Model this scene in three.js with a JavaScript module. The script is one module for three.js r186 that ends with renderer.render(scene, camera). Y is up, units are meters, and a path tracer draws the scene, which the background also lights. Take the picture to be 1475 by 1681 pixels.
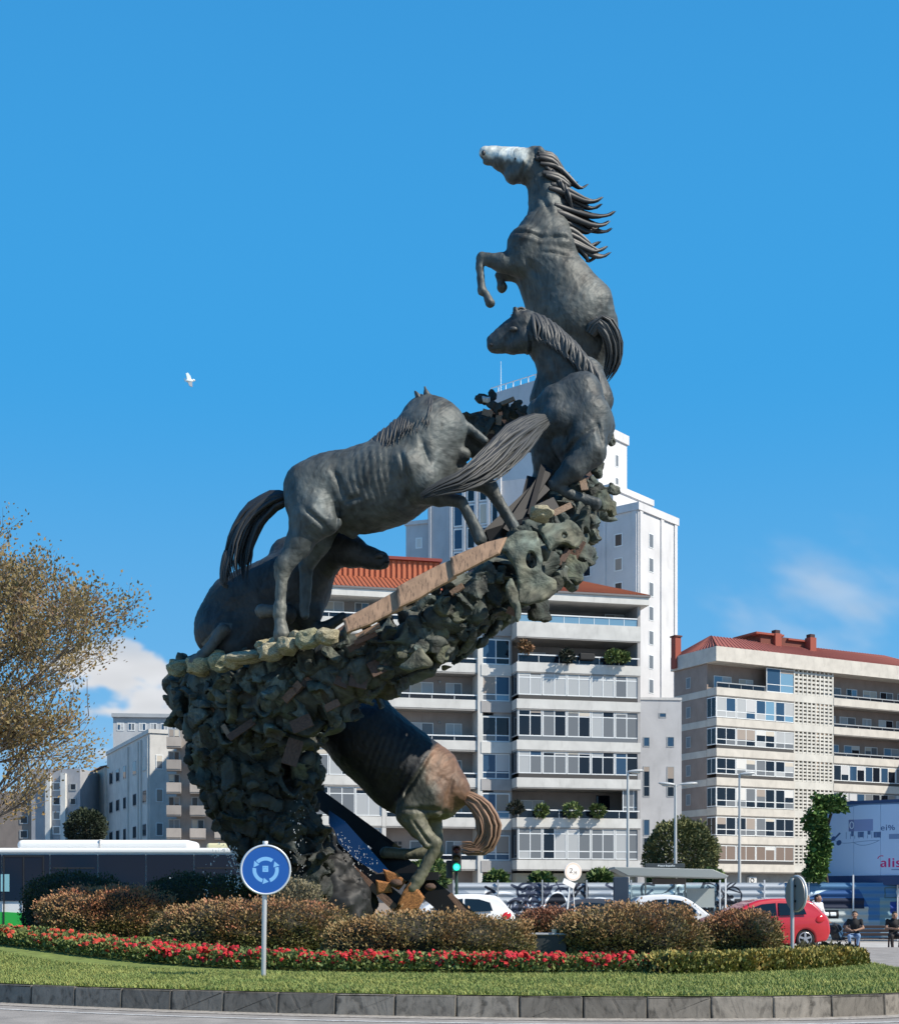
import * as THREE from 'three';
import { mergeGeometries, toCreasedNormals } from 'three/addons/utils/BufferGeometryUtils.js';
import { RoundedBoxGeometry } from 'three/addons/geometries/RoundedBoxGeometry.js';
import { ImprovedNoise } from 'three/addons/math/ImprovedNoise.js';

// ---------------------------------------------------------------- camera, sky, sun, exposure
const F = 2200, CX = 737.5, HY = 1475, EYE = 1.5;            // focal length in photo pixels, principal column, horizon row, eye height
const scene = new THREE.Scene();
const camera = new THREE.PerspectiveCamera(2 * Math.atan(HY / F) * 180 / Math.PI, 0.5, 0.1, 2500);
camera.position.set(0, EYE, 0); camera.lookAt(0, EYE, -10);
camera.setViewOffset(1475, 2950, 0, 0, 1475, 1681);
const renderer = new THREE.WebGLRenderer();
renderer.setSize(898, 1024);
renderer.toneMapping = THREE.LinearToneMapping; renderer.toneMappingExposure = 1.3;
renderer.shadowMap.enabled = true;
const SUN = new THREE.Vector3(0.67, 0.69, 0.31).normalize();
const sun = new THREE.DirectionalLight(new THREE.Color(1, 0.92, 0.80), 4.9);
sun.position.copy(SUN).multiplyScalar(150).add(new THREE.Vector3(0, 0, -60)); sun.target.position.set(0, 0, -60);
sun.castShadow = true; sun.shadow.mapSize.set(4096, 4096);
Object.assign(sun.shadow.camera, { left: -130, right: 130, top: 130, bottom: -130, near: 1, far: 400 });
scene.add(sun, sun.target);
const perlin = new ImprovedNoise();
const fbm = (x, y, z, o = 4) => { let s = 0, a = 0.5, f = 1; for (let i = 0; i < o; i++) { s += a * perlin.noise(x * f, y * f, z * f); a *= 0.5; f *= 2.03; } return s; };
const clamp = (v, a = 0, b = 1) => Math.min(b, Math.max(a, v));
const sst = (a, b, v) => { const t = clamp((v - a) / (b - a)); return t * t * (3 - 2 * t); };
{ // the sky: clear azure, paler towards the horizon, cumulus low down and thin wisps above them
  const W = 4096, H = 2048, data = new Float32Array(W * H * 4);
  const top = [0.018, 0.12, 0.42], mid = [0.052, 0.365, 0.785], low = [0.15, 0.46, 0.82], hor = [0.42, 0.64, 0.86];
  for (let j = 0; j < H; j++) {
    const el = ((j + 0.5) / H - 0.5) * 180, e = Math.max(0, el);
    const a = sst(-2, 11, e), b = sst(6, 22, e), c = sst(18, 75, e);
    const base = [0, 1, 2].map(k => { let v = hor[k] + (low[k] - hor[k]) * a; v += (mid[k] - v) * b; return v + (top[k] - v) * c; });
    for (let i = 0; i < W; i++) {
      const az = ((i + 0.5) / W - 0.5) * 2 * Math.PI, n = (j * W + i) * 4;
      let r = base[0], g = base[1], bl = base[2];
      if (el > -3 && el < 24) {
        const x = Math.cos(az), z = Math.sin(az);
        let cu = fbm(x * 9 + 1.2093, el * 0.34, z * 9 + 23.2881, 6) - 0.03 * Math.max(0, el - 7);      // heaps near the horizon
        cu = sst(0.11, 0.21, cu) * (1 - sst(9.5, 12.5, el));
        const wi = sst(0.04, 0.52, fbm(x * 7 - 19.6134 + el * 0.05, el * 0.22 + x * 3, z * 7 + 16.4961, 6)) * sst(3, 6, el) * (1 - sst(12.5, 17, el)) * 0.48;
        const shade = 0.86 + 0.22 * fbm(x * 20, el * 0.9, z * 20, 3);
        const k = Math.max(cu, wi);
        const lum = 0.86 * shade;
        r += (lum * 0.97 - r) * k; g += (lum - g) * k; bl += (lum * 1.05 - bl) * k;
      }
      data[n] = r / 1.3; data[n + 1] = g / 1.3; data[n + 2] = bl / 1.3; data[n + 3] = 1;
    }
  }
  const t = new THREE.DataTexture(data, W, H, THREE.RGBAFormat, THREE.FloatType);
  t.mapping = THREE.EquirectangularReflectionMapping; t.magFilter = THREE.LinearFilter; t.minFilter = THREE.LinearFilter; t.needsUpdate = true;
  scene.background = t; scene.environment = t;
}
// ---------------------------------------------------------------- helpers
let seed = 12345;
const rnd = () => { seed = (seed + 0x6D2B79F5) | 0; let t = Math.imul(seed ^ (seed >>> 15), 1 | seed); t = (t + Math.imul(t ^ (t >>> 7), 61 | t)) ^ t; return ((t ^ (t >>> 14)) >>> 0) / 4294967296; };
const rr = (a, b) => a + (b - a) * rnd();
const V = (x, y, z) => new THREE.Vector3(x, y, z);
const at = (px, py, d) => V((px - CX) / F * d, EYE + (HY - py) / F * d, -d);      // where a ray of the photo meets depth d
const used = {};
const numbered = n => { used[n] = (used[n] ?? -1) + 1; return used[n] ? `${n}_${String(used[n]).padStart(3, '0')}` : n; };
function tag(o, label, category, group) { o.userData.label = label; if (category) o.userData.category = category; if (group) o.userData.group = group; return o; }
function thing(name, label, category, pos = [0, 0, 0], turn = 0, group) {
  const o = new THREE.Group(); o.name = numbered(name); o.position.set(...pos); o.rotation.y = turn; scene.add(o);
  return tag(o, label, category, group);
}
function mesh(name, geo, mat, parent = scene) {
  const m = new THREE.Mesh(Array.isArray(geo) ? (geo.length > 1 ? merge(geo) : geo[0]) : geo, mat);
  m.name = parent === scene ? numbered(name) : name; m.castShadow = m.receiveShadow = true; parent.add(m); return m;
}
function merge(list) {
  list = list.map(g => g.index ? g.toNonIndexed() : g);
  const keep = ['position', 'normal', 'uv'].filter(k => list.every(g => g.attributes[k]));
  const col = list.every(g => g.attributes.color);
  for (const g of list) for (const k of Object.keys(g.attributes)) if (!keep.includes(k) && !(col && k === 'color')) g.deleteAttribute(k);
  return mergeGeometries(list);
}
const struct = (o) => { o.userData.kind = 'structure'; return o; };
const stuff = (o) => { o.userData.kind = 'stuff'; return o; };
const C = (r, g, b) => new THREE.Color().setRGB(r, g, b);
const M = (r, g, b, rough = 0.8, o = {}) => new THREE.MeshStandardMaterial({ color: C(r, g, b), roughness: rough, ...o });
// box from min/max corners, with uv in metres
function bx(x0, x1, y0, y1, z0, z1) {
  const g = new THREE.BoxGeometry(x1 - x0, y1 - y0, z1 - z0), p = g.attributes.position, n = g.attributes.normal, u = g.attributes.uv;
  g.translate((x0 + x1) / 2, (y0 + y1) / 2, (z0 + z1) / 2);
  for (let i = 0; i < p.count; i++) {
    const ax = Math.abs(n.getX(i)), ay = Math.abs(n.getY(i));
    u.setXY(i, ax > 0.5 ? p.getZ(i) : p.getX(i), ay > 0.5 ? p.getZ(i) : p.getY(i));
  }
  return g;
}
function cyl(a, b, r0, r1 = r0, seg = 10) {
  const d = b.clone().sub(a), g = new THREE.CylinderGeometry(r1, r0, d.length(), seg);
  g.applyQuaternion(new THREE.Quaternion().setFromUnitVectors(V(0, 1, 0), d.clone().normalize()));
  return g.translate((a.x + b.x) / 2, (a.y + b.y) / 2, (a.z + b.z) / 2);
}
// tapered tube through points; rad(t) gives the radius
function tube(pts, rad, seg = 10, sides = 6, flat = 1) {
  const c = new THREE.CatmullRomCurve3(pts, false, 'catmullrom', 0.5), pos = [], uv = [], idx = [], fr = c.computeFrenetFrames(seg, false);
  for (let i = 0; i <= seg; i++) {
    const t = i / seg, p = c.getPoint(t), r = rad(t);
    for (let k = 0; k < sides; k++) {
      const a = k / sides * Math.PI * 2, cs = Math.cos(a) * r, sn = Math.sin(a) * r * flat;
      pos.push(p.x + fr.normals[i].x * cs + fr.binormals[i].x * sn, p.y + fr.normals[i].y * cs + fr.binormals[i].y * sn, p.z + fr.normals[i].z * cs + fr.binormals[i].z * sn); uv.push(k / sides, t);
      if (i < seg) { const q = i * sides + k, w = i * sides + (k + 1) % sides; idx.push(q, w, q + sides, w, w + sides, q + sides); }
    }
  }
  const n = pos.length / 3;
  for (const [i, s] of [[0, 0], [seg, 1]]) { const p = c.getPoint(s), o = pos.length / 3; pos.push(p.x, p.y, p.z); uv.push(0.5, s); for (let k = 0; k < sides; k++) { const q = i * sides + k, w = i * sides + (k + 1) % sides; s ? idx.push(q, w, o) : idx.push(w, q, o); } }
  const g = new THREE.BufferGeometry(); g.setAttribute('position', new THREE.Float32BufferAttribute(pos, 3)); g.setAttribute('uv', new THREE.Float32BufferAttribute(uv, 2)); g.setIndex(idx); g.computeVertexNormals(); return g;
}
// noise texture for colour or relief; fn(u, v) -> grey or [r, g, b] in 0..1 (u, v tile)
function tex(size, fn, srgb = false, rep = 1) {
  const d = new Uint8Array(size * size * 4);
  for (let j = 0; j < size; j++) for (let i = 0; i < size; i++) {
    const v = fn(i / size, j / size), n = (j * size + i) * 4, c = Array.isArray(v) ? v : [v, v, v];
    for (let k = 0; k < 3; k++) d[n + k] = clamp(c[k]) * 255; d[n + 3] = 255;
  }
  const t = new THREE.DataTexture(d, size, size); t.wrapS = t.wrapT = THREE.RepeatWrapping; t.magFilter = THREE.LinearFilter; t.minFilter = THREE.LinearFilter;
  if (srgb) t.colorSpace = THREE.SRGBColorSpace; t.repeat.set(rep, rep); t.needsUpdate = true; return t;
}
const tile = (u, v, f, z = 0, o = 4) => { const a = u * 2 * Math.PI, b = v * 2 * Math.PI, k = f / 6.283; return fbm(Math.cos(a) * k + 5 + z, Math.sin(a) * k + Math.cos(b) * k * 0.7 + z, Math.sin(b) * k + 9, o); };
// isosurface of a signed distance function by surface nets, skipping empty blocks
function netMesh(sdf, lo, hi, cell, colour, rough = 1.5) {
  const B = 5, nx = Math.ceil((hi.x - lo.x) / cell / B) * B + 1, ny = Math.ceil((hi.y - lo.y) / cell / B) * B + 1, nz = Math.ceil((hi.z - lo.z) / cell / B) * B + 1;
  const f = new Float32Array(nx * ny * nz).fill(1), half = B * cell * 0.8661;
  for (let K = 0; K < nz - 1; K += B) for (let J = 0; J < ny - 1; J += B) for (let I = 0; I < nx - 1; I += B) {
    const d = sdf(lo.x + (I + B / 2) * cell, lo.y + (J + B / 2) * cell, lo.z + (K + B / 2) * cell);
    const far = Math.abs(d) > half * rough + 0.02;
    for (let k = K; k <= K + B; k++) for (let j = J; j <= J + B; j++) for (let i = I; i <= I + B; i++) {
      const n = (k * ny + j) * nx + i;
      if (far) { if (f[n] === 1) f[n] = d > 0 ? 0.999 : -0.999; }
      else if (f[n] === 1 || Math.abs(f[n]) === Math.fround(0.999)) f[n] = sdf(lo.x + i * cell, lo.y + j * cell, lo.z + k * cell);
    }
  }
  const vid = new Int32Array(nx * ny * nz).fill(-1), pos = [], idx = [], E = [[0, 1], [2, 3], [4, 5], [6, 7], [0, 2], [1, 3], [4, 6], [5, 7], [0, 4], [1, 5], [2, 6], [3, 7]];
  const off = [0, 1, nx, nx + 1, nx * ny, nx * ny + 1, nx * ny + nx, nx * ny + nx + 1];
  for (let k = 0; k < nz - 1; k++) for (let j = 0; j < ny - 1; j++) for (let i = 0; i < nx - 1; i++) {
    const n = (k * ny + j) * nx + i; let m = 0;
    for (let q = 0; q < 8; q++) if (f[n + off[q]] < 0) m |= 1 << q;
    if (m === 0 || m === 255) continue;
    let sx = 0, sy = 0, sz = 0, c = 0;
    for (const [a, b] of E) {
      if (((m >> a) & 1) === ((m >> b) & 1)) continue;
      const fa = f[n + off[a]], t = fa / (fa - f[n + off[b]]);
      sx += (a & 1) + ((b & 1) - (a & 1)) * t; sy += ((a >> 1) & 1) + (((b >> 1) & 1) - ((a >> 1) & 1)) * t; sz += (a >> 2) + ((b >> 2) - (a >> 2)) * t; c++;
    }
    vid[n] = pos.length / 3; pos.push(lo.x + (i + sx / c) * cell, lo.y + (j + sy / c) * cell, lo.z + (k + sz / c) * cell);
  }
  const quad = (a, b, c, d, flip) => { if (a < 0 || b < 0 || c < 0 || d < 0) return; flip ? idx.push(a, c, b, a, d, c) : idx.push(a, b, c, a, c, d); };
  for (let k = 1; k < nz - 1; k++) for (let j = 1; j < ny - 1; j++) for (let i = 1; i < nx - 1; i++) {
    const n = (k * ny + j) * nx + i, s = f[n] < 0;
    if (s !== f[n + 1] < 0) quad(vid[n - nx - nx * ny], vid[n - nx * ny], vid[n], vid[n - nx], !s);
    if (s !== f[n + nx] < 0) quad(vid[n - 1 - nx * ny], vid[n - 1], vid[n], vid[n - nx * ny], !s);
    if (s !== f[n + nx * ny] < 0) quad(vid[n - 1 - nx], vid[n - nx], vid[n], vid[n - 1], !s);
  }
  const g = new THREE.BufferGeometry(); g.setAttribute('position', new THREE.Float32BufferAttribute(pos, 3)); g.setIndex(idx); g.computeVertexNormals();
  if (colour) { const col = [], N = g.attributes.normal; for (let i = 0; i < pos.length; i += 3) col.push(...colour(pos[i], pos[i + 1], pos[i + 2], N.getX(i / 3), N.getY(i / 3), N.getZ(i / 3))); g.setAttribute('color', new THREE.Float32BufferAttribute(col, 3)); }
  return g;
}
// field of tapered capsules [a, ra, b, rb, k] joined by a smooth minimum
function field(bones, mod) {
  const B = bones.map(([a, ra, b, rb, k = 0.1]) => ({ x: a.x, y: a.y, z: a.z, dx: b.x - a.x, dy: b.y - a.y, dz: b.z - a.z, l2: Math.max(1e-9, a.distanceToSquared(b)), ra, dr: rb - ra, k, mx: (a.x + b.x) / 2, my: (a.y + b.y) / 2, mz: (a.z + b.z) / 2, R: a.distanceTo(b) / 2 + Math.max(ra, rb) }));
  return (x, y, z) => {
    let d = 9;
    for (const q of B) {
      const e = Math.hypot(x - q.mx, y - q.my, z - q.mz) - q.R; if (e > d + q.k && e > 0) continue;
      const px = x - q.x, py = y - q.y, pz = z - q.z, t = clamp((px * q.dx + py * q.dy + pz * q.dz) / q.l2);
      const w = Math.hypot(px - q.dx * t, py - q.dy * t, pz - q.dz * t) - q.ra - q.dr * t, h = Math.max(q.k - Math.abs(d - w), 0) / q.k;
      d = Math.min(d, w) - h * h * q.k * 0.25;
    }
    return mod ? mod(x, y, z, d) : d;
  };
}
// ---------------------------------------------------------------- shared textures and materials
const grain = tex(512, (u, v) => 0.5 + 0.9 * tile(u, v, 60, 0, 4) + 0.18 * (rnd() - 0.5));
const asphaltMap = tex(1024, (u, v) => { const n = 0.52 + 0.30 * tile(u, v, 7, 3, 5) + 0.35 * (rnd() - 0.5) + (rnd() < 0.02 ? 0.25 : 0); return [n * 1.02, n, n * 0.97]; });
const asphaltBump = tex(512, (u, v) => 0.5 + 0.5 * (rnd() - 0.5) + 0.4 * tile(u, v, 80, 0, 3));
const concreteMap = tex(512, (u, v) => { const n = 0.88 + 0.20 * tile(u, v, 6, 1, 5) + 0.08 * (rnd() - 0.5) - 0.10 * sst(0.05, 0.5, tile(u * 1, v * 0.25, 22, 4, 4)); return [n, n * 0.99, n * 0.965]; });
const wallMat = (r, g, b, s = 0.2, rough = 0.85) => { const t = concreteMap.clone(); t.repeat.set(s, s); t.needsUpdate = true; return M(r, g, b, rough, { map: t }); };
seed = 110011;
// ---------------------------------------------------------------- ground, road, island
const groundY = d => -0.30 * sst(42.5, 46.5, d) - 0.05 * sst(36, 42, d);
{
  const pos = [], uv = [], idx = [], xs = [], zs = [];
  for (let x = -900; x <= 900; x += (Math.abs(x + 0.01) < 60 ? 5 : 60)) xs.push(x);
  for (let d = -60; d <= 2000; d += (d >= 30 && d < 60 ? 0.5 : d < 100 ? 5 : 100)) zs.push(d);
  for (const d of zs) for (const x of xs) { pos.push(x, groundY(d), -d); uv.push(x / 3, d / 3); }
  for (let j = 0; j < zs.length - 1; j++) for (let i = 0; i < xs.length - 1; i++) { const a = j * xs.length + i, b = a + xs.length; idx.push(a, a + 1, b, a + 1, b + 1, b); }
  const g = new THREE.BufferGeometry(); g.setAttribute('position', new THREE.Float32BufferAttribute(pos, 3)); g.setAttribute('uv', new THREE.Float32BufferAttribute(uv, 2)); g.setIndex(idx); g.computeVertexNormals();
  struct(tag(mesh('road', g, M(0.50, 0.47, 0.435, 0.88, { map: asphaltMap, bumpMap: asphaltBump, bumpScale: 0.006 })), 'worn grey asphalt roadway around the planted island', 'road'));
}
// outline of the island (kerb foot), counter-clockwise from the near left, as x and depth
const rim = new THREE.CatmullRomCurve3([[-14.5, 27], [-10.8, 22.2], [-6.43, 19.25], [-3.6, 17.95], [-1, 17.15], [1, 16.8], [2.6, 16.68], [4.3, 16.8], [5.8, 17.3], [7.0, 18.5], [7.7, 20.5], [7.85, 23.5], [7.5, 27], [6.6, 31], [4.6, 35], [1, 38], [-4, 39.3], [-9, 38.2], [-13.5, 35], [-15.5, 31]].map(([x, d]) => V(x, 0, -d)), true);
const rimC = V(-2.5, 0, -28);
const KERB = 0.27, lawnY = (x, d) => KERB + 0.01 + 0.45 * sst(22.5, 30, d) * sst(9, 2, Math.hypot((x + 2.5) * 0.55, (d - 28) * 0.5));
{
  const curb = thing('kerb', 'weathered grey concrete kerb stones edging the planted island', 'kerb'); struct(curb);
  const kt = tex(512, (u, v) => { const n = 0.72 + 0.40 * tile(u, v, 9, 2, 5) + 0.22 * (rnd() - 0.5) - 0.20 * sst(0.0, 0.4, tile(u, v * 0.5, 24, 8, 5)) - 0.25 * sst(0.08, 0.3, tile(u, v, 9, 3, 6)); return [n * 1.03, n * 0.99, n * 0.92]; });
  const L = rim.getLength(), n = Math.round(L / 0.80);
  const mats = [0.29, 0.22, 0.33, 0.26].map((k, i) => { const t = kt.clone(); t.offset.set(i * 0.31, i * 0.17); t.needsUpdate = true; return M(k, k * 0.93, k * 0.84, 0.92, { map: t, bumpMap: t, bumpScale: 0.006 }); });
  for (let i = 0; i < n; i++) {
    const g0 = 0.006, a = rim.getPointAt((i + g0 + rr(0, 0.008)) / n), b = rim.getPointAt(((i + 1 - g0) % n) / n), mid = a.clone().add(b).multiplyScalar(0.5);
    const len = a.distanceTo(b), inw = rimC.clone().sub(mid).setY(0).normalize(), dir = b.clone().sub(a).normalize();
    const g = new RoundedBoxGeometry(len, KERB + 0.06, 0.17, 2, 0.018), p = g.attributes.position, u = g.attributes.uv;
    for (let q = 0; q < p.count; q++) { if (p.getY(q) > 0.1 && p.getZ(q) > 0.05) p.setZ(q, p.getZ(q) - 0.02); p.setY(q, p.getY(q) + rr(-0.006, 0.006)); p.setX(q, p.getX(q) + rr(-0.004, 0.004)); u.setXY(q, p.getX(q) / 1.2 + i * 0.37, p.getY(q) / 1.2 + p.getZ(q) / 1.2); }
    g.computeVertexNormals();
    const m = mesh('kerb_stone', g, mats[(rnd() * 4) | 0], curb);
    const nrm = V(dir.z, 0, -dir.x); if (nrm.dot(inw) > 0) nrm.negate();
    m.position.copy(mid).addScaledVector(nrm, -0.085).setY(KERB / 2 - 0.03 + rr(-0.004, 0.004)); m.rotation.y = Math.atan2(nrm.x, nrm.z) + rr(-0.006, 0.006);
  }
  // gutter strip of paler concrete with a painted line on the road
  const strip = (w0, w1, y) => { const pos = [], idx = [], uv = [], N = 200; for (let i = 0; i <= N; i++) { const p = rim.getPointAt(i / N), t = rim.getTangentAt(i / N), o = V(t.z, 0, -t.x); if (o.dot(rimC.clone().sub(p)) > 0) o.negate(); for (const w of [w0, w1]) { const q = p.clone().addScaledVector(o, w); pos.push(q.x, y + groundY(-q.z), q.z); uv.push(i * 0.4, w); } if (i < N) { const k = i * 2; idx.push(k, k + 1, k + 2, k + 1, k + 3, k + 2); } }
    const g = new THREE.BufferGeometry(); g.setAttribute('position', new THREE.Float32BufferAttribute(pos, 3)); g.setAttribute('uv', new THREE.Float32BufferAttribute(uv, 2)); g.setIndex(idx); g.computeVertexNormals(); return g; };
  struct(tag(mesh('gutter', strip(-0.02, 0.34, 0.006), M(0.44, 0.42, 0.395, 0.9, { map: kt })), 'pale concrete gutter strip at the foot of the kerb', 'gutter'));
  const worn = tex(256, (u, v) => 0.75 + 0.6 * tile(u, v, 18, 2, 4));
  struct(tag(mesh('road_line', strip(0.75, 0.86, 0.006), M(0.62, 0.61, 0.58, 0.8, { map: worn })), 'worn white painted edge line around the island', 'road marking'));
  // lawn
  const pos = [], uv = [], idx = [], N = 120, R = 26;
  for (let r = 0; r <= R; r++) for (let i = 0; i < N; i++) { const p = rim.getPointAt(i / N), q = p.clone().lerp(rimC, 1 - r / R * 0.992); pos.push(q.x, lawnY(q.x, -q.z), q.z); uv.push(q.x / 2, q.z / 2); if (r < R) { const a = r * N + i, b = r * N + (i + 1) % N; idx.push(a, b, a + N, b, b + N, a + N); } }
  const g = new THREE.BufferGeometry(); g.setAttribute('position', new THREE.Float32BufferAttribute(pos, 3)); g.setAttribute('uv', new THREE.Float32BufferAttribute(uv, 2)); g.setIndex(idx); g.computeVertexNormals();
  if (g.attributes.normal.getY(200) < 0) { for (let i = 0; i < idx.length; i += 3) [idx[i], idx[i + 1]] = [idx[i + 1], idx[i]]; g.setIndex(idx); g.computeVertexNormals(); }
  const lt = tex(512, (u, v) => { const n = 0.75 + 0.6 * tile(u, v, 10, 6, 5) + 0.3 * (rnd() - 0.5); return [n * 0.95, n, n * 0.7]; });
  struct(tag(mesh('lawn', g, M(0.205, 0.25, 0.072, 0.95, { map: lt })), 'short sunlit green lawn inside the kerb', 'lawn'));
  // grass blades near the front edge
  const bl = new THREE.BufferGeometry(); bl.setAttribute('position', new THREE.Float32BufferAttribute([-0.006, 0, 0, 0.006, 0, 0, 0.004, 0.035, 0.012, -0.004, 0.035, 0.012, 0.0, 0.06, 0.035], 3)); bl.setIndex([0, 1, 2, 0, 2, 3, 3, 2, 4]); bl.computeVertexNormals();
  const NB = 130000, gm = new THREE.InstancedMesh(bl, M(1, 1, 1, 0.8, { side: THREE.DoubleSide }), NB), mt = new THREE.Matrix4(), qn = new THREE.Quaternion(), eu = new THREE.Euler();
  let c = 0;
  while (c < NB) {
    const u = rr(0.02, 0.66), p = rim.getPointAt(u), q = p.clone().lerp(rimC, 0.012 + 0.40 * Math.pow(rnd(), 1.2)); if (-q.z > 27 || Math.abs(q.x) > 9) continue;
    const nn = fbm(q.x * 0.8, 1, q.z * 0.8, 3) + rr(-0.25, 0.25), s = rr(0.55, 1.15);
    mt.compose(V(q.x, lawnY(q.x, -q.z) - 0.004, q.z), qn.setFromEuler(eu.set(rr(-0.5, 0.5), rr(0, 6.28), rr(-0.3, 0.3))), V(1.4, s, 1)); gm.setMatrixAt(c, mt);
    gm.setColorAt(c, C(0.195 + 0.15 * nn + rr(0, 0.06), 0.25 + 0.11 * nn + rr(0, 0.03), 0.072 + 0.035 * nn)); c++;
  }
  gm.name = 'grass'; gm.castShadow = gm.receiveShadow = true; scene.add(stuff(tag(gm, 'short mown grass blades along the kerb', 'grass')));
}
seed = 220022;
// ---------------------------------------------------------------- buildings
// a facade frame: a group at the foot of (px, d) turned by yaw; lx / ly turn photo columns and rows into metres on its plane
function facade(name, label, px, d, yaw, category = 'building') {
  const foot = at(px, HY, d); foot.y = groundY(d) - 0.02;
  const o = thing(name, label, category, [foot.x, foot.y, foot.z], yaw);
  const t = V(Math.cos(yaw), 0, -Math.sin(yaw));
  const lx = q => { const k = (q - CX) / F; return (k * -foot.z - foot.x) / (t.x + k * t.z); };      // x = -k z
  const dep = x => -(foot.z + t.z * x);
  const ly = (q, row) => EYE + (HY - row) / F * dep(lx(q)) - foot.y;
  return { o, lx, ly, dep };
}
const PANE = {
  dark: M(0.008, 0.012, 0.02, 0.06), blue: M(0.03, 0.07, 0.13, 0.05), grey: M(0.16, 0.17, 0.18, 0.12), curtain: M(0.42, 0.43, 0.43, 0.25), tan: M(0.20, 0.15, 0.12, 0.4), sky: M(0.16, 0.30, 0.42, 0.08),
};
const BLIND = [M(0.62, 0.61, 0.58, 0.7), M(0.5, 0.5, 0.5, 0.7), M(0.55, 0.5, 0.42, 0.7), M(0.32, 0.27, 0.23, 0.7)];
const pickPane = mix => { let r = rnd(), k; for (k of Object.keys(mix)) { r -= mix[k]; if (r <= 0) break; } return PANE[k]; };
const WHITE_FRAME = M(0.72, 0.74, 0.74, 0.5), DARK_FRAME = M(0.06, 0.055, 0.05, 0.5), GREY_FRAME = M(0.35, 0.37, 0.38, 0.5);
// a window: frame mesh with its panes as children; cols x rows of lights; z is the outer face of the frame
function win(parent, x0, x1, y0, y1, z, cols = 2, rows = [1], frame = WHITE_FRAME, mix = { dark: 0.4, blue: 0.3, grey: 0.3 }, fw = 0.06) {
  const L = [], w = (x1 - x0) / cols;
  L.push(bx(x0, x0 + fw, y0, y1, z - 0.08, z), bx(x1 - fw, x1, y0, y1, z - 0.08, z));
  for (let i = 1; i < cols; i++) L.push(bx(x0 + i * w - fw * 0.45, x0 + i * w + fw * 0.45, y0 + fw, y1 - fw, z - 0.08, z - 0.003));
  L.push(bx(x0 + fw, x1 - fw, y0, y0 + fw, z - 0.08, z), bx(x0 + fw, x1 - fw, y1 - fw, y1, z - 0.08, z));
  const ys = [y0]; let acc = 0; const tot = rows.reduce((a, b) => a + b); for (const r of rows) { acc += r; ys.push(y0 + (y1 - y0) * acc / tot); }
  for (let k = 1; k < ys.length - 1; k++) for (let i = 0; i < cols; i++) L.push(bx(x0 + i * w + fw * (i ? 0.45 : 1), x0 + (i + 1) * w - fw * (i < cols - 1 ? 0.45 : 1), ys[k] - fw * 0.5, ys[k] + fw * 0.5, z - 0.078, z - 0.006));
  const f = mesh('window', L, frame, parent);
  for (let i = 0; i < cols; i++) { const base = pickPane(mix); for (let k = 0; k < rows.length; k++) {
    const m = rnd() < 0.72 ? base : pickPane(mix);
    const g = bx(x0 + i * w + fw * 0.5, x0 + (i + 1) * w - fw * 0.5, ys[k] + fw * 0.5, ys[k + 1] - fw * 0.5, z - 0.035, z - 0.022);
    mesh('pane', g, m, f);
    if (k === rows.length - 1 && y1 - y0 > 1 && rnd() < 0.42) { const hgt = (ys[k + 1] - ys[k] - fw) * [0.25, 0.45, 0.6, 0.95][(rnd() * 4) | 0]; mesh('blind', bx(x0 + i * w + fw * 0.55, x0 + (i + 1) * w - fw * 0.55, ys[k + 1] - fw * 0.5 - hgt, ys[k + 1] - fw * 0.5, z - 0.020, z - 0.008), BLIND[(rnd() * 4) | 0], f); }
  } }
  return f;
}
function railing(parent, x0, x1, y0, y1, z, glass = PANE.dark, post = 1.6, rail = WHITE_FRAME) {
  const L = [bx(x0, x1, y1 - 0.09, y1, z - 0.05, z + 0.05)]; const n = Math.max(2, Math.round((x1 - x0) / post));
  for (let i = 0; i <= n; i++) { const x = x0 + 0.03 + (x1 - x0 - 0.06) * i / n; L.push(bx(x - 0.02, x + 0.02, y0, y1 - 0.09, z - 0.02, z + 0.02)); }
  const r = mesh('railing', L, rail, parent); mesh('pane', bx(x0, x1, y0, y1 - 0.1, z - 0.008, z + 0.006), glass, r); return r;
}
const tileMap = tex(256, (u, v) => { const n = 0.78 + 0.5 * tile(u, v, 30, 5, 4); return [n, n * 0.94, n * 0.9]; });
const RED_TILE = M(0.40, 0.115, 0.05, 0.85, { map: tileMap });
// sloping roof of ribs: a quad with corners a b (eave) c d (ridge) covered by rows of barrel tiles
function ribRoof(a, b, c, d, pitch = 0.3, r = 0.07) {
  const L = [], n = Math.max(3, Math.round(a.distanceTo(b) / pitch));
  const g = new THREE.BufferGeometry(); const q = [a, b, c, a, c, d].flatMap(p => [p.x, p.y, p.z]); g.setAttribute('position', new THREE.Float32BufferAttribute(q, 3)); g.setAttribute('uv', new THREE.Float32BufferAttribute([0, 0, 4, 0, 4, 4, 0, 0, 4, 4, 0, 4], 2)); g.computeVertexNormals(); L.push(g);
  for (let i = 0; i <= n; i++) { const t = i / n, p = a.clone().lerp(b, t), s = d.clone().lerp(c, t); if (p.distanceTo(s) < 0.3) continue; const k = cyl(p, s, r, r * 0.9, 5); L.push(k); }
  return L;
}
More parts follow.
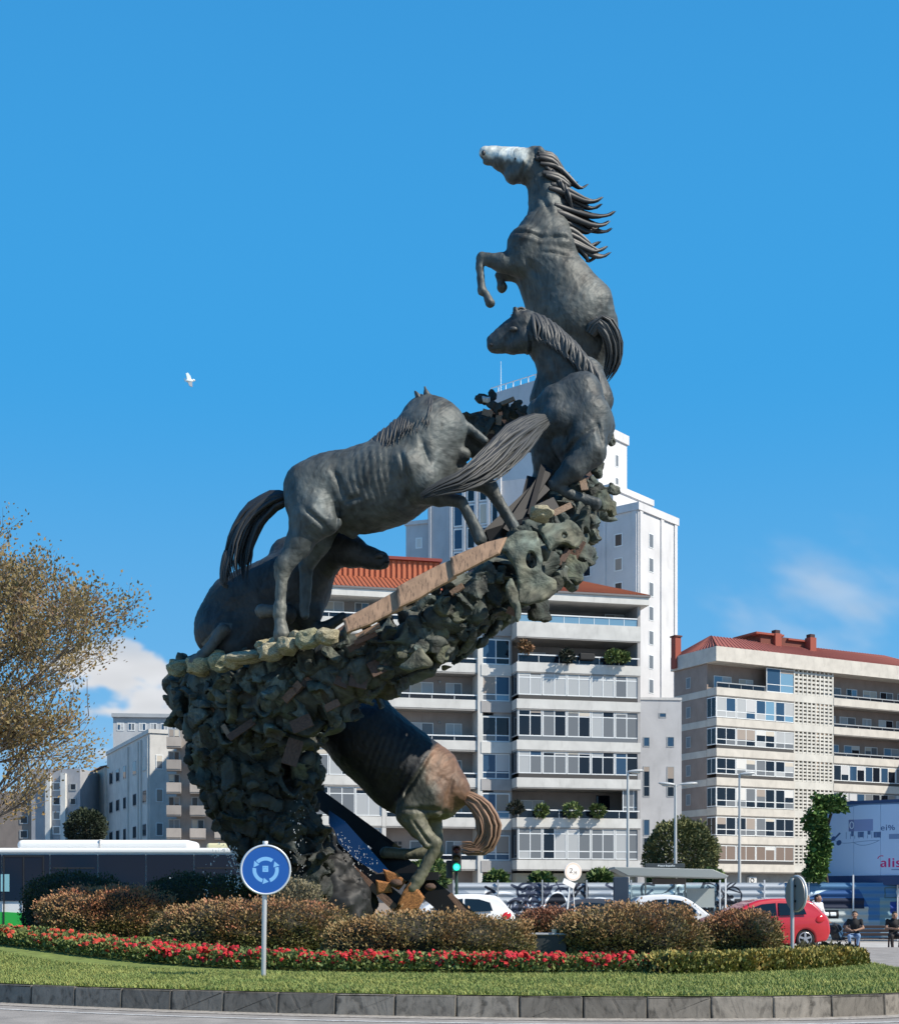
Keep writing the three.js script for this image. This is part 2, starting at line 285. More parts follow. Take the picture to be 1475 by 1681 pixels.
// --- main apartment block with balconies
{
  const { o, lx, ly } = facade('apartment_block', 'white balconied apartment block with red tiled roof behind the horse sculpture', 850, 101, 0.222);
  const wallB = wallMat(0.37, 0.32, 0.295), white = wallMat(0.66, 0.655, 0.635), grey = wallMat(0.40, 0.39, 0.39), soff = wallMat(0.30, 0.29, 0.28);
  const X = lx, bay0 = X(850), bay1 = X(1051), mid0 = X(797), mid1 = X(843), lft = X(640), far = X(500);
  const Y = row => ly(950, row);
  const PT = [1412, 1343, 1278, 1217, 1150, 1090, 1024].map(Y);            // parapet tops, first to seventh floor
  const topY = Y(985), depthB = 14, g0 = -0.5;
  mesh('wall', [bx(far, bay1 - 0.25, g0, topY + 0.3, -depthB, -3.2)], wallB, o);                       // recessed body
  mesh('wall', [bx(bay1 - 0.25, bay1 - 0.02, g0, topY, -depthB, -0.02)], grey, o);             // right end wall
  mesh('pier', [bx(bay0 - 1.5, bay0 - 0.05, g0, topY + 0.1, -3.21, -1.6)], grey, o);
  mesh('pier', [bx(mid0 - 0.25, mid0 + 0.12, g0, topY + 0.05, -3.22, -1.45)], white, o);
  mesh('wall', [bx(bay0 - 0.02, bay1 - 0.26, g0, PT[0] - 1.0, -3.1, -0.6)], wallMat(0.40, 0.36, 0.27), o);        // ground floor
  const pitch = 2.95;
  for (let k = 0; k < 7; k++) {
    const p1 = PT[k], p0 = p1 - (k < 6 ? 0.72 : 1.15), ceil = k < 6 ? PT[k + 1] - (k < 5 ? 0.72 : 1.15) : topY - 0.35;
    // right bay: slab, parapet
    const par = mesh('parapet', [bx(bay0 - 0.1, bay1, p0, p1, -0.16, 0.02), bx(bay0 - 0.1, bay0 + 0.06, p0 + 0.01, p1 - 0.004, -3.15, -0.165), bx(bay1 - 0.24, bay1 + 0.003, p0 + 0.01, p1 - 0.004, -3.15, -0.165)], white, o);
    mesh('slab', bx(bay0 - 0.05, bay1 - 0.03, p0 - 0.1, p0 + 0.05, -3.25, 0.0), soff, o);
    const open = k === 2 - 1 + 0 ? true : k >= 5;
    if (k === 6) railing(o, bay0, bay1 - 0.1, p1, p1 + 0.62, -0.08, PANE.sky, 1.2);
    else {
      const strip = open ? railing(o, bay0, bay1 - 0.1, p1 + 0.02, p1 + 0.62, -0.06, PANE.dark, 1.5) : mesh('band', bx(bay0 + 0.05, bay1 - 0.1, p1, p1 + (k ? 0.32 : 0.06), -0.14, -0.05), k === 3 ? PANE.grey : DARK_FRAME, o);
      if (!open) {
        const y0 = p1 + (k ? 0.32 : 0.06), y1 = ceil - 0.02, n = 5, w = (bay1 - bay0 - 0.15) / n;
        for (let i = 0; i < n; i++) win(o, bay0 + 0.02 + i * w, bay0 + (i + 1) * w - 0.03, y0, y1, -0.06, 2, k ? [0.8, 3.2, 1] .slice(1) : [1, 2.2, 0.8], WHITE_FRAME, [null, null, { curtain: 0.2, grey: 0.5, dark: 0.2, blue: 0.1 }, { curtain: 0.3, grey: 0.4, dark: 0.3 }, { curtain: 0.85, grey: 0.15 }, { grey: 0.7, dark: 0.15, curtain: 0.15 }][k] || { grey: 0.55, dark: 0.2, curtain: 0.25 }, 0.075);
        for (const xs of [bay0 + 0.0]) { const m = mesh('window', bx(xs - 0.06, xs - 0.01, y0, y1, -2.9, -0.1), GREY_FRAME, o); mesh('pane', bx(xs - 0.075, xs - 0.055, y0 + 0.1, y1 - 0.1, -2.8, -0.2), PANE.dark, m); }
      }
    }
    if (open || k === 6) {
      const y0 = p0 + 0.1, s = k === 1 ? 0 : 0.1;
      if (k === 1) { win(o, X(873), X(912), p1 - 0.1, p1 + 1.55, -3.14, 2, [1], WHITE_FRAME, { curtain: 0.8, sky: 0.2 }); win(o, X(1023), bay1 - 0.05, p1 + 0.05, ceil - 0.03, -0.2, 3, [1, 1.6], WHITE_FRAME, { grey: 0.6, dark: 0.4 }); mesh('band', bx(X(1000), X(1022), p1, ceil - 0.3, -3.15, -3.08), PANE.dark, o); }
      else { win(o, X(k === 6 ? 878 : 875), X(k === 6 ? 914 : 915), y0 + 0.2, p1 + 1.35, -3.14, 2, [1], WHITE_FRAME, { sky: 0.6, curtain: 0.4 }); win(o, X(1012), bay1 - 0.35, y0 + 0.3, p1 + 1.45, -2.7, 2, [1], WHITE_FRAME, { blue: 0.5, sky: 0.5 }); }
    }
    // middle glazed bay
    const mp = p1 - 0.05; mesh('parapet', [bx(mid0, mid1 + 0.2, mp - 0.85, mp, -3.2, -1.4)], k % 2 ? white : grey, o);
    win(o, mid0 + 0.08, mid1 + 0.1, mp + 0.02, mp + 1.95, -1.5, 2, [0.7, 2], WHITE_FRAME, { blue: 0.45, dark: 0.3, sky: 0.15, grey: 0.1 }, 0.08);
    mesh('wall', bx(mid0 + 0.12, mid1 + 0.1, mp, mp + 2.05, -3.19, -1.62), grey, o);
    // left balconies
    for (const [a, b, glazed] of [[lft, mid0 - 0.26, k === 9], [far, lft - 0.35, k < 3]]) {
      mesh('parapet', [bx(a, b, p0 + 0.04, p1 + 0.02, -1.75, -1.58)], white, o);
      mesh('slab', bx(a, b - 0.003, p0 - 0.09, p0 + 0.035, -3.22, -1.6), soff, o);
      if (glazed) { const n = Math.round((b - a) / 1.9), w = (b - a) / n; for (let i = 0; i < n; i++) win(o, a + i * w + 0.02, a + (i + 1) * w - 0.02, p1 + 0.06, ceil - 0.1, -1.66, 2, [2.6, 0.8], WHITE_FRAME, { dark: 0.4, grey: 0.4, curtain: 0.2 }, 0.07); }
      else {
        railing(o, a, b, p1 + 0.03, p1 + 0.42, -1.66, PANE.dark, 1.8);
        const w = b - a;
        for (const [u0, u1, door] of [[0.30, 0.56, 0], [0.70, 0.88, 1]]) if (w < 8 || true) win(o, a + w * u0, a + w * u1, p0 + (door ? 0.05 : 0.3), p1 + 1.5, -3.14, 2, [1], WHITE_FRAME, { grey: 0.4, curtain: 0.3, sky: 0.3 });
        const gr = []; for (let q = 0; q < 4; q++) for (let h = 0; h < 3; h++) gr.push(bx(a + 0.2 + q * 0.34, a + 0.44 + q * 0.34, p1 + 0.5 + h * 0.34, p1 + 0.74 + h * 0.34, -3.19, -3.15)); mesh('vent', gr, DARK_FRAME, o);
        const lampY = p1 + 1.55; const wl = mesh('wall_lamp', new THREE.SphereGeometry(0.11, 10, 8), GREY_FRAME, o); wl.position.set(a + w * 0.63, lampY, -3.12);
      }
    }
    mesh('pier', bx(lft - 0.33, lft - 0.02, p0 - 0.1, ceil, -3.2, -1.56), white, o);
  }
  // eaves and roofs
  const e0 = bay0 - 2.2, e1 = bay1 + 0.5, ey = topY + 0.02;
  mesh('fascia', [bx(e0 - 0.3, e1, topY - 0.25, topY + 0.32, -depthB, 0.55), bx(far - 0.5, e0 - 0.31, topY - 0.3, topY + 0.25, -depthB, -1.0)], wallMat(0.7, 0.69, 0.66), o);
  mesh('gutter', [bx(e0 - 0.34, e1 + 0.05, topY + 0.325, topY + 0.47, -0.1, 0.66), bx(far - 0.5, e0 - 0.37, topY + 0.255, topY + 0.40, -1.7, -0.9)], M(0.16, 0.15, 0.15, 0.6), o);
  const rz = -6.8, rh = topY + 4.4;
  const rf = mesh('roof', [...ribRoof(V(e0, ey + 0.45, 0.6), V(e1, ey + 0.45, 0.6), V(e1 - 5.6, rh - 0.9, rz), V(e0 + 1.0, rh - 0.9, rz)), ...ribRoof(V(e1, ey + 0.45, 0.6), V(e1, ey + 0.45, -depthB), V(e1 - 5.6, rh - 0.9, rz - 0.6), V(e1 - 5.6, rh - 0.9, rz)), ...ribRoof(V(far - 0.5, ey + 0.38, -0.95), V(e0 + 0.5, ey + 0.38, -0.95), V(e0 + 0.5, ey + 2.0, -4.6), V(far - 0.5, ey + 2.0, -4.6), 0.34)], RED_TILE, o);
  // attic storey with upright red cladding
  const a0 = X(560), a1 = X(742), ay1 = Y(905);
  const slat = []; for (let x = a0; x < a1; x += 0.42) slat.push(bx(x, x + 0.2, ey + 1.4, ay1 - 0.3, -4.72, -4.6));
  mesh('attic', [bx(a0 - 0.1, a1, ey + 0.5, ay1 - 0.2, -depthB, -4.73)], M(0.52, 0.17, 0.08, 0.8), o); mesh('cladding', slat, M(0.50, 0.15, 0.07, 0.8), o);
  mesh('ridge_cap', bx(a0 - 0.2, a1 + 0.2, ay1 - 0.25, ay1 - 0.02, -depthB - 0.2, -4.4), M(0.22, 0.04, 0.03, 0.7), o);
  mesh('awning', new RoundedBoxGeometry(1.2, 0.5, 0.5, 2, 0.08).translate(X(962), PT[5] + 0.55, 0.05), M(0.02, 0.02, 0.02, 0.8), o);
}
// --- tall tower behind
function bandWindows(o, list, z, fw = 0.12, face = 'f', frame = WHITE_FRAME) { for (const [x0, x1, y0, y1] of list) win(o, x0, x1, y0, y1, z, 1, [1], frame, { dark: 0.7, grey: 0.3 }, fw); }
{
  const yaw = -0.70, d = 150;
  const { o, lx, ly } = facade('tower_block', 'tall pale stepped tower block rising behind the sculpture', 1047, d, yaw, 'building');
  // local x runs along the shaded face (to the left is negative); the bright face is the side at x = 0 going back (-z)
  const tw = wallMat(0.66, 0.66, 0.68, 0.05), gr = wallMat(0.56, 0.58, 0.62, 0.05);
  const H0 = EYE + (HY - 830) / F * d + 0.4, H1 = EYE + (HY - 797) / F * 153 + 0.4, H2 = EYE + (HY - 697) / F * 158 + 0.4, H3 = EYE + (HY - 614) / F * 165;
  const box = (n, x0, x1, y1, z0, z1, m = tw, y0 = 0) => mesh(n, [bx(x0, x1, y0, y1, z0, z1)], m, o);
  box('wall', -22, 0, H0, -8.4, 0); box('cornice', -22.2, 0.2, H0 + 0.35, -8.6, 0.2, tw, H0 - 0.5);
  box('wall', -24, -4, H1, -9.4, -1.0); box('cornice', -24.2, -3.8, H1 + 0.3, -9.6, -0.8, tw, H1 - 0.4);
  box('wall', -24, -8, H2, -10.2, -4.0); box('cornice', -24.2, -7.8, H2 + 0.3, -10.4, -3.8, tw, H2 - 0.8);
  box('penthouse', -25.5, -16.0, H3, -11, -5.5, gr); 
  const rail = []; for (let i = 0; i <= 8; i++) rail.push(bx(-25.5 + i * 1.18, -25.4 + i * 1.18, H3, H3 + 0.8, -5.7, -5.6)); rail.push(bx(-25.5, -16, H3 + 0.75, H3 + 0.83, -5.7, -5.6)); mesh('railing', rail, WHITE_FRAME, o);
  mesh('antenna', cyl(V(-24.9, H3, -7), V(-24.9, H3 + 4.5, -7), 0.06, 0.03, 6), WHITE_FRAME, o);
  // pilasters
  const pil = []; for (const x of [-21.9, -17.6, -8.9, -4.6, -0.5]) pil.push(bx(x - 0.3, x + 0.3, 0, H0 - 0.52, 0, 0.14)); mesh('pilaster', pil, tw, o);
  const pil2 = []; for (const z of [-0.5, -5.0, -8.0]) pil2.push(bx(0, 0.14, 0, H0 - 0.52, z - 0.3, z + 0.3)); mesh('pilaster', pil2, tw, o);
  const L = []; for (let k = 0; k < 16; k++) { const y = H0 - 4.2 - k * 2.75; if (y < 1) break; for (const x of [-2.6, -6.9]) L.push([x - 0.55, x + 0.55, y, y + 1.5]); }
  bandWindows(o, L, 0.05, 0.12);
  for (let k = 0; k < 15; k++) { const y = H0 - 4.2 - k * 2.75; if (y < 1) break; const w = mesh('window', bx(0.001, 0.04, y - 0.05, y + 1.6, -3.2, -2.2), WHITE_FRAME, o); mesh('pane', bx(0.02, 0.055, y + 0.04, y + 1.5, -3.1, -2.3), PANE.grey, w); }
  for (let k = 0; k < 3; k++) { const y = H2 - 4 - k * 2.75; const w = mesh('window', bx(-8, -7.96, y, y + 1.5, -8.3, -7.6), WHITE_FRAME, o); mesh('pane', bx(-7.98, -7.945, y + 0.1, y + 1.4, -8.2, -7.7), PANE.grey, w); }
}
// left wing of the tower with the glazed stair strips
{
  const d = 146, { o, lx, ly } = facade('tower_wing', 'grey left wing of the tower with tall white mullioned strips', 700, d, -0.32, 'building');
  const gr = wallMat(0.52, 0.54, 0.58, 0.06), tw = wallMat(0.66, 0.66, 0.68, 0.06), X = lx, Y = r => ly(720, r);
  mesh('wall', bx(X(702), X(880), 0, Y(800), -9, 0), gr, o); mesh('wall', bx(X(664), X(702) - 0.01, 0, Y(856), -8, -0.4), gr, o);
  mesh('cornice', bx(X(662), X(702) - 0.012, Y(856), Y(850), -8.2, -0.2), tw, o);
  for (const [a, b] of [[744, 760], [766, 780], [786, 800], [806, 818]]) for (let k = 0; k < 7; k++) { const y1 = Y(795 + k * 38), y0 = Y(830 + k * 38); win(o, X(a), X(b), y0, y1, 0.06, 1, [1], WHITE_FRAME, { blue: 0.6, dark: 0.4 }, 0.14); }
  const pil = []; for (const a of [741, 762.5, 782.5, 802.5, 821]) pil.push(bx(X(a) - 0.14, X(a) + 0.14, 0, Y(786), 0.0, 0.32)); mesh('mullion', pil, tw, o);
  mesh('pilaster', [bx(X(704), X(708), 0, Y(812), 0, 0.2), bx(X(734), X(738), 0, Y(812), 0, 0.2)], gr, o);
  for (let k = 0; k < 5; k++) win(o, X(680), X(691), Y(896 + k * 40), Y(878 + k * 40), -0.36, 1, [1], WHITE_FRAME, { dark: 1 }, 0.14);
}
// --- low grey annexe between the towers
{
  const d = 118, { o, lx, ly } = facade('grey_annexe', 'low plain grey annexe between the white balcony block and the brown one', 1052, d, 0.1);
  const X = lx, Y = r => ly(1080, r);
  mesh('wall', bx(X(1036), X(1118), 0, Y(1148), -8, 0), wallMat(0.50, 0.51, 0.54, 0.1), o);
  mesh('parapet', bx(X(1036) - 0.1, X(1118), Y(1149), Y(1145), -8, 0.08), wallMat(0.6, 0.6, 0.6), o);
  for (const [a, b, c, e] of [[1081, 1093, 1178, 1170], [1055, 1066, 1226, 1210], [1094, 1106, 1226, 1209], [1055, 1066, 1308, 1258], [1094, 1106, 1308, 1258], [1055, 1066, 1372, 1345], [1055, 1066, 1395, 1375]]) win(o, X(a), X(b), Y(c), Y(e), 0.04, 1, c - e > 30 ? [1, 2] : [1], GREY_FRAME, { dark: 0.6, blue: 0.4 }, 0.06);
}
// --- right apartment block
{
  const d = 128, { o, lx, ly } = facade('brown_apartment_block', 'brown and cream apartment block with glazed galleries behind the billboard', 1175, d, 0.484);
  const X = lx, Y = r => ly(1180, r), cream = wallMat(0.63, 0.595, 0.54), brown = wallMat(0.34, 0.27, 0.235), lattice = wallMat(0.64, 0.625, 0.58), slabm = wallMat(0.30, 0.28, 0.26);
  const x1 = X(1475) + 6, xa = X(1303), xb = X(1367), top = Y(1062), ftop = Y(1086);
  mesh('wall', bx(0.15, x1, 0, ftop, -6.6, -1.6), brown, o);
  mesh('wall', bx(-0.02, 0.14, 0, ftop - 0.01, -6.5, -1.4), brown, o);
  const side = []; const FL = [1418, 1372, 1325, 1276, 1228, 1178, 1128].map(Y);     // parapet tops
  mesh('fascia', bx(-0.25, x1, ftop, top, -6.8, 0.3), cream, o);
  const rh = top + 1.75;
  mesh('roof', [...ribRoof(V(-0.1, top + 0.02, 0.2), V(x1, top + 0.02, 0.2), V(x1 - 5, rh, -3.2), V(2.0, rh, -3.2), 0.5, 0.08), ...ribRoof(V(-0.1, top + 0.02, -6.7), V(-0.1, top + 0.02, 0.2), V(2.0, rh, -3.2), V(2.0, rh, -3.4), 0.5, 0.08)], M(0.36, 0.115, 0.095, 0.85, { map: tileMap }), o);
  // roof house, chimneys
  const BR = M(0.30, 0.075, 0.05, 0.9), cx = X(1310);
  mesh('roof_house', [bx(cx - 2.6, cx + 3.4, rh - 1.2, rh + 0.55, -5.6, -2.6)], M(0.16, 0.05, 0.035, 0.9), o);
  mesh('roof_house', [bx(cx - 3.4, cx + 0.2, rh + 0.553, rh + 0.75, -5.9, -2.3), bx(cx + 0.8, cx + 3.8, rh + 0.3, rh + 0.45, -5.7, -2.35)], BR, o);
  for (const [q, h, z] of [[1302, 0.8, -2.2], [1355, 0.7, -1.8]]) { const x = X(q); const c = mesh('chimney', bx(x - 0.4, x + 0.4, rh - 2.0, rh + h, z - 0.8, z), BR, o); mesh('chimney_cap', bx(x - 0.3, x + 0.3, rh + h, rh + h + 0.35, z - 0.7, z - 0.1), M(0.06, 0.03, 0.03, 0.9), c); }
  { const c = mesh('chimney', bx(-0.5, 0.2, top - 1.2, top + 1.9, -6.4, -5.7), BR, o); mesh('chimney_cap', bx(-0.58, 0.28, top + 1.903, top + 2.05, -6.5, -5.6), M(0.12, 0.04, 0.03, 0.9), c); }
  // narrow left side
  for (let k = 0; k < 7; k++) {
    const p1 = FL[k], p0 = p1 - 0.75, ceil = k < 6 ? FL[k + 1] - 0.75 : ftop;
    mesh('band', bx(-0.06, -0.021, p0, p1 - 0.1, -6.45, -1.41), cream, o);
    const w = mesh('window', bx(-0.05, -0.021, p1 + 0.4, p1 + 1.5, -4.6, -3.9), GREY_FRAME, o); mesh('pane', bx(-0.06, -0.03, p1 + 0.48, p1 + 1.42, -4.52, -3.98), PANE.grey, w);
    // gallery (first bay) with its corner return
    mesh('parapet', [bx(0.0, xa, p0, p1, -0.12, 0.04), bx(-0.02, 0.12, p0 + 0.005, p1 - 0.005, -1.5, -0.121)], cream, o);
    mesh('slab', bx(0.02, xa, p0 - 0.1, p0 + 0.02, -1.65, 0.0), slabm, o);
    const dark = k % 3 === 0 || k === 4;
    if (k === 6) { railing(o, 0.05, xa * 0.62, p1, p1 + 0.5, -0.04, PANE.dark, 1.4, GREY_FRAME); win(o, xa * 0.64, xa, p1 + 0.02, ceil - 0.1, -0.05, 2, [0.7, 1.5], WHITE_FRAME, { blue: 0.6, sky: 0.4 }); win(o, xa * 0.1, xa * 0.32, p1 - 0.2, p1 + 1.4, -1.56, 2, [1], WHITE_FRAME, { curtain: 0.4, sky: 0.6 }); win(o, xa * 0.42, xa * 0.6, p1 - 0.2, p1 + 1.3, -1.56, 2, [1], WHITE_FRAME, { curtain: 0.7, dark: 0.3 }); }
    else {
      const y0 = p1 + (dark ? 0.34 : 0.06), n = 4, w4 = xa / n;
      if (dark) mesh('band', bx(0.03, xa - 0.02, p1, y0, -0.11, -0.03), DARK_FRAME, o);
      for (let i = 0; i < n; i++) win(o, i * w4 + 0.04, (i + 1) * w4 - 0.02, y0, ceil - 0.15, -0.04, 2, k === 0 ? [1] : [1, 2.1], WHITE_FRAME, k === 0 ? { tan: 0.8, curtain: 0.2 } : k === 5 ? { sky: 0.5, blue: 0.3, curtain: 0.2 } : k === 3 || k === 4 ? { curtain: 0.4, grey: 0.4, dark: 0.2 } : { dark: 0.6, grey: 0.4 }, 0.075);
      const sw = mesh('window', bx(-0.01, 0.05, y0, ceil - 0.15, -1.4, -0.05), WHITE_FRAME, o); for (let i = 0; i < 2; i++) mesh('pane', bx(-0.02, 0.02, y0 + 0.1, ceil - 0.25, -1.34 + i * 0.66, -0.76 + i * 0.66), PANE.dark, sw);
    }
    // lattice stair bay: rows of pierced blocks
    mesh('band', bx(xa + 0.02, xb, p0 + 0.02, p1 - 0.02, -0.3, 0.0), lattice, o);
    const lt = [], lw = (xb - xa) / 9, ch = (ceil - p1) / 6;
    for (let i = 0; i <= 9; i++) lt.push(bx(xa + 0.03 + i * lw * 0.985 - 0.09, xa + 0.03 + i * lw * 0.985 + 0.09, p1 - 0.02, ceil + 0.02, -0.25, -0.02));
    for (let h = 0; h < 6; h++) lt.push(bx(xa + 0.04, xb - 0.02, p1 + h * ch, p1 + h * ch + ch * 0.5, -0.22, -0.045));
    mesh('lattice', lt, lattice, o);
    // right bay, partly in shade
    mesh('parapet', bx(xb + 0.03, x1, p0, p1, -0.12, 0.04), cream, o); mesh('slab', bx(xb + 0.04, x1, p0 - 0.1, p0 + 0.02, -1.65, 0), slabm, o);
    if (k === 6 || k === 5 || k === 4) { railing(o, xb + 0.06, x1 - 0.05, p1 + 0.02, p1 + 0.34, -0.04, PANE.dark, 1.6, GREY_FRAME); let x = xb + 0.4; while (x < x1 - 2) { const w = rr(1.2, 2.2); win(o, x, x + w, p1 - 0.3, p1 + 1.35, -1.56, 2, [1], WHITE_FRAME, { curtain: 0.4, sky: 0.2, grey: 0.2, dark: 0.2 }); x += w + rr(0.5, 1.2); } }
    else { const n = 7, w4 = (x1 - xb) / n; mesh('band', bx(xb + 0.06, x1, p1, p1 + 0.3, -0.11, -0.03), DARK_FRAME, o); for (let i = 0; i < n; i++) win(o, xb + 0.04 + i * w4, xb + (i + 1) * w4 - 0.02, p1 + 0.3, ceil - 0.15, -0.04, 2, [1], k === 2 ? GREY_FRAME : WHITE_FRAME, { dark: 0.5, grey: 0.2, blue: 0.3 }, 0.07); }
  }
  mesh('wall', bx(0.3, x1, -0.4, FL[0] - 0.8, -1.61, -0.8), wallMat(0.36, 0.35, 0.33), o);
  // projecting wing beyond the frame that throws the slanting shade
  mesh('wing', bx(x1 + 0.01, x1 + 10, 0, ftop + 0.6, -12, 12.5), brown, o);
  const ac = mesh('air_conditioner', new RoundedBoxGeometry(0.95, 0.7, 0.35, 2, 0.04).translate(X(1240), FL[0] - 1.55, -0.6), M(0.65, 0.65, 0.63, 0.6), o); mesh('fan_grille', new THREE.TorusGeometry(0.2, 0.04, 6, 18).translate(X(1240) - 0.1, FL[0] - 1.55, -0.41), DARK_FRAME, ac);
}
// --- left group of buildings
{
  const d = 116, { o, lx, ly } = facade('pale_office_block', 'pale grey four storey block with long receding side left of the sculpture', 246, d, 0.43);
  const X = lx, Y = r => ly(240, r), w = wallMat(0.62, 0.61, 0.59), g = wallMat(0.5, 0.51, 0.53), e = X(330), top = Y(1203);
  mesh('wall', bx(0, e, 0, top, -20, 0), w, o);
  mesh('parapet', bx(-0.12, e + 0.1, top + 0.002, top + 0.35, -20, 0.1), w, o);
  for (const [a, b] of [[256, 268], [300, 310]]) for (const [r0, r1] of [[1262, 1238], [1316, 1294], [1372, 1350]]) { win(o, X(a), X(b), Y(r0), Y(r1), 0.05, 1, [1], WHITE_FRAME, { grey: 0.7, dark: 0.3 }, 0.07); }
  // shaded side of the block, its strips, then the long wing
  const s = []; for (const z of [-0.4, -3.4, -4.6, -9.2]) s.push(bx(-0.16, -0.002, 0, top - 0.3, z - 0.25, z + 0.25)); mesh('pilaster', s, w, o);
  for (const [z, dz] of [[-1.9, 1.6], [-6.2, 1.6], [-10.8, 1.3], [-14.2, 1.6], [-17.6, 1.6]]) for (const [r0, r1] of [[1262, 1238], [1316, 1294], [1372, 1350]]) { const f = mesh('window', bx(-0.06, -0.003, Y(r0), Y(r1), z - dz / 2, z + dz / 2), GREY_FRAME, o); mesh('pane', bx(-0.075, -0.02, Y(r0) + 0.08, Y(r1) - 0.08, z - dz / 2 + 0.08, z + dz / 2 - 0.08), PANE.dark, f); }
  mesh('wing', bx(-0.25, 8, 0, top - 1.2, -50, -20.01), wallMat(0.56, 0.52, 0.47), o);
  for (let k = 0; k < 8; k++) for (let h = 0; h < 3; h++) { const z = -22.5 - k * 3.4, y = 2.0 + h * 3.1; const f = mesh('window', bx(-0.33, -0.251, y, y + 1.7, z - 0.9, z + 0.9), GREY_FRAME, o); mesh('pane', bx(-0.36, -0.30, y + 0.1, y + 1.6, z - 0.8, z + 0.8), PANE.dark, f); }
  mesh('roof', [...ribRoof(V(-0.6, top - 1.15, -50), V(-0.6, top - 1.15, -20.3), V(3, top - 0.3, -20.3), V(3, top - 0.3, -50), 0.6, 0.08)], M(0.22, 0.14, 0.11, 0.9), o);
}
{
  const d = 205, { o, lx, ly } = facade('flat_roofed_block', 'far flat roofed block with a window band above the pale office block', 190, d, 0.1);
  const X = lx, Y = r => ly(240, r); mesh('wall', bx(X(186), X(330), 0, Y(1178), -14, 0), wallMat(0.5, 0.52, 0.55, 0.08), o);
  mesh('roof', bx(X(184), X(332), Y(1178), Y(1172), -14.4, 0.5), wallMat(0.42, 0.45, 0.48, 0.08), o);
  let q = 192; while (q < 322) { win(o, X(q), X(q + 12), Y(1200), Y(1187), 0.06, 2, [1], WHITE_FRAME, { blue: 0.5, curtain: 0.3, grey: 0.2 }, 0.12); q += 18; }
}
{
  const d = 132, { o, lx, ly } = facade('striped_block', 'narrow block with white upright strips behind the autumn tree', 66, d, -0.1);
  const X = lx, Y = r => ly(100, r); mesh('wall', bx(X(52), X(132), 0, Y(1262), -9, 0), wallMat(0.40, 0.41, 0.44), o);
  mesh('wall', bx(X(0) - 12, X(52) - 0.01, 0, Y(1300), -9, -0.4), wallMat(0.3, 0.25, 0.22), o);
  mesh('pilaster', [bx(X(77), X(85), 0, Y(1270), 0, 0.4), bx(X(102), X(110), 0, Y(1270), 0, 0.4)], wallMat(0.72, 0.72, 0.7), o);
  for (let k = 0; k < 5; k++) { win(o, X(87), X(100), Y(1298 + k * 24), Y(1284 + k * 24), 0.06, 1, [1], WHITE_FRAME, { dark: 0.5, grey: 0.5 }, 0.1); win(o, X(115), X(126), Y(1298 + k * 24), Y(1286 + k * 24), 0.06, 1, [1], GREY_FRAME, { dark: 1 }, 0.1); win(o, X(30), X(44), Y(1328 + k * 24), Y(1314 + k * 24), -0.35, 1, [1], GREY_FRAME, { dark: 1 }, 0.1); }
}
{
  const d = 96, { o, lx, ly } = facade('balcony_block', 'grey brown block with stacked box balconies between office block and rock pillar', 276, d, 0.18);
  const X = lx, Y = r => ly(320, r), w = wallMat(0.34, 0.31, 0.29); mesh('wall', bx(X(290), X(440), 0, Y(1185), -9, 0), w, o);
  for (let k = 0; k < 5; k++) { const r = 1228 + k * 37; for (const [a, b] of [[274, 298], [312, 338], [352, 378], [392, 420]]) { const x0 = X(a), x1 = X(b); mesh('balcony', [bx(x0, x1, Y(r), Y(r - 15), 0.9, 1.05), bx(x0, x0 + 0.12, Y(r) + 0.01, Y(r - 15) - 0.01, 0, 0.9), bx(x1 - 0.12, x1, Y(r) + 0.01, Y(r - 15) - 0.01, 0, 0.9), bx(x0 + 0.01, x1 - 0.01, Y(r) - 0.1, Y(r) - 0.004, 0, 1.0)], k % 2 ? w : wallMat(0.42, 0.38, 0.35), o); win(o, x0 + 0.1, x1 - 0.1, Y(r - 4), Y(r - 31), 0.04, 2, [1], GREY_FRAME, { dark: 0.7, grey: 0.3 }, 0.07); } }
}
seed = 330033;
// ---------------------------------------------------------------- the horse sculpture
const monument = thing('horse_sculpture', 'towering dark bronze sculpture of horses galloping up a spiral of rocks', 'sculpture', [0, 0, 0]);
const bronzeBump = tex(1024, (u, v) => 0.5 + 0.6 * tile(u, v, 30, 2, 6) + 0.25 * tile(u * 2, v, 14, 7, 3)), bronzeMap = tex(1024, (u, v) => { const n = 0.80 + 0.55 * tile(u, v, 10, 4, 6) - 0.30 * sst(0.02, 0.4, tile(u * 3, v, 12, 1, 5)) + 0.35 * sst(0.08, 0.4, tile(u * 2, v, 14, 12, 5)); return [n, n, n * 0.98]; });
const bronze = new THREE.MeshStandardMaterial({ color: 0xffffff, vertexColors: true, roughness: 0.6, metalness: 0.15, map: bronzeMap, bumpMap: bronzeBump, bumpScale: 0.011 });
const hairBronze = new THREE.MeshStandardMaterial({ color: C(0.055, 0.058, 0.058), roughness: 0.55, metalness: 0.15 });
const tailBronze = new THREE.MeshStandardMaterial({ color: C(0.045, 0.048, 0.048), roughness: 0.55, metalness: 0.15 });
const hairDark = new THREE.MeshStandardMaterial({ color: C(0.03, 0.032, 0.034), roughness: 0.5, metalness: 0.2 });
const px2 = p => ({ x: CX - p.x / p.z * F, y: HY + (p.y - EYE) / p.z * F });
const J = (a) => at(a[0], a[1], a[2]), Rm = a => a[3] * a[2] / F;
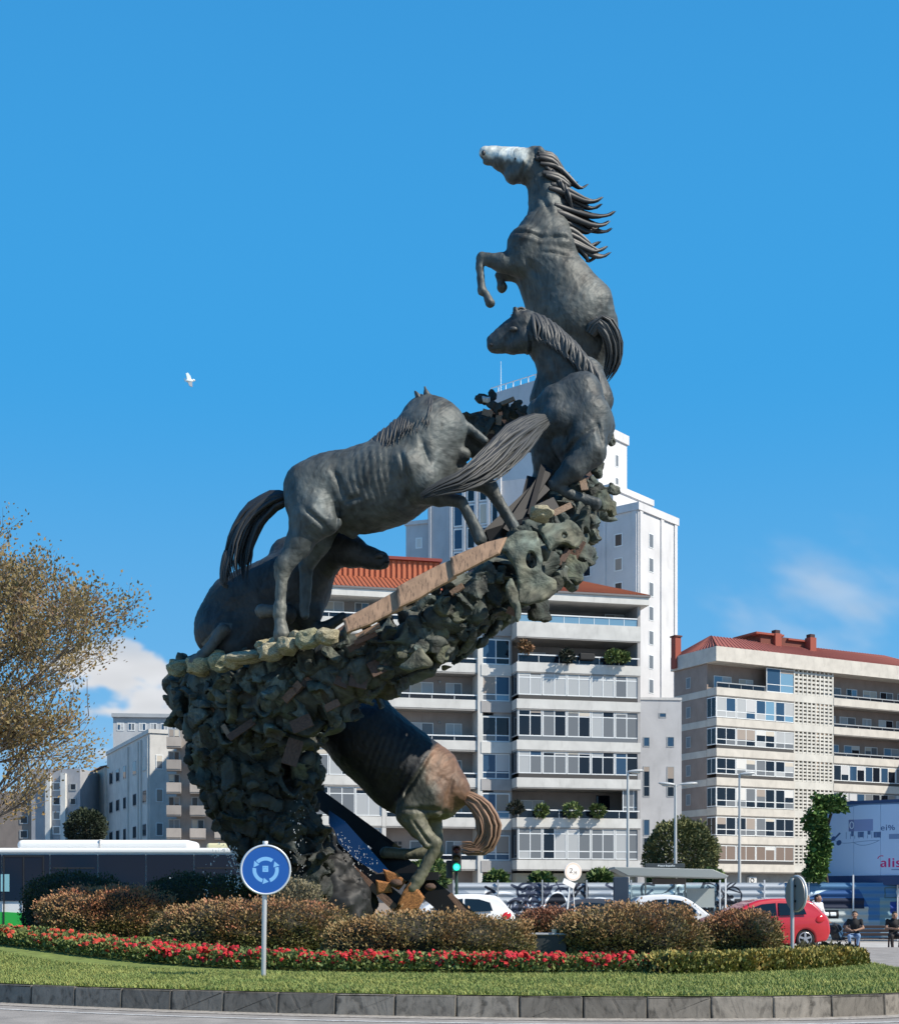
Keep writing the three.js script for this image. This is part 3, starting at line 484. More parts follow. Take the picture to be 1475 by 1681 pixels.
// bones: [[x, y, depth, r], [x, y, depth, r], k]
const boneList = (list) => list.map(([a, b, k = 0.12]) => [J(a), Rm(a), J(b), Rm(b), k]);
function bronzeTone(base = [0.105, 0.108, 0.098], patch) {
  return (x, y, z, nx, ny, nz) => {
    const n = fbm(x * 0.9, y * 0.9, z * 0.9 + 4, 4), m = fbm(x * 5, y * 2.2 + 9, z * 5, 4);
    let k = 1.10 + 1.05 * n + 0.7 * m; const green = clamp(0.5 + 1.6 * fbm(x * 0.6 + 20, y * 0.6, z * 0.6, 3));
    let c = [base[0] * k * (0.97 - 0.10 * green), base[1] * k, base[2] * k * (1.0 + 0.08 * green)];
    if (patch) c = patch(x, y, z, nx, ny, nz, c, n, m);
    return c;
  };
}
function horse(label, bones, { cell = 0.03, ribs, tone, detail = 1, creases = [] } = {}) {
  const B = boneList(bones), f0 = field(B);
  const cr = creases.map(([a, b, w, h]) => ({ a: J(a), b: J(b), w, h, zf: -(a[2] + b[2]) / 2 }));
  const f = (x, y, z) => {
    let d = f0(x, y, z); if (Math.abs(d) > 0.3) return d;
    d += detail * (0.04 * perlin.noise(x * 1.5, y * 1.5, z * 1.5) + 0.010 * perlin.noise(x * 4.6 + 3, y * 4.6, z * 4.6) + 0.012 * perlin.noise(x * 11, y * 11, z * 11));
    if (ribs) { const q = px2({ x, y, z }); d += ribs(q.x, q.y); }
    for (const c of cr) { // carved line on the near side, with a soft raised lip
      const w = sst(c.zf - 0.75, c.zf - 0.35, z); if (w <= 0) continue;
      const dx = c.b.x - c.a.x, dy = c.b.y - c.a.y, t = clamp(((x - c.a.x) * dx + (y - c.a.y) * dy) / (dx * dx + dy * dy)), e = Math.hypot(x - c.a.x - dx * t, y - c.a.y - dy * t), fade = Math.min(1, 4 * t + 0.25, 4 * (1 - t) + 0.25);
      d += w * fade * c.h * (0.85 * Math.exp(-e * e / (c.w * c.w * 0.6)) - 0.3 * Math.exp(-Math.pow((e - c.w * 2.1) / c.w, 2)));
    }
    return d;
  };
  const lo = V(1e9, 1e9, 1e9), hi = V(-1e9, -1e9, -1e9);
  for (const [a, ra, b, rb] of B) for (const [p, r] of [[a, ra], [b, rb]]) { lo.min(p.clone().addScalar(-r - 0.25)); hi.max(p.clone().addScalar(r + 0.25)); }
  const g = netMesh(f, lo, hi, cell, tone || bronzeTone()), P = g.attributes.position, uv = []; for (let i = 0; i < P.count; i++) uv.push((P.getX(i) + 0.62 * P.getZ(i)) / 2.6, (P.getY(i) + 0.45 * P.getZ(i)) / 2.6); g.setAttribute('uv', new THREE.Float32BufferAttribute(uv, 2));
  const m = mesh('horse', g, bronze, monument);
  if (label) m.userData.label = label; return m;
}
// a lock of hair: pixel points with depth, root radius in metres
const lock = (pts, r, flat = 0.55) => tube(pts.map(J), t => r * (t < 0.12 ? 0.6 + t * 3.3 : Math.pow(1 - t, 0.75) * 1.12 + 0.012), 10, 6, flat);
// a flowing bundle along a guide [x, y, depth, half width]: many locks, spread across the guide
function bundle(guide, n, r, wave = 0.25, fan = 0.4) {
  const L = [];
  for (let i = 0; i < n; i++) {
    const u = (i + 0.5) / n * 2 - 1 + rr(-0.05, 0.05), w = rr(-1, 1), ph = rr(0, 6.28), end = guide.length - 1 - (rnd() < 0.5 ? 0 : rr(0, fan));
    const pts = [];
    for (let k = 0; k <= 9; k++) {
      const s = end * k / 9, a = Math.min(guide.length - 2, Math.floor(s)), q = s - a, g0 = guide[a], g1 = guide[a + 1];
      const g = g0.map((v, j) => v + (g1[j] - v) * q), dx = g1[0] - g0[0], dy = g1[1] - g0[1], l = Math.hypot(dx, dy);
      const o = g[3] * (u + wave * 0.22 * Math.sin(k * 0.9 + ph)), dd = (0.75 * Math.sqrt(Math.max(0, 1 - u * u)) * w + 0.12 * Math.sin(k + ph)) * g[3] * g[2] / F;
      pts.push([g[0] - dy / l * o, g[1] + dx / l * o, g[2] + dd]);
    }
    L.push(lock(pts, r * rr(0.7, 1.25), rr(0.5, 0.9)));
  }
  return L;
}
// ---- first horse: rearing at the top, head thrown back
{
  const d = 33.4;
  const h = horse('rearing bronze horse at the very top with raised head', [
    [[862, 270, d, 22], [848, 270, d, 24]], [[848, 270, d, 23], [822, 262, d - 0.03, 16], 0.1], [[822, 262, d - 0.03, 15], [803, 255, d - 0.03, 11.5], 0.1], [[803, 253, d - 0.03, 12], [797, 251, d - 0.03, 11], 0.05], [[808, 262, d, 8], [797, 265, d, 6], 0.04],
    [[858, 280, d - 0.12, 20], [843, 287, d - 0.12, 15], 0.06], [[858, 280, d + 0.12, 20], [843, 287, d + 0.12, 15], 0.06], [[806, 246, d, 7], [856, 252, d, 9], 0.06], [[850, 257, d - 0.26, 6], [842, 258, d - 0.22, 4], 0.04], [[850, 257, d + 0.26, 6], [842, 258, d + 0.22, 4], 0.04],
    [[868, 275, d, 24], [888, 292, d, 21], 0.2], [[888, 290, d, 21], [895, 325, d, 26], 0.2], [[895, 325, d, 26], [900, 362, d, 33], 0.2], [[900, 360, d, 33], [894, 400, d - 0.05, 47], 0.12],
    [[890, 405, d - 0.1, 48], [893, 440, d - 0.1, 47], 0.2], [[893, 440, d - 0.1, 49], [918, 482, d, 56], 0.25], [[918, 482, d, 58], [938, 522, d + 0.1, 68], 0.25], [[938, 522, d + 0.1, 66], [955, 560, d + 0.2, 58], 0.2], [[965, 515, d, 47], [985, 535, d + 0.2, 28], 0.2], [[950, 560, d + 0.2, 52], [965, 625, d + 0.2, 30], 0.2],
    [[862, 402, d - 0.55, 30], [858, 425, d - 0.5, 27]], [[918, 402, d - 0.5, 24], [925, 425, d - 0.35, 22], 0.1],
    [[852, 432, d - 0.5, 20], [824, 431, d - 0.6, 15], 0.12], [[824, 431, d - 0.6, 15], [792, 424, d - 0.6, 9.5], 0.08], [[790, 424, d - 0.6, 9], [787, 440, d - 0.6, 7.5], 0.05], [[787, 440, d - 0.6, 7], [791, 478, d - 0.6, 6.5], 0.05], [[791, 478, d - 0.6, 7.5], [799, 484, d - 0.6, 6], 0.04], [[798, 484, d - 0.6, 6.5], [804, 497, d - 0.6, 9.5], 0.02],
    [[850, 448, d - 0.1, 16], [826, 452, d - 0.1, 9.5], 0.1], [[820, 452, d - 0.1, 8], [822, 464, d - 0.1, 6], 0.04], [[822, 463, d - 0.1, 6.5], [824, 471, d - 0.1, 9], 0.02],
    [[885, 250, d - 0.3, 8], [902, 264, d - 0.35, 3], 0.05], [[874, 247, d - 0.2, 7], [884, 246, d - 0.2, 6], 0.05],
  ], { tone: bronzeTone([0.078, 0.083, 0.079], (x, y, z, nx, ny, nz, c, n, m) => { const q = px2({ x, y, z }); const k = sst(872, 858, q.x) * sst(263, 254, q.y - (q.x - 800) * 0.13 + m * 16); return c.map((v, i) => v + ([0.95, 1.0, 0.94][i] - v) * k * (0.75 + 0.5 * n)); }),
    creases: [[[842, 385, d - 0.75], [900, 388, d - 0.95], 0.06, 0.05], [[900, 388, d - 0.9], [935, 398, d - 0.6], 0.06, 0.05], [[885, 415, d - 0.85], [940, 428, d - 0.6], 0.05, 0.035], [[846, 300, d - 0.4], [868, 262, d - 0.4], 0.04, 0.04], [[880, 300, d - 0.4], [905, 360, d - 0.5], 0.07, 0.04], [[860, 425, d - 0.8], [890, 455, d - 0.8], 0.08, 0.04], [[793, 259, d - 0.3], [808, 263, d - 0.3], 0.02, 0.05]] });
  mesh('eye', new THREE.SphereGeometry(0.06, 10, 8).translate(...J([846, 262, d - 0.33]).toArray()), hairDark, h);
  mesh('nostril', new THREE.SphereGeometry(0.05, 10, 8).scale(1, 1.3, 0.8).translate(...J([793, 251, d - 0.16]).toArray()), hairDark, h);
  const L = [], tips = [[905, 262, 936, 284], [908, 270, 940, 291], [912, 280, 966, 304], [915, 290, 950, 300], [922, 315, 990, 325], [924, 322, 989, 336], [926, 334, 975, 330], [928, 342, 1011, 348], [930, 350, 1002, 364], [932, 358, 1006, 376], [933, 368, 985, 374], [938, 385, 987, 398], [940, 395, 998, 406], [942, 404, 1003, 416], [940, 400, 980, 424]];
  for (const [x0, y0, x1, y1] of tips) for (let q = 0; q < 7; q++) { const j = rr(-5.5, 5.5), j2 = rr(-5, 0) * (q ? 1 : 0), s = rr(-1.6, 1.6), dq = rr(-0.25, 0.25); L.push(lock([[x0 - 22 + rr(-6, 4), y0 - 8 + j, d - 0.25 + dq], [x0 + 4, y0 + j * 1.2, d + dq - 0.1], [(x0 + x1) / 2 + 2, (y0 + y1) / 2 + 9 + j * 0.6, d + dq], [x1 + j2 - 12, y1 + 5 + s * 0.6, d + dq * 0.5], [x1 + j2, y1 - 2 + s * 0.4, d + dq * 0.1]], rr(0.06, 0.10), 0.8)); }
  for (let i = 0; i < 34; i++) { const t = i / 33; L.push(lock([[868 + t * 55, 246 + t * 60, d - 0.1], [880 + t * 52, 252 + t * 62 + rr(-4, 4), d - 0.35 + rr(-0.05, 0.05)], [896 + t * 42, 264 + t * 75 + rr(-4, 4), d - 0.3], [912 + t * 35 + rr(-3, 5), 285 + t * 80, d - 0.1]], 0.06, 0.8)); }
  mesh('mane', L, hairDark, h);
  mesh('tail', bundle([[968, 548, d - 0.75, 8], [984, 524, d - 0.85, 12], [1003, 548, d - 0.8, 15], [1009, 582, d - 0.6, 14], [1002, 606, d - 0.5, 11], [990, 630, d - 0.4, 4]], 30, 0.075, 0.3, 0.6), hairBronze, h);
}
// ---- second horse: seen from behind, head turned left
{
  const d = 30.6;
  const h = horse('bronze horse seen from behind with its head turned left', [
    [[856, 543, d, 27], [842, 553, d, 23]], [[842, 553, d, 23], [822, 562, d - 0.05, 16]], [[822, 562, d - 0.05, 16], [811, 567, d - 0.05, 12.5]], [[858, 558, d - 0.18, 21], [842, 566, d - 0.14, 15], 0.05], [[858, 558, d + 0.18, 21], [842, 566, d + 0.14, 15], 0.05], [[842, 534, d - 0.22, 7], [850, 536, d - 0.24, 5], 0.03], [[838, 532, d, 8], [806, 557, d - 0.05, 7], 0.05],
    [[864, 538, d, 26], [892, 560, d, 28], 0.15], [[892, 560, d, 28], [920, 596, d + 0.1, 36], 0.15], [[920, 596, d + 0.1, 36], [936, 635, d + 0.2, 44], 0.15], [[898, 605, d + 0.05, 14], [895, 655, d + 0.15, 26], 0.12],
    [[960, 618, d + 0.1, 30], [975, 660, d, 30], 0.2],
    [[888, 676, d - 0.75, 24], [915, 664, d - 0.85, 32], 0.06], [[915, 664, d - 0.85, 33], [950, 652, d - 0.75, 38], 0.06], [[950, 652, d - 0.75, 38], [958, 690, d - 0.85, 44], 0.12], [[920, 690, d - 0.95, 36], [958, 690, d - 0.9, 42], 0.1], [[958, 690, d - 0.9, 42], [962, 728, d - 1.1, 34], 0.08], [[958, 700, d - 0.35, 50], [954, 735, d - 0.4, 38], 0.15],
    [[900, 705, d - 0.65, 30], [905, 750, d - 0.4, 32], 0.1], [[905, 750, d - 0.4, 32], [888, 785, d - 0.3, 15], 0.1], [[930, 735, d - 0.45, 40], [930, 765, d - 0.4, 28], 0.1], [[925, 730, d - 0.95, 20], [935, 755, d - 0.95, 16], 0.05],
    [[968, 742, d - 1.2, 27], [940, 770, d - 1.25, 20], 0.06], [[940, 770, d - 1.25, 20], [909, 796, d - 1.2, 12.5], 0.05], [[908, 797, d - 1.2, 12], [935, 812, d - 1.1, 9], 0.04], [[935, 812, d - 1.1, 9], [960, 821, d - 1.0, 9], 0.04], [[960, 821, d - 1.0, 9], [976, 827, d - 0.95, 12], 0.03],
    [[888, 786, d - 0.2, 13], [872, 815, d - 0.2, 9], 0.08], [[872, 815, d - 0.2, 9], [850, 850, d - 0.2, 7], 0.05], [[850, 850, d - 0.2, 7], [842, 862, d - 0.2, 9], 0.04],
    [[848, 520, d - 0.25, 6], [845, 507, d - 0.25, 2.5], 0.04], [[858, 518, d + 0.2, 6], [861, 505, d + 0.2, 2.5], 0.04],
  ], { tone: bronzeTone([0.058, 0.063, 0.063]), creases: [[[925, 740, d - 1.5], [978, 700, d - 1.4], 0.06, 0.05], [[978, 690, d - 1.35], [985, 740, d - 1.1], 0.06, 0.05], [[940, 690, d - 1.5], [925, 725, d - 1.4], 0.06, 0.05], [[872, 575, d - 0.4], [868, 545, d - 0.45], 0.035, 0.06], [[804, 574, d - 0.22], [820, 574, d - 0.24], 0.02, 0.05], [[900, 575, d - 0.4], [925, 630, d - 0.5], 0.05, 0.04]] });
  mesh('eye', new THREE.SphereGeometry(0.07, 10, 8).scale(1.3, 0.8, 0.7).translate(...J([842, 540, d - 0.37]).toArray()), hairBronze, h);
  mesh('nostril', new THREE.SphereGeometry(0.05, 8, 6).scale(1.3, 0.8, 0.7).translate(...J([806, 566, d - 0.19]).toArray()), hairDark, h);
  const L = []; for (let i = 0; i < 60; i++) { const t = i / 59, x = 866 + 98 * t, y = 516 + 22 * t + 62 * t * t; L.push(lock([[x - 5, y - 3, d - 0.05], [x + 7, y + 3 + rr(-3, 3), d - 0.3], [x + 13 + 5 * t + rr(-3, 3), y + 20, d - 0.48 + rr(-0.06, 0.06)], [x + 14 + 6 * t + rr(-4, 4), y + 36 + 8 * t, d - 0.52], [x + 24 + 6 * t + rr(-7, 7), y + 48 + 16 * t, d - 0.5]], rr(0.05, 0.075), 0.8)); }
  for (let i = 0; i < 8; i++) L.push(lock([[868 + rr(-4, 8), 514, d - 0.15], [852 + rr(-5, 5), 509 + rr(-4, 3), d - 0.2 + rr(-0.2, 0.2)], [840 + rr(-4, 4), 516 + rr(-4, 8), d - 0.3]], 0.06, 0.7));
  mesh('mane', L, hairBronze, h);
  mesh('tail', bundle([[897, 689, d - 1.5, 7], [874, 700, d - 2.1, 17], [842, 726, d - 2.8, 25], [806, 762, d - 3.4, 24], [762, 789, d - 3.8, 17], [718, 803, d - 3.95, 10], [690, 816, d - 3.95, 4]], 110, 0.05, 0.75, 2.6), tailBronze, h);
}
// ---- third horse: the large one in the middle, flank towards us
{
  const d = 27.6;
  const top = x => x < 525 ? 756 + (525 - x) * 0.55 : 756 - (x - 525) * 0.33;
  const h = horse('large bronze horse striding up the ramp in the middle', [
    [[515, 812, d, 50], [540, 806, d, 54]], [[540, 806, d, 54], [585, 808, d, 62], 0.3], [[585, 806, d, 62], [635, 794, d, 66], 0.3], [[635, 792, d, 64], [680, 772, d, 56], 0.3], [[665, 745, d - 0.05, 42], [690, 720, d, 46], 0.25], [[680, 770, d, 58], [702, 790, d - 0.05, 34], 0.2],
    [[690, 745, d, 58], [715, 712, d + 0.05, 52], 0.25], [[700, 715, d, 52], [700, 688, d + 0.1, 38], 0.2], [[600, 830, d, 38], [645, 812, d, 36], 0.25], [[560, 850, d, 24], [580, 878, d, 8], 0.1],
    [[715, 700, d + 0.1, 34], [732, 702, d + 0.15, 28], 0.12], [[738, 704, d + 0.35, 24], [770, 728, d + 0.4, 17], 0.08], [[770, 728, d + 0.4, 16], [798, 752, d + 0.45, 12], 0.08], [[742, 683, d - 0.12, 7], [795, 724, d - 0.05, 6.5], 0.03], [[742, 688, d + 0.1, 9], [792, 726, d + 0.15, 8], 0.05], [[722, 738, d - 0.08, 26], [762, 746, d - 0.02, 12], 0.06], [[725, 722, d - 0.25, 16], [735, 745, d - 0.2, 14], 0.05],
    [[697, 634, d - 0.15, 2], [706, 664, d - 0.1, 9], 0.05], [[680, 641, d + 0.25, 2], [694, 664, d + 0.2, 9], 0.05],
    [[505, 822, d - 0.45, 38], [512, 852, d - 0.6, 34], 0.2], [[520, 845, d - 0.6, 34], [540, 858, d - 0.65, 18], 0.12], [[510, 858, d - 0.6, 32], [492, 892, d - 0.6, 21], 0.12], [[492, 892, d - 0.6, 21], [466, 930, d - 0.65, 13], 0.1], [[466, 926, d - 0.65, 14], [463, 945, d - 0.65, 11], 0.06], [[463, 945, d - 0.65, 9.5], [460, 996, d - 0.65, 8.5], 0.05], [[460, 996, d - 0.65, 10.5], [459, 1008, d - 0.65, 10.5], 0.05], [[459, 1010, d - 0.65, 9], [461, 1026, d - 0.65, 9], 0.04], [[461, 1026, d - 0.65, 10], [462, 1042, d - 0.65, 13], 0.03],
    [[530, 850, d + 0.45, 34], [520, 890, d + 0.5, 22], 0.15], [[520, 890, d + 0.5, 22], [503, 930, d + 0.6, 13], 0.1], [[503, 930, d + 0.6, 11], [500, 1010, d + 0.6, 8], 0.05],
    [[690, 800, d - 0.4, 26], [722, 816, d - 0.45, 15], 0.12], [[722, 816, d - 0.45, 14], [757, 824, d - 0.45, 11], 0.08], [[757, 824, d - 0.45, 10], [782, 872, d - 0.4, 8], 0.05], [[782, 872, d - 0.4, 9], [788, 886, d - 0.4, 11], 0.04],
    [[720, 780, d + 0.3, 34], [780, 786, d + 0.35, 17], 0.15], [[780, 786, d + 0.35, 16], [803, 800, d + 0.4, 13], 0.1], [[803, 800, d + 0.4, 12], [828, 840, d + 0.45, 9], 0.06], [[828, 840, d + 0.45, 9], [845, 868, d + 0.45, 9], 0.05],
    [[668, 770, d - 0.5, 38], [690, 790, d - 0.45, 34], 0.12], [[500, 795, d - 0.4, 34], [530, 790, d - 0.45, 34], 0.15],
  ], { cell: 0.03, tone: bronzeTone([0.082, 0.087, 0.083], (x, y, z, nx, ny, nz, c, n, m) => { const q = px2({ x, y, z }), k = sst(915, 950, q.y + m * 20) * sst(480, 474, q.x) * 0.75; return c.map((v, i) => v + ([0.2, 0.205, 0.18][i] - v) * k); }), ribs: (x, y) => 0.009 * Math.sin((x - (y - 740) * 0.16 + 6 * perlin.noise(x * 0.03, y * 0.02, 1)) / 11.3 * 6.283) * sst(562, 580, x) * sst(650, 625, x) * sst(736 - (x - 570) * 0.3, 752 - (x - 570) * 0.3, y) * sst(850, 800, y),  // lower hind leg: sunlight painted in as a paler bronze tone
    creases: [[[545, 765, d - 1.0], [568, 812, d - 1.15], 0.06, 0.05], [[568, 812, d - 1.15], [590, 806, d - 1.1], 0.05, 0.05], [[500, 835, d - 1.0], [532, 862, d - 1.0], 0.05, 0.06], [[552, 820, d - 1.1], [550, 860, d - 1.0], 0.05, 0.06], [[655, 735, d - 1.0], [672, 790, d - 1.15], 0.05, 0.05], [[672, 790, d - 1.1], [655, 830, d - 0.9], 0.06, 0.05], [[690, 715, d - 0.8], [705, 760, d - 0.9], 0.06, 0.04]] });
  const L = []; for (let i = 0; i < 56; i++) { const t = i / 55, x = 606 + t * 104, y = 731 - 40 * t - 32 * Math.pow(t, 1.4) - 10 * Math.sin(t * 3.1); L.push(lock([[x + 8, y + 6, d + 0.05], [x + 2, y - 4 + rr(-3, 3), d - 0.25], [x + rr(-6, 2), y + 12, d - 0.56], [x - 4 + rr(-6, 3), y + 34 + rr(-8, 8), d - 0.78]], rr(0.05, 0.085), 0.8)); }
  for (const [a, b, c, e] of [[690, 655, 680, 641], [702, 655, 697, 636], [712, 662, 712, 648], [722, 668, 736, 676], [700, 660, 690, 646]]) L.push(lock([[a, b + 6, d - 0.1], [(a + c) / 2, (b + e) / 2, d - 0.15], [c, e, d - 0.15]], 0.09, 0.7));
  mesh('mane', L, hairBronze, h);
  mesh('tail', bundle([[470, 817, d, 7], [446, 824, d, 13], [415, 848, d, 19], [394, 888, d, 22], [388, 925, d - 0.05, 22], [392, 956, d - 0.1, 16]], 40, 0.085, 0.3, 0.8).concat(bundle([[376, 905, d - 0.1, 6], [368, 940, d - 0.1, 5], [367, 958, d - 0.1, 5], [377, 966, d - 0.1, 2]], 7, 0.07)), hairDark, h);
}
// ---- fourth horse: lower left, climbing behind the third
{
  const d = 29.6;
  const h = horse('bronze horse coloured dark as in shade at the lower left half hidden by the large horse', [
    [[364, 1024, d, 44], [395, 1000, d, 52], 0.3], [[395, 1000, d, 52], [440, 982, d, 56], 0.3], [[440, 982, d, 56], [488, 960, d - 0.2, 56], 0.3], [[488, 955, d - 0.2, 50], [520, 915, d - 0.5, 40], 0.25], [[520, 915, d - 0.5, 38], [560, 896, d - 0.9, 26], 0.15], [[470, 910, d, 26], [505, 890, d, 22], 0.2],
    [[558, 900, d - 0.9, 25], [578, 906, d - 1.0, 25], 0.15], [[578, 906, d - 1.0, 24], [605, 916, d - 1.1, 17], 0.12], [[605, 916, d - 1.1, 17], [624, 921, d - 1.15, 15], 0.1],
    [[360, 1040, d - 0.3, 42], [385, 1062, d - 0.4, 34], 0.2], [[400, 1040, d - 0.2, 46], [455, 1020, d - 0.2, 44], 0.2], [[365, 1050, d - 0.4, 26], [366, 1036, d - 0.9, 10], 0.1], [[366, 1034, d - 0.9, 9.5], [345, 1062, d - 0.9, 8], 0.05], [[345, 1062, d - 0.9, 8], [328, 1080, d - 0.9, 9], 0.04], [[328, 1080, d - 0.9, 9], [318, 1088, d - 0.9, 11], 0.03],
    [[490, 980, d - 0.3, 36], [502, 1006, d - 0.4, 26], 0.2], [[502, 1006, d - 0.4, 24], [508, 1036, d - 0.4, 12], 0.12], [[508, 1036, d - 0.4, 11], [538, 1028, d - 0.5, 8], 0.06], [[538, 1028, d - 0.5, 8], [562, 1013, d - 0.5, 8], 0.05],
    [[470, 1010, d - 0.9, 16], [448, 1003, d - 1.2, 8], 0.08], [[448, 1003, d - 1.25, 8], [431, 1004, d - 1.25, 12], 0.04],
  ], { tone: bronzeTone([0.032, 0.035, 0.037], (x, y, z, nx, ny, nz, c, n) => { const q = px2({ x, y, z }); const k = (Math.abs((q.x - 343) * 0.75 + (q.y - 1060) * 0.66) < 11 && q.y > 1022 && q.y < 1092 && q.x < 380 && z > -29.0) || (q.x < 455 && q.x > 418 && q.y > 985 && q.y < 1018 && z > -28.75) ? 1 : 0; return k ? c.map((v, i) => [0.17, 0.17, 0.155][i] * (0.9 + n)) : c; }) });  // dark base is painted shade; cannon and hoof painted paler as sunlit
  mesh('muzzle', (() => { const g = new THREE.TorusGeometry(0.13, 0.055, 8, 18, 5.2); g.rotateY(-0.9); g.rotateZ(1.0); return g.translate(...J([626, 921, d - 1.32]).toArray()); })(), hairBronze, h).userData.label = 'pale open nostril rim on the dark head';
  const L = []; for (let i = 0; i < 22; i++) { const t = i / 21, x = 440 + t * 110, y = 925 - 48 * t + 12 * t * t; L.push(lock([[x + 6, y + 14, d - 0.2 - t * 0.5], [x, y + 4, d - 0.3 - t * 0.5], [x - 10, y + 8, d - 0.4 - t * 0.5], [x - 24, y + 18 + rr(-4, 4), d - 0.4 - t * 0.5]], 0.085, 0.7)); }
  mesh('mane', L, hairDark, h);
}
// ---- fifth horse: at the foot, rump to the right, head lost in the rocks
{
  const d = 31.2;
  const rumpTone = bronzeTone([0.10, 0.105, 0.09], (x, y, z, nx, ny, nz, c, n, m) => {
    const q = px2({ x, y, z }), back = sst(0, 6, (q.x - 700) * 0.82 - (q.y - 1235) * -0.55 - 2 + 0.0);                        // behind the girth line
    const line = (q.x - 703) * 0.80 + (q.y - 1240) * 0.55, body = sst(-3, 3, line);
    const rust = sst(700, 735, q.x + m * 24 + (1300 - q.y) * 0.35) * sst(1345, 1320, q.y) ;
    const dark = [0.017, 0.020, 0.024], k = 0.9 + 0.8 * n;  // dark: shadow of the ramp above, painted over the front half
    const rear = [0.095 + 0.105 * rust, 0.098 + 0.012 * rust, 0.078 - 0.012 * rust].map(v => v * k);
    return q.y > 1335 ? [0.15 * k, 0.145 * k, 0.10 * k] : dark.map((v, i) => v * k + (rear[i] - v * k) * body);  // lower legs painted paler, as if in sun
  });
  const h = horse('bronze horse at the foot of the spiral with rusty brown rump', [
    [[716, 1296, d, 44], [704, 1284, d, 52], 0.3], [[704, 1282, d, 53], [680, 1272, d, 58], 0.3], [[680, 1270, d, 58], [640, 1246, d, 62], 0.3], [[640, 1244, d, 62], [600, 1212, d, 62], 0.3], [[600, 1210, d, 60], [565, 1186, d + 0.1, 52], 0.3], [[565, 1186, d + 0.1, 50], [515, 1180, d + 0.2, 36], 0.2], [[600, 1180, d, 40], [615, 1150, d, 18], 0.2], [[640, 1285, d, 40], [670, 1310, d - 0.1, 34], 0.2],
    [[736, 1300, d - 0.1, 36], [725, 1318, d - 0.1, 28], 0.15], [[700, 1310, d - 0.6, 36], [676, 1322, d - 0.7, 26], 0.15],
    [[672, 1335, d - 0.75, 24], [688, 1362, d - 0.8, 17], 0.1], [[688, 1362, d - 0.8, 17], [712, 1384, d - 0.85, 11], 0.08], [[660, 1338, d - 0.85, 10], [700, 1388, d - 0.95, 7], 0.05], [[712, 1384, d - 0.85, 12], [711, 1396, d - 0.85, 10], 0.05], [[711, 1396, d - 0.85, 10], [692, 1434, d - 0.9, 8], 0.05], [[692, 1434, d - 0.9, 8], [684, 1446, d - 0.9, 10], 0.04], [[684, 1446, d - 0.9, 9], [676, 1458, d - 0.9, 11], 0.03],
    [[700, 1330, d + 0.3, 28], [712, 1375, d + 0.3, 14], 0.12], [[712, 1378, d + 0.3, 14], [716, 1398, d + 0.2, 11], 0.06], [[716, 1398, d + 0.2, 11], [665, 1402, d + 0.1, 9], 0.05], [[665, 1402, d + 0.1, 9], [632, 1400, d + 0.1, 10], 0.05],
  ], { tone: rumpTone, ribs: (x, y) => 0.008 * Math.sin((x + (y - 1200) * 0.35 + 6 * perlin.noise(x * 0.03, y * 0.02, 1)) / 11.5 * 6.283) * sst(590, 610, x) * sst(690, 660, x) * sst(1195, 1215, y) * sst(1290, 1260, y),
    creases: [[[706, 1236, d - 0.9], [655, 1320, d - 1.15], 0.045, 0.06], [[658, 1328, d - 1.1], [735, 1330, d - 1.0], 0.05, 0.05], [[745, 1270, d - 0.7], [725, 1335, d - 0.8], 0.06, 0.03], [[676, 1345, d - 1.1], [704, 1384, d - 1.1], 0.03, 0.05]] });
  const L = []; for (let i = 0; i < 18; i++) { const t = i / 17, x = 575 + t * 62, y = 1146 + 22 * t * t; L.push(lock([[x, y - 4, d - 0.3], [x + 4, y + 6, d - 0.5], [x + 2 + rr(-4, 4), y + 26, d - 0.62]], 0.08, 0.7)); }
  mesh('mane', L, hairDark, h);
  const rustHair = new THREE.MeshStandardMaterial({ color: C(0.24, 0.145, 0.095), roughness: 0.62, metalness: 0.15 });
  const tl = mesh('tail', bundle([[760, 1306, d - 0.25, 7], [782, 1318, d - 0.3, 12], [799, 1342, d - 0.35, 17], [803, 1372, d - 0.4, 19], [786, 1396, d - 0.45, 15], [754, 1389, d - 0.45, 8]], 44, 0.075, 0.3, 0.7), rustHair, h); tl.userData.label = 'rust brown curled tail';
}
seed = 440044;
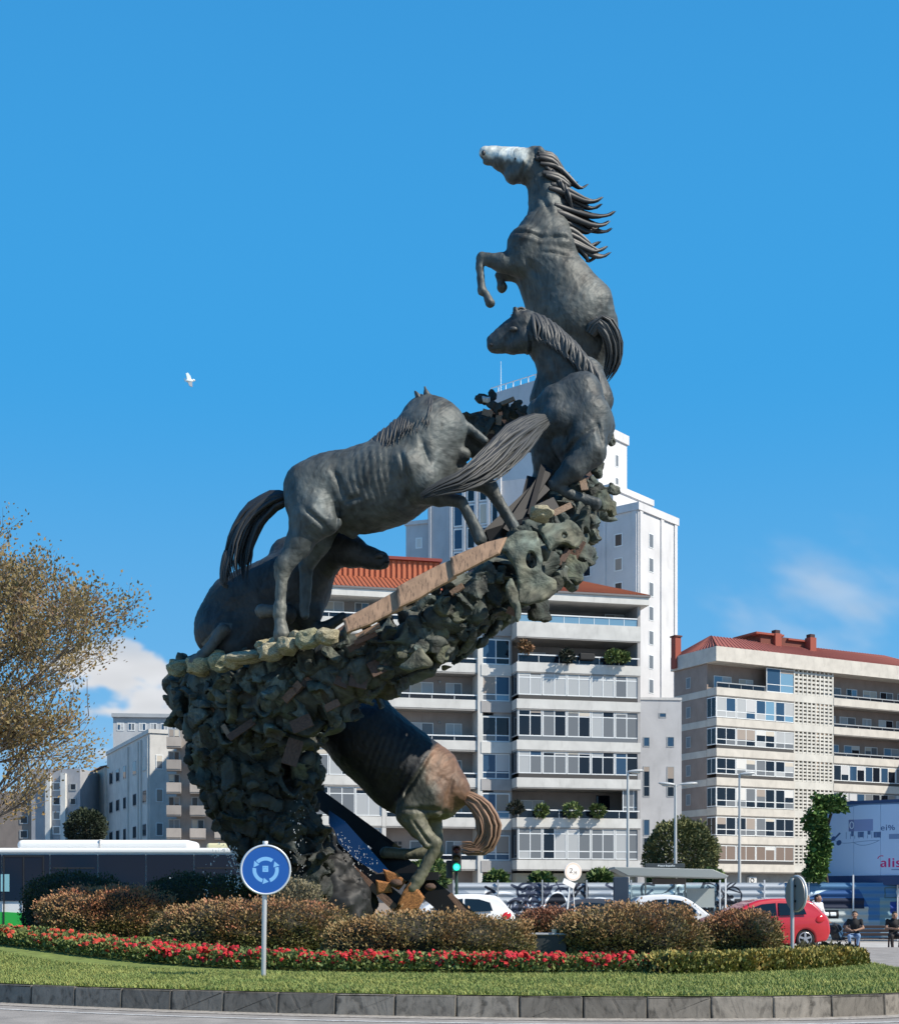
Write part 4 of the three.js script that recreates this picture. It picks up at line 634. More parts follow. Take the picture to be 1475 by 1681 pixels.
// ---- the spiral ramp: steel core, plates and cast rocks
{
  const steel = M(0.075, 0.045, 0.034, 0.7, { metalness: 0.2 }), darkSteel = M(0.009, 0.009, 0.010, 0.6, { metalness: 0.2 }), rustMap = tex(512, (u, v) => { const n = 0.80 + 0.6 * tile(u, v, 8, 3, 6) - 0.35 * sst(0.05, 0.35, tile(u * 3, v, 14, 7, 5)); return [n, n * 0.97, n * 0.93]; }), ts = (r, g, b) => M(r, g, b, 0.78, { map: rustMap, bumpMap: rustMap, bumpScale: 0.01 }), tan = ts(0.40, 0.26, 0.17), tan2 = ts(0.20, 0.115, 0.078), tan3 = ts(0.11, 0.065, 0.048), tan4 = ts(0.30, 0.21, 0.15);
  const axis = at(640, HY, 31);
  const curve = a => new THREE.CatmullRomCurve3(a.map(J));
  const D = [31.2, 29.3, 28.1, 27.3, 26.8, 26.6, 26.6, 26.7, 27.0, 27.5, 28.3, 29.4, 31];
  const U = curve([[290, 1100], [335, 1098], [400, 1092], [470, 1074], [550, 1052], [620, 1030], [680, 998], [740, 960], [800, 922], [852, 892], [903, 865], [945, 838], [978, 800]].map((p, i) => [...p, D[i]]));
  const Lo = curve([[302, 1165], [345, 1195], [400, 1205], [465, 1198], [540, 1160], [608, 1120], [662, 1088], [718, 1064], [778, 1040], [835, 990], [888, 948], [932, 908], [968, 845]].map((p, i) => [...p, D[i] + 0.5]));
  const surf = (u, v, out = 0) => { const p = U.getPoint(u).lerp(Lo.getPoint(u), v), r = p.clone().sub(axis).setY(0).normalize(); return p.addScaledVector(r, out + 0.28 * Math.sin(Math.PI * clamp(v)) - 0.10); };
  const grid = (fn, nu, nv) => { const pos = [], idx = [], uv = []; for (let i = 0; i <= nu; i++) for (let j = 0; j <= nv; j++) { const p = fn(i / nu, j / nv); pos.push(p.x, p.y, p.z); uv.push(i, j); if (i < nu && j < nv) { const a = i * (nv + 1) + j, b = a + nv + 1; idx.push(a, a + 1, b, a + 1, b + 1, b); } } const g = new THREE.BufferGeometry(); g.setAttribute('position', new THREE.Float32BufferAttribute(pos, 3)); g.setAttribute('uv', new THREE.Float32BufferAttribute(uv, 2)); g.setIndex(idx); g.computeVertexNormals(); return g; };
  // inner steel trough: outer skin, deck and underside, set back behind the rocks
  const inward = p => axis.clone().sub(p).setY(0).normalize();
  const core = [grid((u, v) => surf(u, 0.08 + v * 0.84, -0.42), 60, 6), grid((u, v) => { const p = surf(u, 0.08, -0.42); return p.addScaledVector(inward(p), v * 0.7); }, 60, 2), grid((u, v) => { const p = surf(u, 0.92, -0.42); return p.addScaledVector(inward(p), v * 0.6).add(V(0, 0.25 * v, 0)); }, 60, 2)];
  mesh('steel_core', core, steel, monument);
  // back run of the spiral that carries the two upper horses, and the lower run
  const back = [[925, 815, 30.8], [925, 765, 32.2], [915, 715, 33.8], [890, 690, 34.8], [870, 680, 36], [800, 690, 36], [770, 700, 35.6]], low = [[760, 1512, 31.2], [690, 1450, 32], [610, 1385, 32.8], [520, 1310, 33], [430, 1230, 32.6], [350, 1160, 32], [290, 1110, 31.4]];
  const run = (pts, w, h, m, n = 40) => { const c = curve(pts), g = []; const sec = (u, k) => { const p = c.getPoint(u), r = inward(p); return p.clone().addScaledVector(r, [-w, w, w, -w, -w][k]).add(V(0, [0, 0, -h, -h, 0][k], 0)); }; for (let k = 0; k < 4; k++) g.push(grid((u, v) => sec(u, k).lerp(sec(u, k + 1), v), n, 1)); return mesh('ramp', g, m, monument); };
  run(back, 0.7, 0.8, steel);
  const mixc3 = (a, b, t) => a.map((v, i) => v + (b[i] - v) * t);
  // rock shapes
  const castMap = tex(512, (u, v) => { const n = 0.72 + 0.75 * tile(u, v, 16, 3, 6) + 0.12 * (rnd() - 0.5); return [n, n, n * 0.97]; });
  const variants = [];
  for (let i = 0; i < 16; i++) {
    const b = [], n = 3 + (i % 3); let p = V(rr(-0.3, 0), rr(-0.2, 0.2), 0);
    for (let k = 0; k < n; k++) { const q = p.clone().add(V(rr(-0.1, 0.5) * (k % 2 ? 1 : -1) + 0.12, rr(-0.4, 0.4), 0)); q.x = clamp(q.x, -0.44, 0.44); q.y = clamp(q.y, -0.36, 0.36); b.push([p, rr(0.09, 0.21), q, rr(0.07, 0.19), 0.12]); p = k % 2 ? q : p; }
    const f0 = field(b), holes = [...Array(i % 4 === 3 ? 0 : 1 + (i % 2))].map(() => [rr(-0.25, 0.25), rr(-0.2, 0.2), rr(0.05, 0.10)]), ph = i * 7.3, tw = rr(-0.5, 0.5), bd = rr(-0.5, 0.5);
    const f = (x, y, z) => {
      let d = f0(x, y, 0) + 0.07 * perlin.noise(x * 4 + ph, y * 4, 2) + 0.05 * perlin.noise(x * 9, y * 9 + ph, 5);
      for (const [hx, hy, hr] of holes) d = Math.max(d, hr - Math.hypot(x - hx, (y - hy) * 0.75) + 0.03 * perlin.noise(x * 8, y * 8, ph));
      const zz = Math.abs(z + tw * x * y * 1.6 + bd * x * x - 0.06 * perlin.noise(x * 3.5 + ph, y * 3.5, 7)) - (0.10 + 0.035 * perlin.noise(x * 5, y * 5 + ph, 3));
      const a = Math.max(d, zz), h = Math.max(0.03 - Math.abs(d - zz), 0) / 0.03; return (a + h * h * 0.03 * 0.25) * 0.8;
    };
    let g = netMesh(f, V(-0.78, -0.74, -0.5), V(0.78, 0.74, 0.5), 0.045, (x, y, z) => { const k = 0.85 + 1.5 * fbm(x * 3.4 + ph, y * 3.4, z * 3.4, 4), gr = clamp(0.5 + 1.8 * fbm(x * 2 + ph, y * 2 + 8, z * 2, 3)); return [0.135 * k * (1.02 - 0.24 * gr), 0.143 * k, 0.122 * k * (0.9 + 0.22 * gr)]; }, 2.4);
    if (g.index.count > 200) { g = toCreasedNormals(g, 0.6); const P = g.attributes.position, uv = []; for (let q = 0; q < P.count; q++) uv.push((P.getX(q) + 0.6 * P.getZ(q)) / 1.3, (P.getY(q) + 0.5 * P.getZ(q)) / 1.3); g.setAttribute('uv', new THREE.Float32BufferAttribute(uv, 2)); variants.push(g); }
  }
  const rockMats = [0xffffff, 0xc9c4ba, 0x8d9088, 0xe6e2cc].map(c => new THREE.MeshStandardMaterial({ color: c, vertexColors: true, roughness: 0.78, map: castMap, bumpMap: castMap, bumpScale: 0.03 }));
  const wetMats = [0x8a8a86, 0x6a6c6a, 0xa09a90].map(c => new THREE.MeshStandardMaterial({ color: c, vertexColors: true, roughness: 0.55, map: castMap, bumpMap: castMap, bumpScale: 0.03 }));
  let rocks = 0;
  const rock = (p, nrm, s, mats = rockMats, sy = rr(0.75, 1.2)) => {
    if (rocks++ >= 299) return; const m = mesh('rock', variants[(rnd() * variants.length) | 0], mats[(rnd() * mats.length) | 0], monument);
    m.position.copy(p); const n = nrm.clone().add(V(rr(-0.5, 0.5), rr(-0.5, 0.5), rr(-0.5, 0.5))).normalize(); m.quaternion.setFromUnitVectors(V(0, 0, 1), n).multiply(new THREE.Quaternion().setFromAxisAngle(V(0, 0, 1), rr(0, 6.28))); m.scale.set(s, s * sy, s * rr(0.9, 1.5)); return m;
  };
  for (let i = 0; i < 27; i++) for (let j = 0; j < 4; j++) { if (rnd() < 0.25) continue;
    const u = clamp((i + 0.5 + rr(-0.35, 0.35)) / 27), v = (u > 0.36 && u < 0.74 ? 0.24 + 0.76 * (j + 0.5 + rr(-0.3, 0.3)) / 4 : (j + 0.62 + rr(-0.3, 0.3)) / 4.1); if (u > 0.74 && u < 0.92 && v < 0.75) continue;
    const p = surf(u, v * 0.96 + 0.03, rr(-0.12, 0.1)), n = p.clone().sub(axis).setY(0).normalize().add(V(0, 0.3 - v * 0.9, 0)).normalize(); rock(p, n, rr(0.62, 1.0) * (j === 0 ? 0.7 : 1));
  }
  for (let i = 0; i < 13; i++) { const p = surf(0.02 + i * 0.028, 0.10 + rr(-0.05, 0.08), rr(0.02, 0.12)); rock(p, p.clone().sub(axis).setY(0.3).normalize(), rr(0.6, 0.85)); }
  // hanging rock pillar below the left half
  const PX = [[1150, 300, 525], [1200, 306, 518], [1250, 318, 515], [1300, 338, 516], [1350, 366, 520], [1400, 408, 530], [1440, 440, 550]];
  const pil = (y) => { let k = 0; while (k < PX.length - 2 && y > PX[k + 1][0]) k++; const a = PX[k], b = PX[k + 1], t = (y - a[0]) / (b[0] - a[0]); return [(a[1] + (b[1] - a[1]) * t), (a[2] + (b[2] - a[2]) * t)]; };
  const pillarPt = (y, ang, k = 1) => { const [l, r] = pil(y), c = at((l + r) / 2, y, 29.9), R = (r - l) / 2 / F * 29.9 * k; return V(c.x + Math.sin(ang) * R, c.y, c.z + Math.cos(ang) * Math.min(R, 2.4)); };
  mesh('steel_core', [grid((u, v) => pillarPt(1150 + v * 290, u * Math.PI * 2, 0.72), 24, 8)], M(0.028, 0.022, 0.02, 0.7), monument);
  // the cast rock skin that everything is fused into: knobbly cells with crevices and pits, wrapped round ribbon and pillar
  {
    const bones = [], lump = (a, b, r0, r1, k = 0.35) => bones.push([a, r0, b, r1, k]);
    for (let i = 0; i < 26; i++) { const u0 = i / 26, u1 = (i + 1) / 26, w = u => 0.26 + 0.10 * sst(0.35, 0.1, u), hi = u => (u > 0.34 && u < 0.76 ? 0.42 : 0.26); lump(surf(u0, hi(u0), -0.5), surf(u1, hi(u1), -0.5), w(u0), w(u1)); lump(surf(u0, 0.62, -0.42), surf(u1, 0.62, -0.42), w(u0), w(u1)); lump(surf(u0, 0.86, -0.5), surf(u1, 0.86, -0.5), w(u0) * 0.8, w(u1) * 0.8); }
    for (let y = 1165; y < 1440; y += 24) { const [l, r] = pil(y), [l2, r2] = pil(y + 24), c0 = at((l + r) / 2, y, 29.9), c1 = at((l2 + r2) / 2, y + 24, 29.9), k = 29.9 / F / 2; lump(c0, c1, (r - l) * k - 0.24, (r2 - l2) * k - 0.24); }
    const base = field(bones), hsh = (i, j, k, s) => { let h = Math.imul(i, 374761393) ^ Math.imul(j, 668265263) ^ Math.imul(k, 1274126177) ^ Math.imul(s, 97531); h = Math.imul(h ^ (h >>> 13), 1274126177); return ((h ^ (h >>> 16)) >>> 0) / 4294967296; };
    const cells = (x, y, z) => { let f1 = 9, f2 = 9, id = 0; const X = Math.floor(x), Y = Math.floor(y), Z = Math.floor(z); for (let i = -1; i < 2; i++) for (let j = -1; j < 2; j++) for (let k = -1; k < 2; k++) { const d = Math.hypot(X + i + hsh(X + i, Y + j, Z + k, 1) - x, Y + j + hsh(X + i, Y + j, Z + k, 2) - y, Z + k + hsh(X + i, Y + j, Z + k, 3) - z); if (d < f1) { f2 = f1; f1 = d; id = hsh(X + i, Y + j, Z + k, 4); } else if (d < f2) f2 = d; } return [f1, f2, id]; };
    const warp = (x, y, z) => { const q = 0.35; return cells((x + q * perlin.noise(x * 1.3, y * 1.3, z * 1.3 + 5)) * 1.75, (y + q * perlin.noise(x * 1.3 + 9, y * 1.3, z * 1.3)) * 2.1, (z + q * perlin.noise(x * 1.3, y * 1.3 + 4, z * 1.3)) * 1.75); };
    const f = (x, y, z) => { let d = base(x, y, z); if (d > 0.6 || d < -0.6) return d; const [f1, f2, id] = warp(x, y, z), e = f2 - f1; d -= 0.26 * sst(0.02, 0.40, e) + 0.20 * (id - 0.5); if (id > 0.54) d += 0.9 * sst(0.52, 0.10, f1); return (d + 0.07 * perlin.noise(x * 3.5, y * 3.5, z * 3.5) + 0.035 * perlin.noise(x * 9, y * 9, z * 9)) * 0.8; };
    const lo = V(9, 99, 99), hi2 = V(-9, -99, -99); lo.set(1e3, 1e3, 1e3); hi2.set(-1e3, -1e3, -1e3); for (const [a, ra, b, rb] of bones) for (const [p, r] of [[a, ra], [b, rb]]) { lo.min(p.clone().addScalar(-r - 0.45)); hi2.max(p.clone().addScalar(r + 0.45)); }
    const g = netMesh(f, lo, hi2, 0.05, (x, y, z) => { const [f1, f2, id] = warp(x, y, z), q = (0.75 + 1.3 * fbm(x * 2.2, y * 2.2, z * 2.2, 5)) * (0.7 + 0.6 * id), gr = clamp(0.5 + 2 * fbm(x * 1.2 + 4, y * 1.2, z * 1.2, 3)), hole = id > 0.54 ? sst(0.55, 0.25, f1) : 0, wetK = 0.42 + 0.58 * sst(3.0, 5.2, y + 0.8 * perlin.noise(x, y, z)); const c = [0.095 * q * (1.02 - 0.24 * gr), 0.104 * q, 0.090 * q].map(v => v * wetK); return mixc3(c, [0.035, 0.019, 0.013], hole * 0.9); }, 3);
    const P = g.attributes.position, uv = []; for (let q = 0; q < P.count; q++) uv.push((P.getX(q) + 0.6 * P.getZ(q)) / 1.6, (P.getY(q) + 0.5 * P.getZ(q)) / 1.6); g.setAttribute('uv', new THREE.Float32BufferAttribute(uv, 2));
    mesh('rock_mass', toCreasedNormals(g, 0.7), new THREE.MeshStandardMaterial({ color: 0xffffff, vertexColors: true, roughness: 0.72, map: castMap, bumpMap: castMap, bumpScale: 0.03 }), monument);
  }
  for (let j = 0; j < 10; j++) { const n = [10, 10, 10, 9, 9, 8, 8, 7, 7, 6][j]; for (let i = 0; i < n; i++) { const a = -2.0 + (i + 0.5 + rr(-0.3, 0.3)) / n * 4.0, y = 1172 + j * 27 + rr(-10, 10), p = pillarPt(y, a, rr(0.9, 1.03)); rock(p, V(Math.sin(a), -0.25, Math.cos(a)).normalize(), rr(0.55, 0.95) * (1 - j * 0.025), j > 4 ? wetMats : rockMats); } }
  // right hand end, tall stack by the hind hoof of the second horse, and the piece between the heads
  for (const [x, y, d, s] of [[985, 800, 30.4, 0.8], [990, 830, 30.2, 0.9], [976, 770, 31, 0.7], [984, 745, 31.6, 0.7], [965, 850, 29.6, 0.9], [955, 885, 29.3, 0.9], [940, 915, 29, 0.9], [972, 880, 30, 0.9], [1002, 718, 32.8, 0.5], [998, 690, 33.5, 0.6], [978, 815, 30, 0.6], [925, 935, 28.9, 0.9], [905, 955, 28.6, 0.8], [880, 980, 28.1, 0.8], [960, 905, 29.6, 0.8]]) rock(at(x, y, d), V(0.6, 0, 0.8), s);
  for (const [x, y, s] of [[795, 668, 0.75], [788, 685, 0.7], [812, 660, 0.6], [800, 700, 0.9], [838, 668, 0.6], [848, 678, 0.55], [826, 682, 0.6], [812, 708, 0.9]]) rock(at(x, y, 34.6), V(-0.2, 0.2, 1), s, wetMats);
  rock(at(795, 656, 34.5), V(0, 0.9, 0.5), 0.5, [M(0.55, 0.58, 0.6, 0.4)]);
  // plates cut from sheet: polygon in photo columns and rows, laid at depth d with slope per pixel
  const plate = (poly, d, thick, m, { slope = 0, holes = [], bump = 0, vs = 0, name = 'steel_plate' } = {}) => {
    const x0 = poly[0][0], y0 = poly[0][1], k = d / F, path = (s, a) => { a.forEach(([x, y], i) => s[i ? 'lineTo' : 'moveTo']((x - x0) * k, (y0 - y) * k)); return s; };
    const sh = path(new THREE.Shape(), poly); for (const [hx, hy, hr, hr2] of holes) { const h = new THREE.Path(); h.absellipse((hx - x0) * k, (y0 - hy) * k, hr * k, hr2 * k, 0, Math.PI * 2, true, 0.2); sh.holes.push(h); }
    const g = new THREE.ExtrudeGeometry(sh, { depth: thick, bevelEnabled: bump > 0, bevelSize: 0.05, bevelThickness: 0.06, bevelSegments: 2, curveSegments: 16 }), p = g.attributes.position, o = at(x0, y0, d);
    for (let i = 0; i < p.count; i++) { const x = p.getX(i), y = p.getY(i); g.attributes.uv.setXY(i, x / 2, y / 2); p.setXYZ(i, x + o.x, y + o.y, p.getZ(i) + o.z - slope * x - vs * y + bump * (perlin.noise(x * 2.4, y * 2.4, o.x) + 0.5 * perlin.noise(x * 6, y * 6, 3))); } g.computeVertexNormals();
    return mesh(name, g, m, monument);
  };
  const spline = (poly, n = 5) => { const c = new THREE.CatmullRomCurve3(poly.map(([x, y]) => V(x, y, 0)), true); return c.getPoints(poly.length * n).slice(0, -1).map(p => [p.x, p.y]); };
  const slabMat = new THREE.MeshStandardMaterial({ color: 0xffffff, vertexColors: true, roughness: 0.78, map: castMap, bumpMap: castMap, bumpScale: 0.03 }), withUv = g => { const P = g.attributes.position, uv = []; for (let q = 0; q < P.count; q++) uv.push((P.getX(q) + 0.6 * P.getZ(q)) / 1.6, (P.getY(q) + 0.5 * P.getZ(q)) / 1.6); g.setAttribute('uv', new THREE.Float32BufferAttribute(uv, 2)); return g; };
  const slab = (poly, d, thick, slope, holes = []) => { // thick cast sheet with rounded uneven faces
    const pts = spline(poly, 3), k = d / F, x0 = poly[0][0], y0 = poly[0][1], P2 = pts.map(([x, y]) => [(x - x0) * k, (y0 - y) * k]), o = at(x0, y0, d);
    const sd = (x, y) => { let m = 1e9, ins = false; for (let i = 0, j = P2.length - 1; i < P2.length; j = i++) { const [ax, ay] = P2[j], [bx2, by2] = P2[i], ex = bx2 - ax, ey = by2 - ay, t = clamp(((x - ax) * ex + (y - ay) * ey) / (ex * ex + ey * ey)); m = Math.min(m, (x - ax - ex * t) ** 2 + (y - ay - ey * t) ** 2); if ((by2 > y) !== (ay > y) && x < (ax - bx2) * (y - by2) / (ay - by2) + bx2) ins = !ins; } return (ins ? -1 : 1) * Math.sqrt(m); };
    const f = (X, Y, Z) => { const x = X - o.x, y = Y - o.y; let q = sd(x, y) + 0.03 * perlin.noise(x * 6, y * 6, d); for (const [hx, hy, h1, h2] of holes) q = Math.max(q, (1 - Math.hypot((x - (hx - x0) * k) / (h1 * k), (y - (y0 - hy) * k) / (h2 * k))) * Math.min(h1, h2) * k); const z = Math.abs(Z - o.z + slope * x - 0.12 * perlin.noise(x * 2, y * 2, d) - 0.05 * perlin.noise(x * 5, y * 5, d)) - thick; const a = Math.max(q, z), h = Math.max(0.08 - Math.abs(q - z), 0) / 0.08; return (a + h * h * 0.02) * 0.8; };
    const xs = P2.map(p => p[0]), ys = P2.map(p => p[1]), W = Math.max(...xs) - Math.min(...xs);
    return mesh('rock_slab', withUv(toCreasedNormals(netMesh(f, V(o.x + Math.min(...xs) - 0.12, o.y + Math.min(...ys) - 0.12, o.z - thick - 0.3 - Math.abs(slope) * W), V(o.x + Math.max(...xs) + 0.12, o.y + Math.max(...ys) + 0.12, o.z + thick + 0.3 + Math.abs(slope) * W), 0.04, (x, y, z) => { const q = 0.9 + 1.2 * fbm(x * 2.5, y * 2.5, z * 2.5, 5), gr = clamp(0.5 + 2 * fbm(x * 1.5, y * 1.5 + 8, z, 3)); return [0.16 * q * (1.04 - 0.24 * gr), 0.165 * q, 0.13 * q * (0.9 + 0.2 * gr)]; }, 2.5), 0.7)), slabMat, monument);
  };
  slab([[820, 897], [832, 882], [846, 872], [868, 866], [882, 868], [888, 890], [893, 912], [890, 930], [900, 938], [914, 944], [916, 962], [904, 976], [886, 984], [866, 990], [852, 985], [849, 960], [846, 938], [838, 918]], 26.75, 0.12, 0.35, [[872, 916, 9, 14]]);
  slab([[882, 866], [900, 856], [922, 852], [934, 844], [948, 852], [962, 868], [956, 884], [944, 894], [926, 886], [914, 892], [900, 904], [894, 888]], 27.4, 0.12, 0.5, [[927, 874, 4, 5]]);
  slab([[838, 948], [846, 960], [852, 985], [855, 1010], [848, 1022], [842, 1000], [834, 985], [830, 965]], 26.6, 0.1, 0.3);
  slab([[655, 1095], [672, 1080], [690, 1062], [700, 1075], [712, 1090], [690, 1098], [672, 1102]], 26.2, 0.1, 0.1);
  // tan steel deck edge rising to the right, and loose plates among the rocks
  for (const [q, dd, mt] of [[[[568, 1020], [620, 990], [654, 968], [657, 998], [640, 1006], [605, 1025], [573, 1037]], 25.9, tan], [[[655, 967.5], [672, 957], [720, 930], [742, 919.5], [745, 947], [715, 964], [685, 984], [658, 997.5]], 25.97, tan], [[[743, 919], [760, 911], [800, 893], [828, 884], [816, 908], [790, 922], [753, 943], [746, 946.5]], 26.05, tan]]) plate(q, dd, 0.07, mt, { slope: -0.05, vs: 0.4, bump: 0.012, name: 'deck_edge' });
  plate([[545, 1040], [568, 1022], [573, 1037], [562, 1046]], 26.75, 0.06, tan3, { vs: 0.5, name: 'deck_edge' });
  plate([[640, 985], [690, 958], [688, 964], [650, 990]], 26.9, 0.08, tan3, { name: 'deck_edge' });
  for (const [x, y, w, h, a, d, m] of [[388, 1138, 36, 10, 0.1, 27.9, tan4], [480, 1136, 40, 14, -0.75, 26.9, tan2], [497, 1125, 34, 10, -0.75, 26.9, tan3], [508, 1112, 16, 22, -0.7, 26.9, tan2], [396, 1198, 50, 12, -0.65, 27.7, tan3], [350, 1165, 8, 22, -0.3, 28.6, tan4], [372, 1200, 24, 8, 1.0, 27.9, tan4], [600, 1048, 40, 8, -0.45, 26.3, tan2], [604, 1036, 44, 8, -0.45, 26.3, tan], [585, 1060, 30, 10, -0.5, 26.4, tan3], [620, 1095, 30, 26, -0.5, 26.5, tan3], [590, 1110, 30, 40, 0.2, 26.6, tan3], [495, 1188, 36, 22, -0.4, 26.9, tan3], [480, 1235, 26, 44, 0.3, 27.3, tan3], [700, 1045, 24, 30, 0.4, 26.6, tan3], [715, 1010, 30, 12, -0.5, 26.5, tan3], [922, 836, 38, 10, -0.5, 28.0, tan4], [957, 795, 12, 22, -0.2, 29.2, tan4], [945, 905, 16, 40, 0.5, 28.8, tan2], [925, 915, 10, 34, 0.5, 28.6, tan3], [830, 660, 30, 7, -0.35, 34.3, tan4], [800, 678, 18, 10, 0.3, 34.3, tan4], [818, 690, 10, 16, 0.1, 34.3, tan4], [842, 1005, 22, 12, 0.4, 26.9, tan2], [750, 968, 24, 10, -0.5, 26.5, tan], [560, 1120, 22, 16, 0.3, 26.6, tan3], [545, 1158, 26, 12, -0.5, 26.7, tan2]]) { const m2 = mesh('steel_plate', new THREE.BoxGeometry(w * d / F, h * d / F, 0.05), m, monument); m2.position.copy(at(x, y, d + 0.2)); m2.rotation.set(rr(-0.25, 0.25), rr(-0.4, 0.4), -a); }
  const beam = (a, b, w, h, m, name = 'beam') => { const A = J(a), B = J(b), d = B.clone().sub(A), g = new THREE.BoxGeometry(d.length(), h, w), o = mesh(name, g, m, monument); o.position.copy(A).add(B).multiplyScalar(0.5); const X = d.clone().normalize(), Y = V(0, 0, 1).cross(X).normalize(), Zb = X.clone().cross(Y); o.quaternion.setFromRotationMatrix(new THREE.Matrix4().makeBasis(X, Y, Zb)); return o; };
  // dark struts under the second horse
  for (const [a, b, h] of [[[792, 892, 28.6], [890, 800, 29.4], 0.34], [[830, 878, 28.4], [898, 775, 29.6], 0.22], [[850, 870, 28.6], [870, 790, 29.8], 0.2], [[800, 884, 28.6], [870, 862, 28.6], 0.3], [[868, 852, 28.6], [890, 770, 29.6], 0.12], [[840, 862, 28.6], [910, 830, 29], 0.3]]) beam(a, b, 0.25, h, darkSteel, 'strut');
  // lower run: dark girders, a shiny wet sheet, rusty edges
  beam([498, 1292, 33.2], [645, 1400, 31.9], 0.5, 0.42, darkSteel); beam([620, 1392, 31.9], [768, 1512, 31], 0.6, 0.5, darkSteel); beam([560, 1408, 30.8], [650, 1492, 30.4], 0.2, 0.16, tan2); beam([738, 1468, 30.6], [772, 1508, 30.5], 0.12, 0.12, tan2); beam([630, 1402, 31.6], [712, 1402, 31.4], 0.3, 0.22, darkSteel); beam([545, 1392, 31.2], [700, 1520, 30.8], 0.7, 0.35, darkSteel); beam([610, 1442, 30.9], [720, 1438, 30.9], 0.5, 0.18, darkSteel);
  plate([[540, 1330], [566, 1348], [638, 1428], [622, 1434], [585, 1412], [558, 1385], [540, 1352]], 30.85, 0.05, M(0.045, 0.075, 0.135, 0.22, { metalness: 0.85 }), { vs: 0.15, name: 'wet_sheet' });  // blue base colour stands for sky reflected in the sheet
  const rust = M(0.55, 0.23, 0.07, 0.85, { map: grain });
  plate([[632, 1430], [650, 1436], [662, 1447], [654, 1457], [640, 1450]], 30.6, 0.07, rust, { bump: 0.015, name: 'rusty_rock' }); plate([[653, 1497], [661, 1488], [656, 1484], [664, 1466], [674, 1452], [681, 1458], [693, 1474], [684, 1490], [676, 1492], [670, 1500]], 30.3, 0.07, rust, { bump: 0.015, name: 'rusty_rock' }); plate([[620, 1448], [638, 1452], [640, 1462], [622, 1464]], 30.5, 0.06, rust, { bump: 0.012, name: 'rusty_rock' });
  for (const [x, y, r] of [[650, 1450, 9], [672, 1460, 8], [706, 1456, 8]]) mesh('rusty_rock', new THREE.IcosahedronGeometry(r * 30.5 / F, 1).scale(1.2, 0.8, 1).translate(...at(x, y, 30.4).toArray()), tan3, monument);
  // wet dark boulder at the foot
  const bf = field(boneList([[[508, 1350, 30.8, 26], [515, 1390, 30.8, 38]], [[515, 1390, 30.8, 38], [535, 1440, 30.7, 52]], [[535, 1440, 30.7, 52], [550, 1500, 30.6, 72]], [[500, 1480, 30.6, 46], [520, 1540, 30.6, 60]], [[470, 1400, 30.8, 30], [505, 1440, 30.8, 40]]]));
  const wet = mesh('boulder', netMesh((x, y, z) => bf(x, y, z) + 0.20 * perlin.noise(x * 1.5, y * 1.5, z * 1.5) + 0.16 * Math.abs(perlin.noise(x * 3, y * 3, z * 3)) + 0.06 * perlin.noise(x * 11, y * 11, z * 11), at(410, 1590, 32.3), at(720, 1310, 28.8), 0.06, (x, y, z) => { const k = 0.5 + 1.6 * fbm(x * 2, y * 2, z * 2, 4); return [0.014 * k, 0.016 * k, 0.018 * k]; }, 2.2), new THREE.MeshStandardMaterial({ color: 0xffffff, vertexColors: true, roughness: 0.62 }), monument);
  wet.userData.label = 'wet dark boulder at the foot of the spiral';
  // pale lichen covered stones along the left rim
  const sandy = [[0.44, 0.38, 0.22], [0.40, 0.36, 0.24], [0.33, 0.32, 0.20]].map(c => M(...c.map(v => v * 1.75), 0.9, { map: grain, bumpMap: grain, bumpScale: 0.02 }));
  for (const [x, y, rx, ry, d] of [[294, 1099, 18, 13, 30.2], [327, 1096, 19, 15, 29.2], [348, 1083, 24, 11, 29.4], [361, 1090, 18, 14, 28.4], [383, 1092, 14, 9, 28.1], [404, 1082, 28, 10, 28], [436, 1064, 16, 10, 27.9], [446, 1073, 19, 14, 27.4], [462, 1056, 20, 10, 27.7], [474, 1063, 18, 13, 27.2], [488, 1052, 15, 11, 27.4], [506, 1052, 19, 14, 27.0], [537, 1048, 17, 12, 26.8], [888, 846, 18, 9, 27.6]]) {
    const g = new THREE.IcosahedronGeometry(1, 3), p = g.attributes.position; for (let i = 0; i < p.count; i++) { const v = V(p.getX(i), p.getY(i), p.getZ(i)), k = 1 + 0.34 * perlin.noise(v.x * 1.3 + x, v.y * 1.3, v.z * 1.3) + 0.10 * perlin.noise(v.x * 4, v.y * 4 + y, v.z * 4); p.setXYZ(i, Math.sign(v.x) * Math.pow(Math.abs(v.x), 0.8) * k, Math.sign(v.y) * Math.pow(Math.abs(v.y), 0.8) * k, v.z * k); }
    g.computeVertexNormals(); const m = mesh('stone', g, sandy[(rnd() * 3) | 0], monument); m.scale.set(rx * 1.08 * d / F, ry * 1.1 * d / F, rx * d / F); m.position.copy(at(x, y - 3, d - 0.42)); m.rotation.set(rr(-0.3, 0.3), rr(0, 1), rr(-0.15, 0.15));
  }
}
seed = 550055;
// ---------------------------------------------------------------- planting
const leafGeo = (() => { const g = new THREE.BufferGeometry(); g.setAttribute('position', new THREE.Float32BufferAttribute([0, 0, 0, 0.32, 0.45, 0.06, 0, 1, 0, -0.32, 0.45, 0.06, 0, 0.5, -0.04], 3)); g.setIndex([0, 1, 4, 1, 2, 4, 2, 3, 4, 3, 0, 4]); g.computeVertexNormals(); return g; })();
const leafMat = new THREE.MeshStandardMaterial({ color: 0xffffff, roughness: 0.7, side: THREE.DoubleSide });
const thinLeaf = new THREE.MeshPhysicalMaterial({ color: 0xffffff, roughness: 0.9, transmission: 0.3, thickness: 0, side: THREE.DoubleSide });
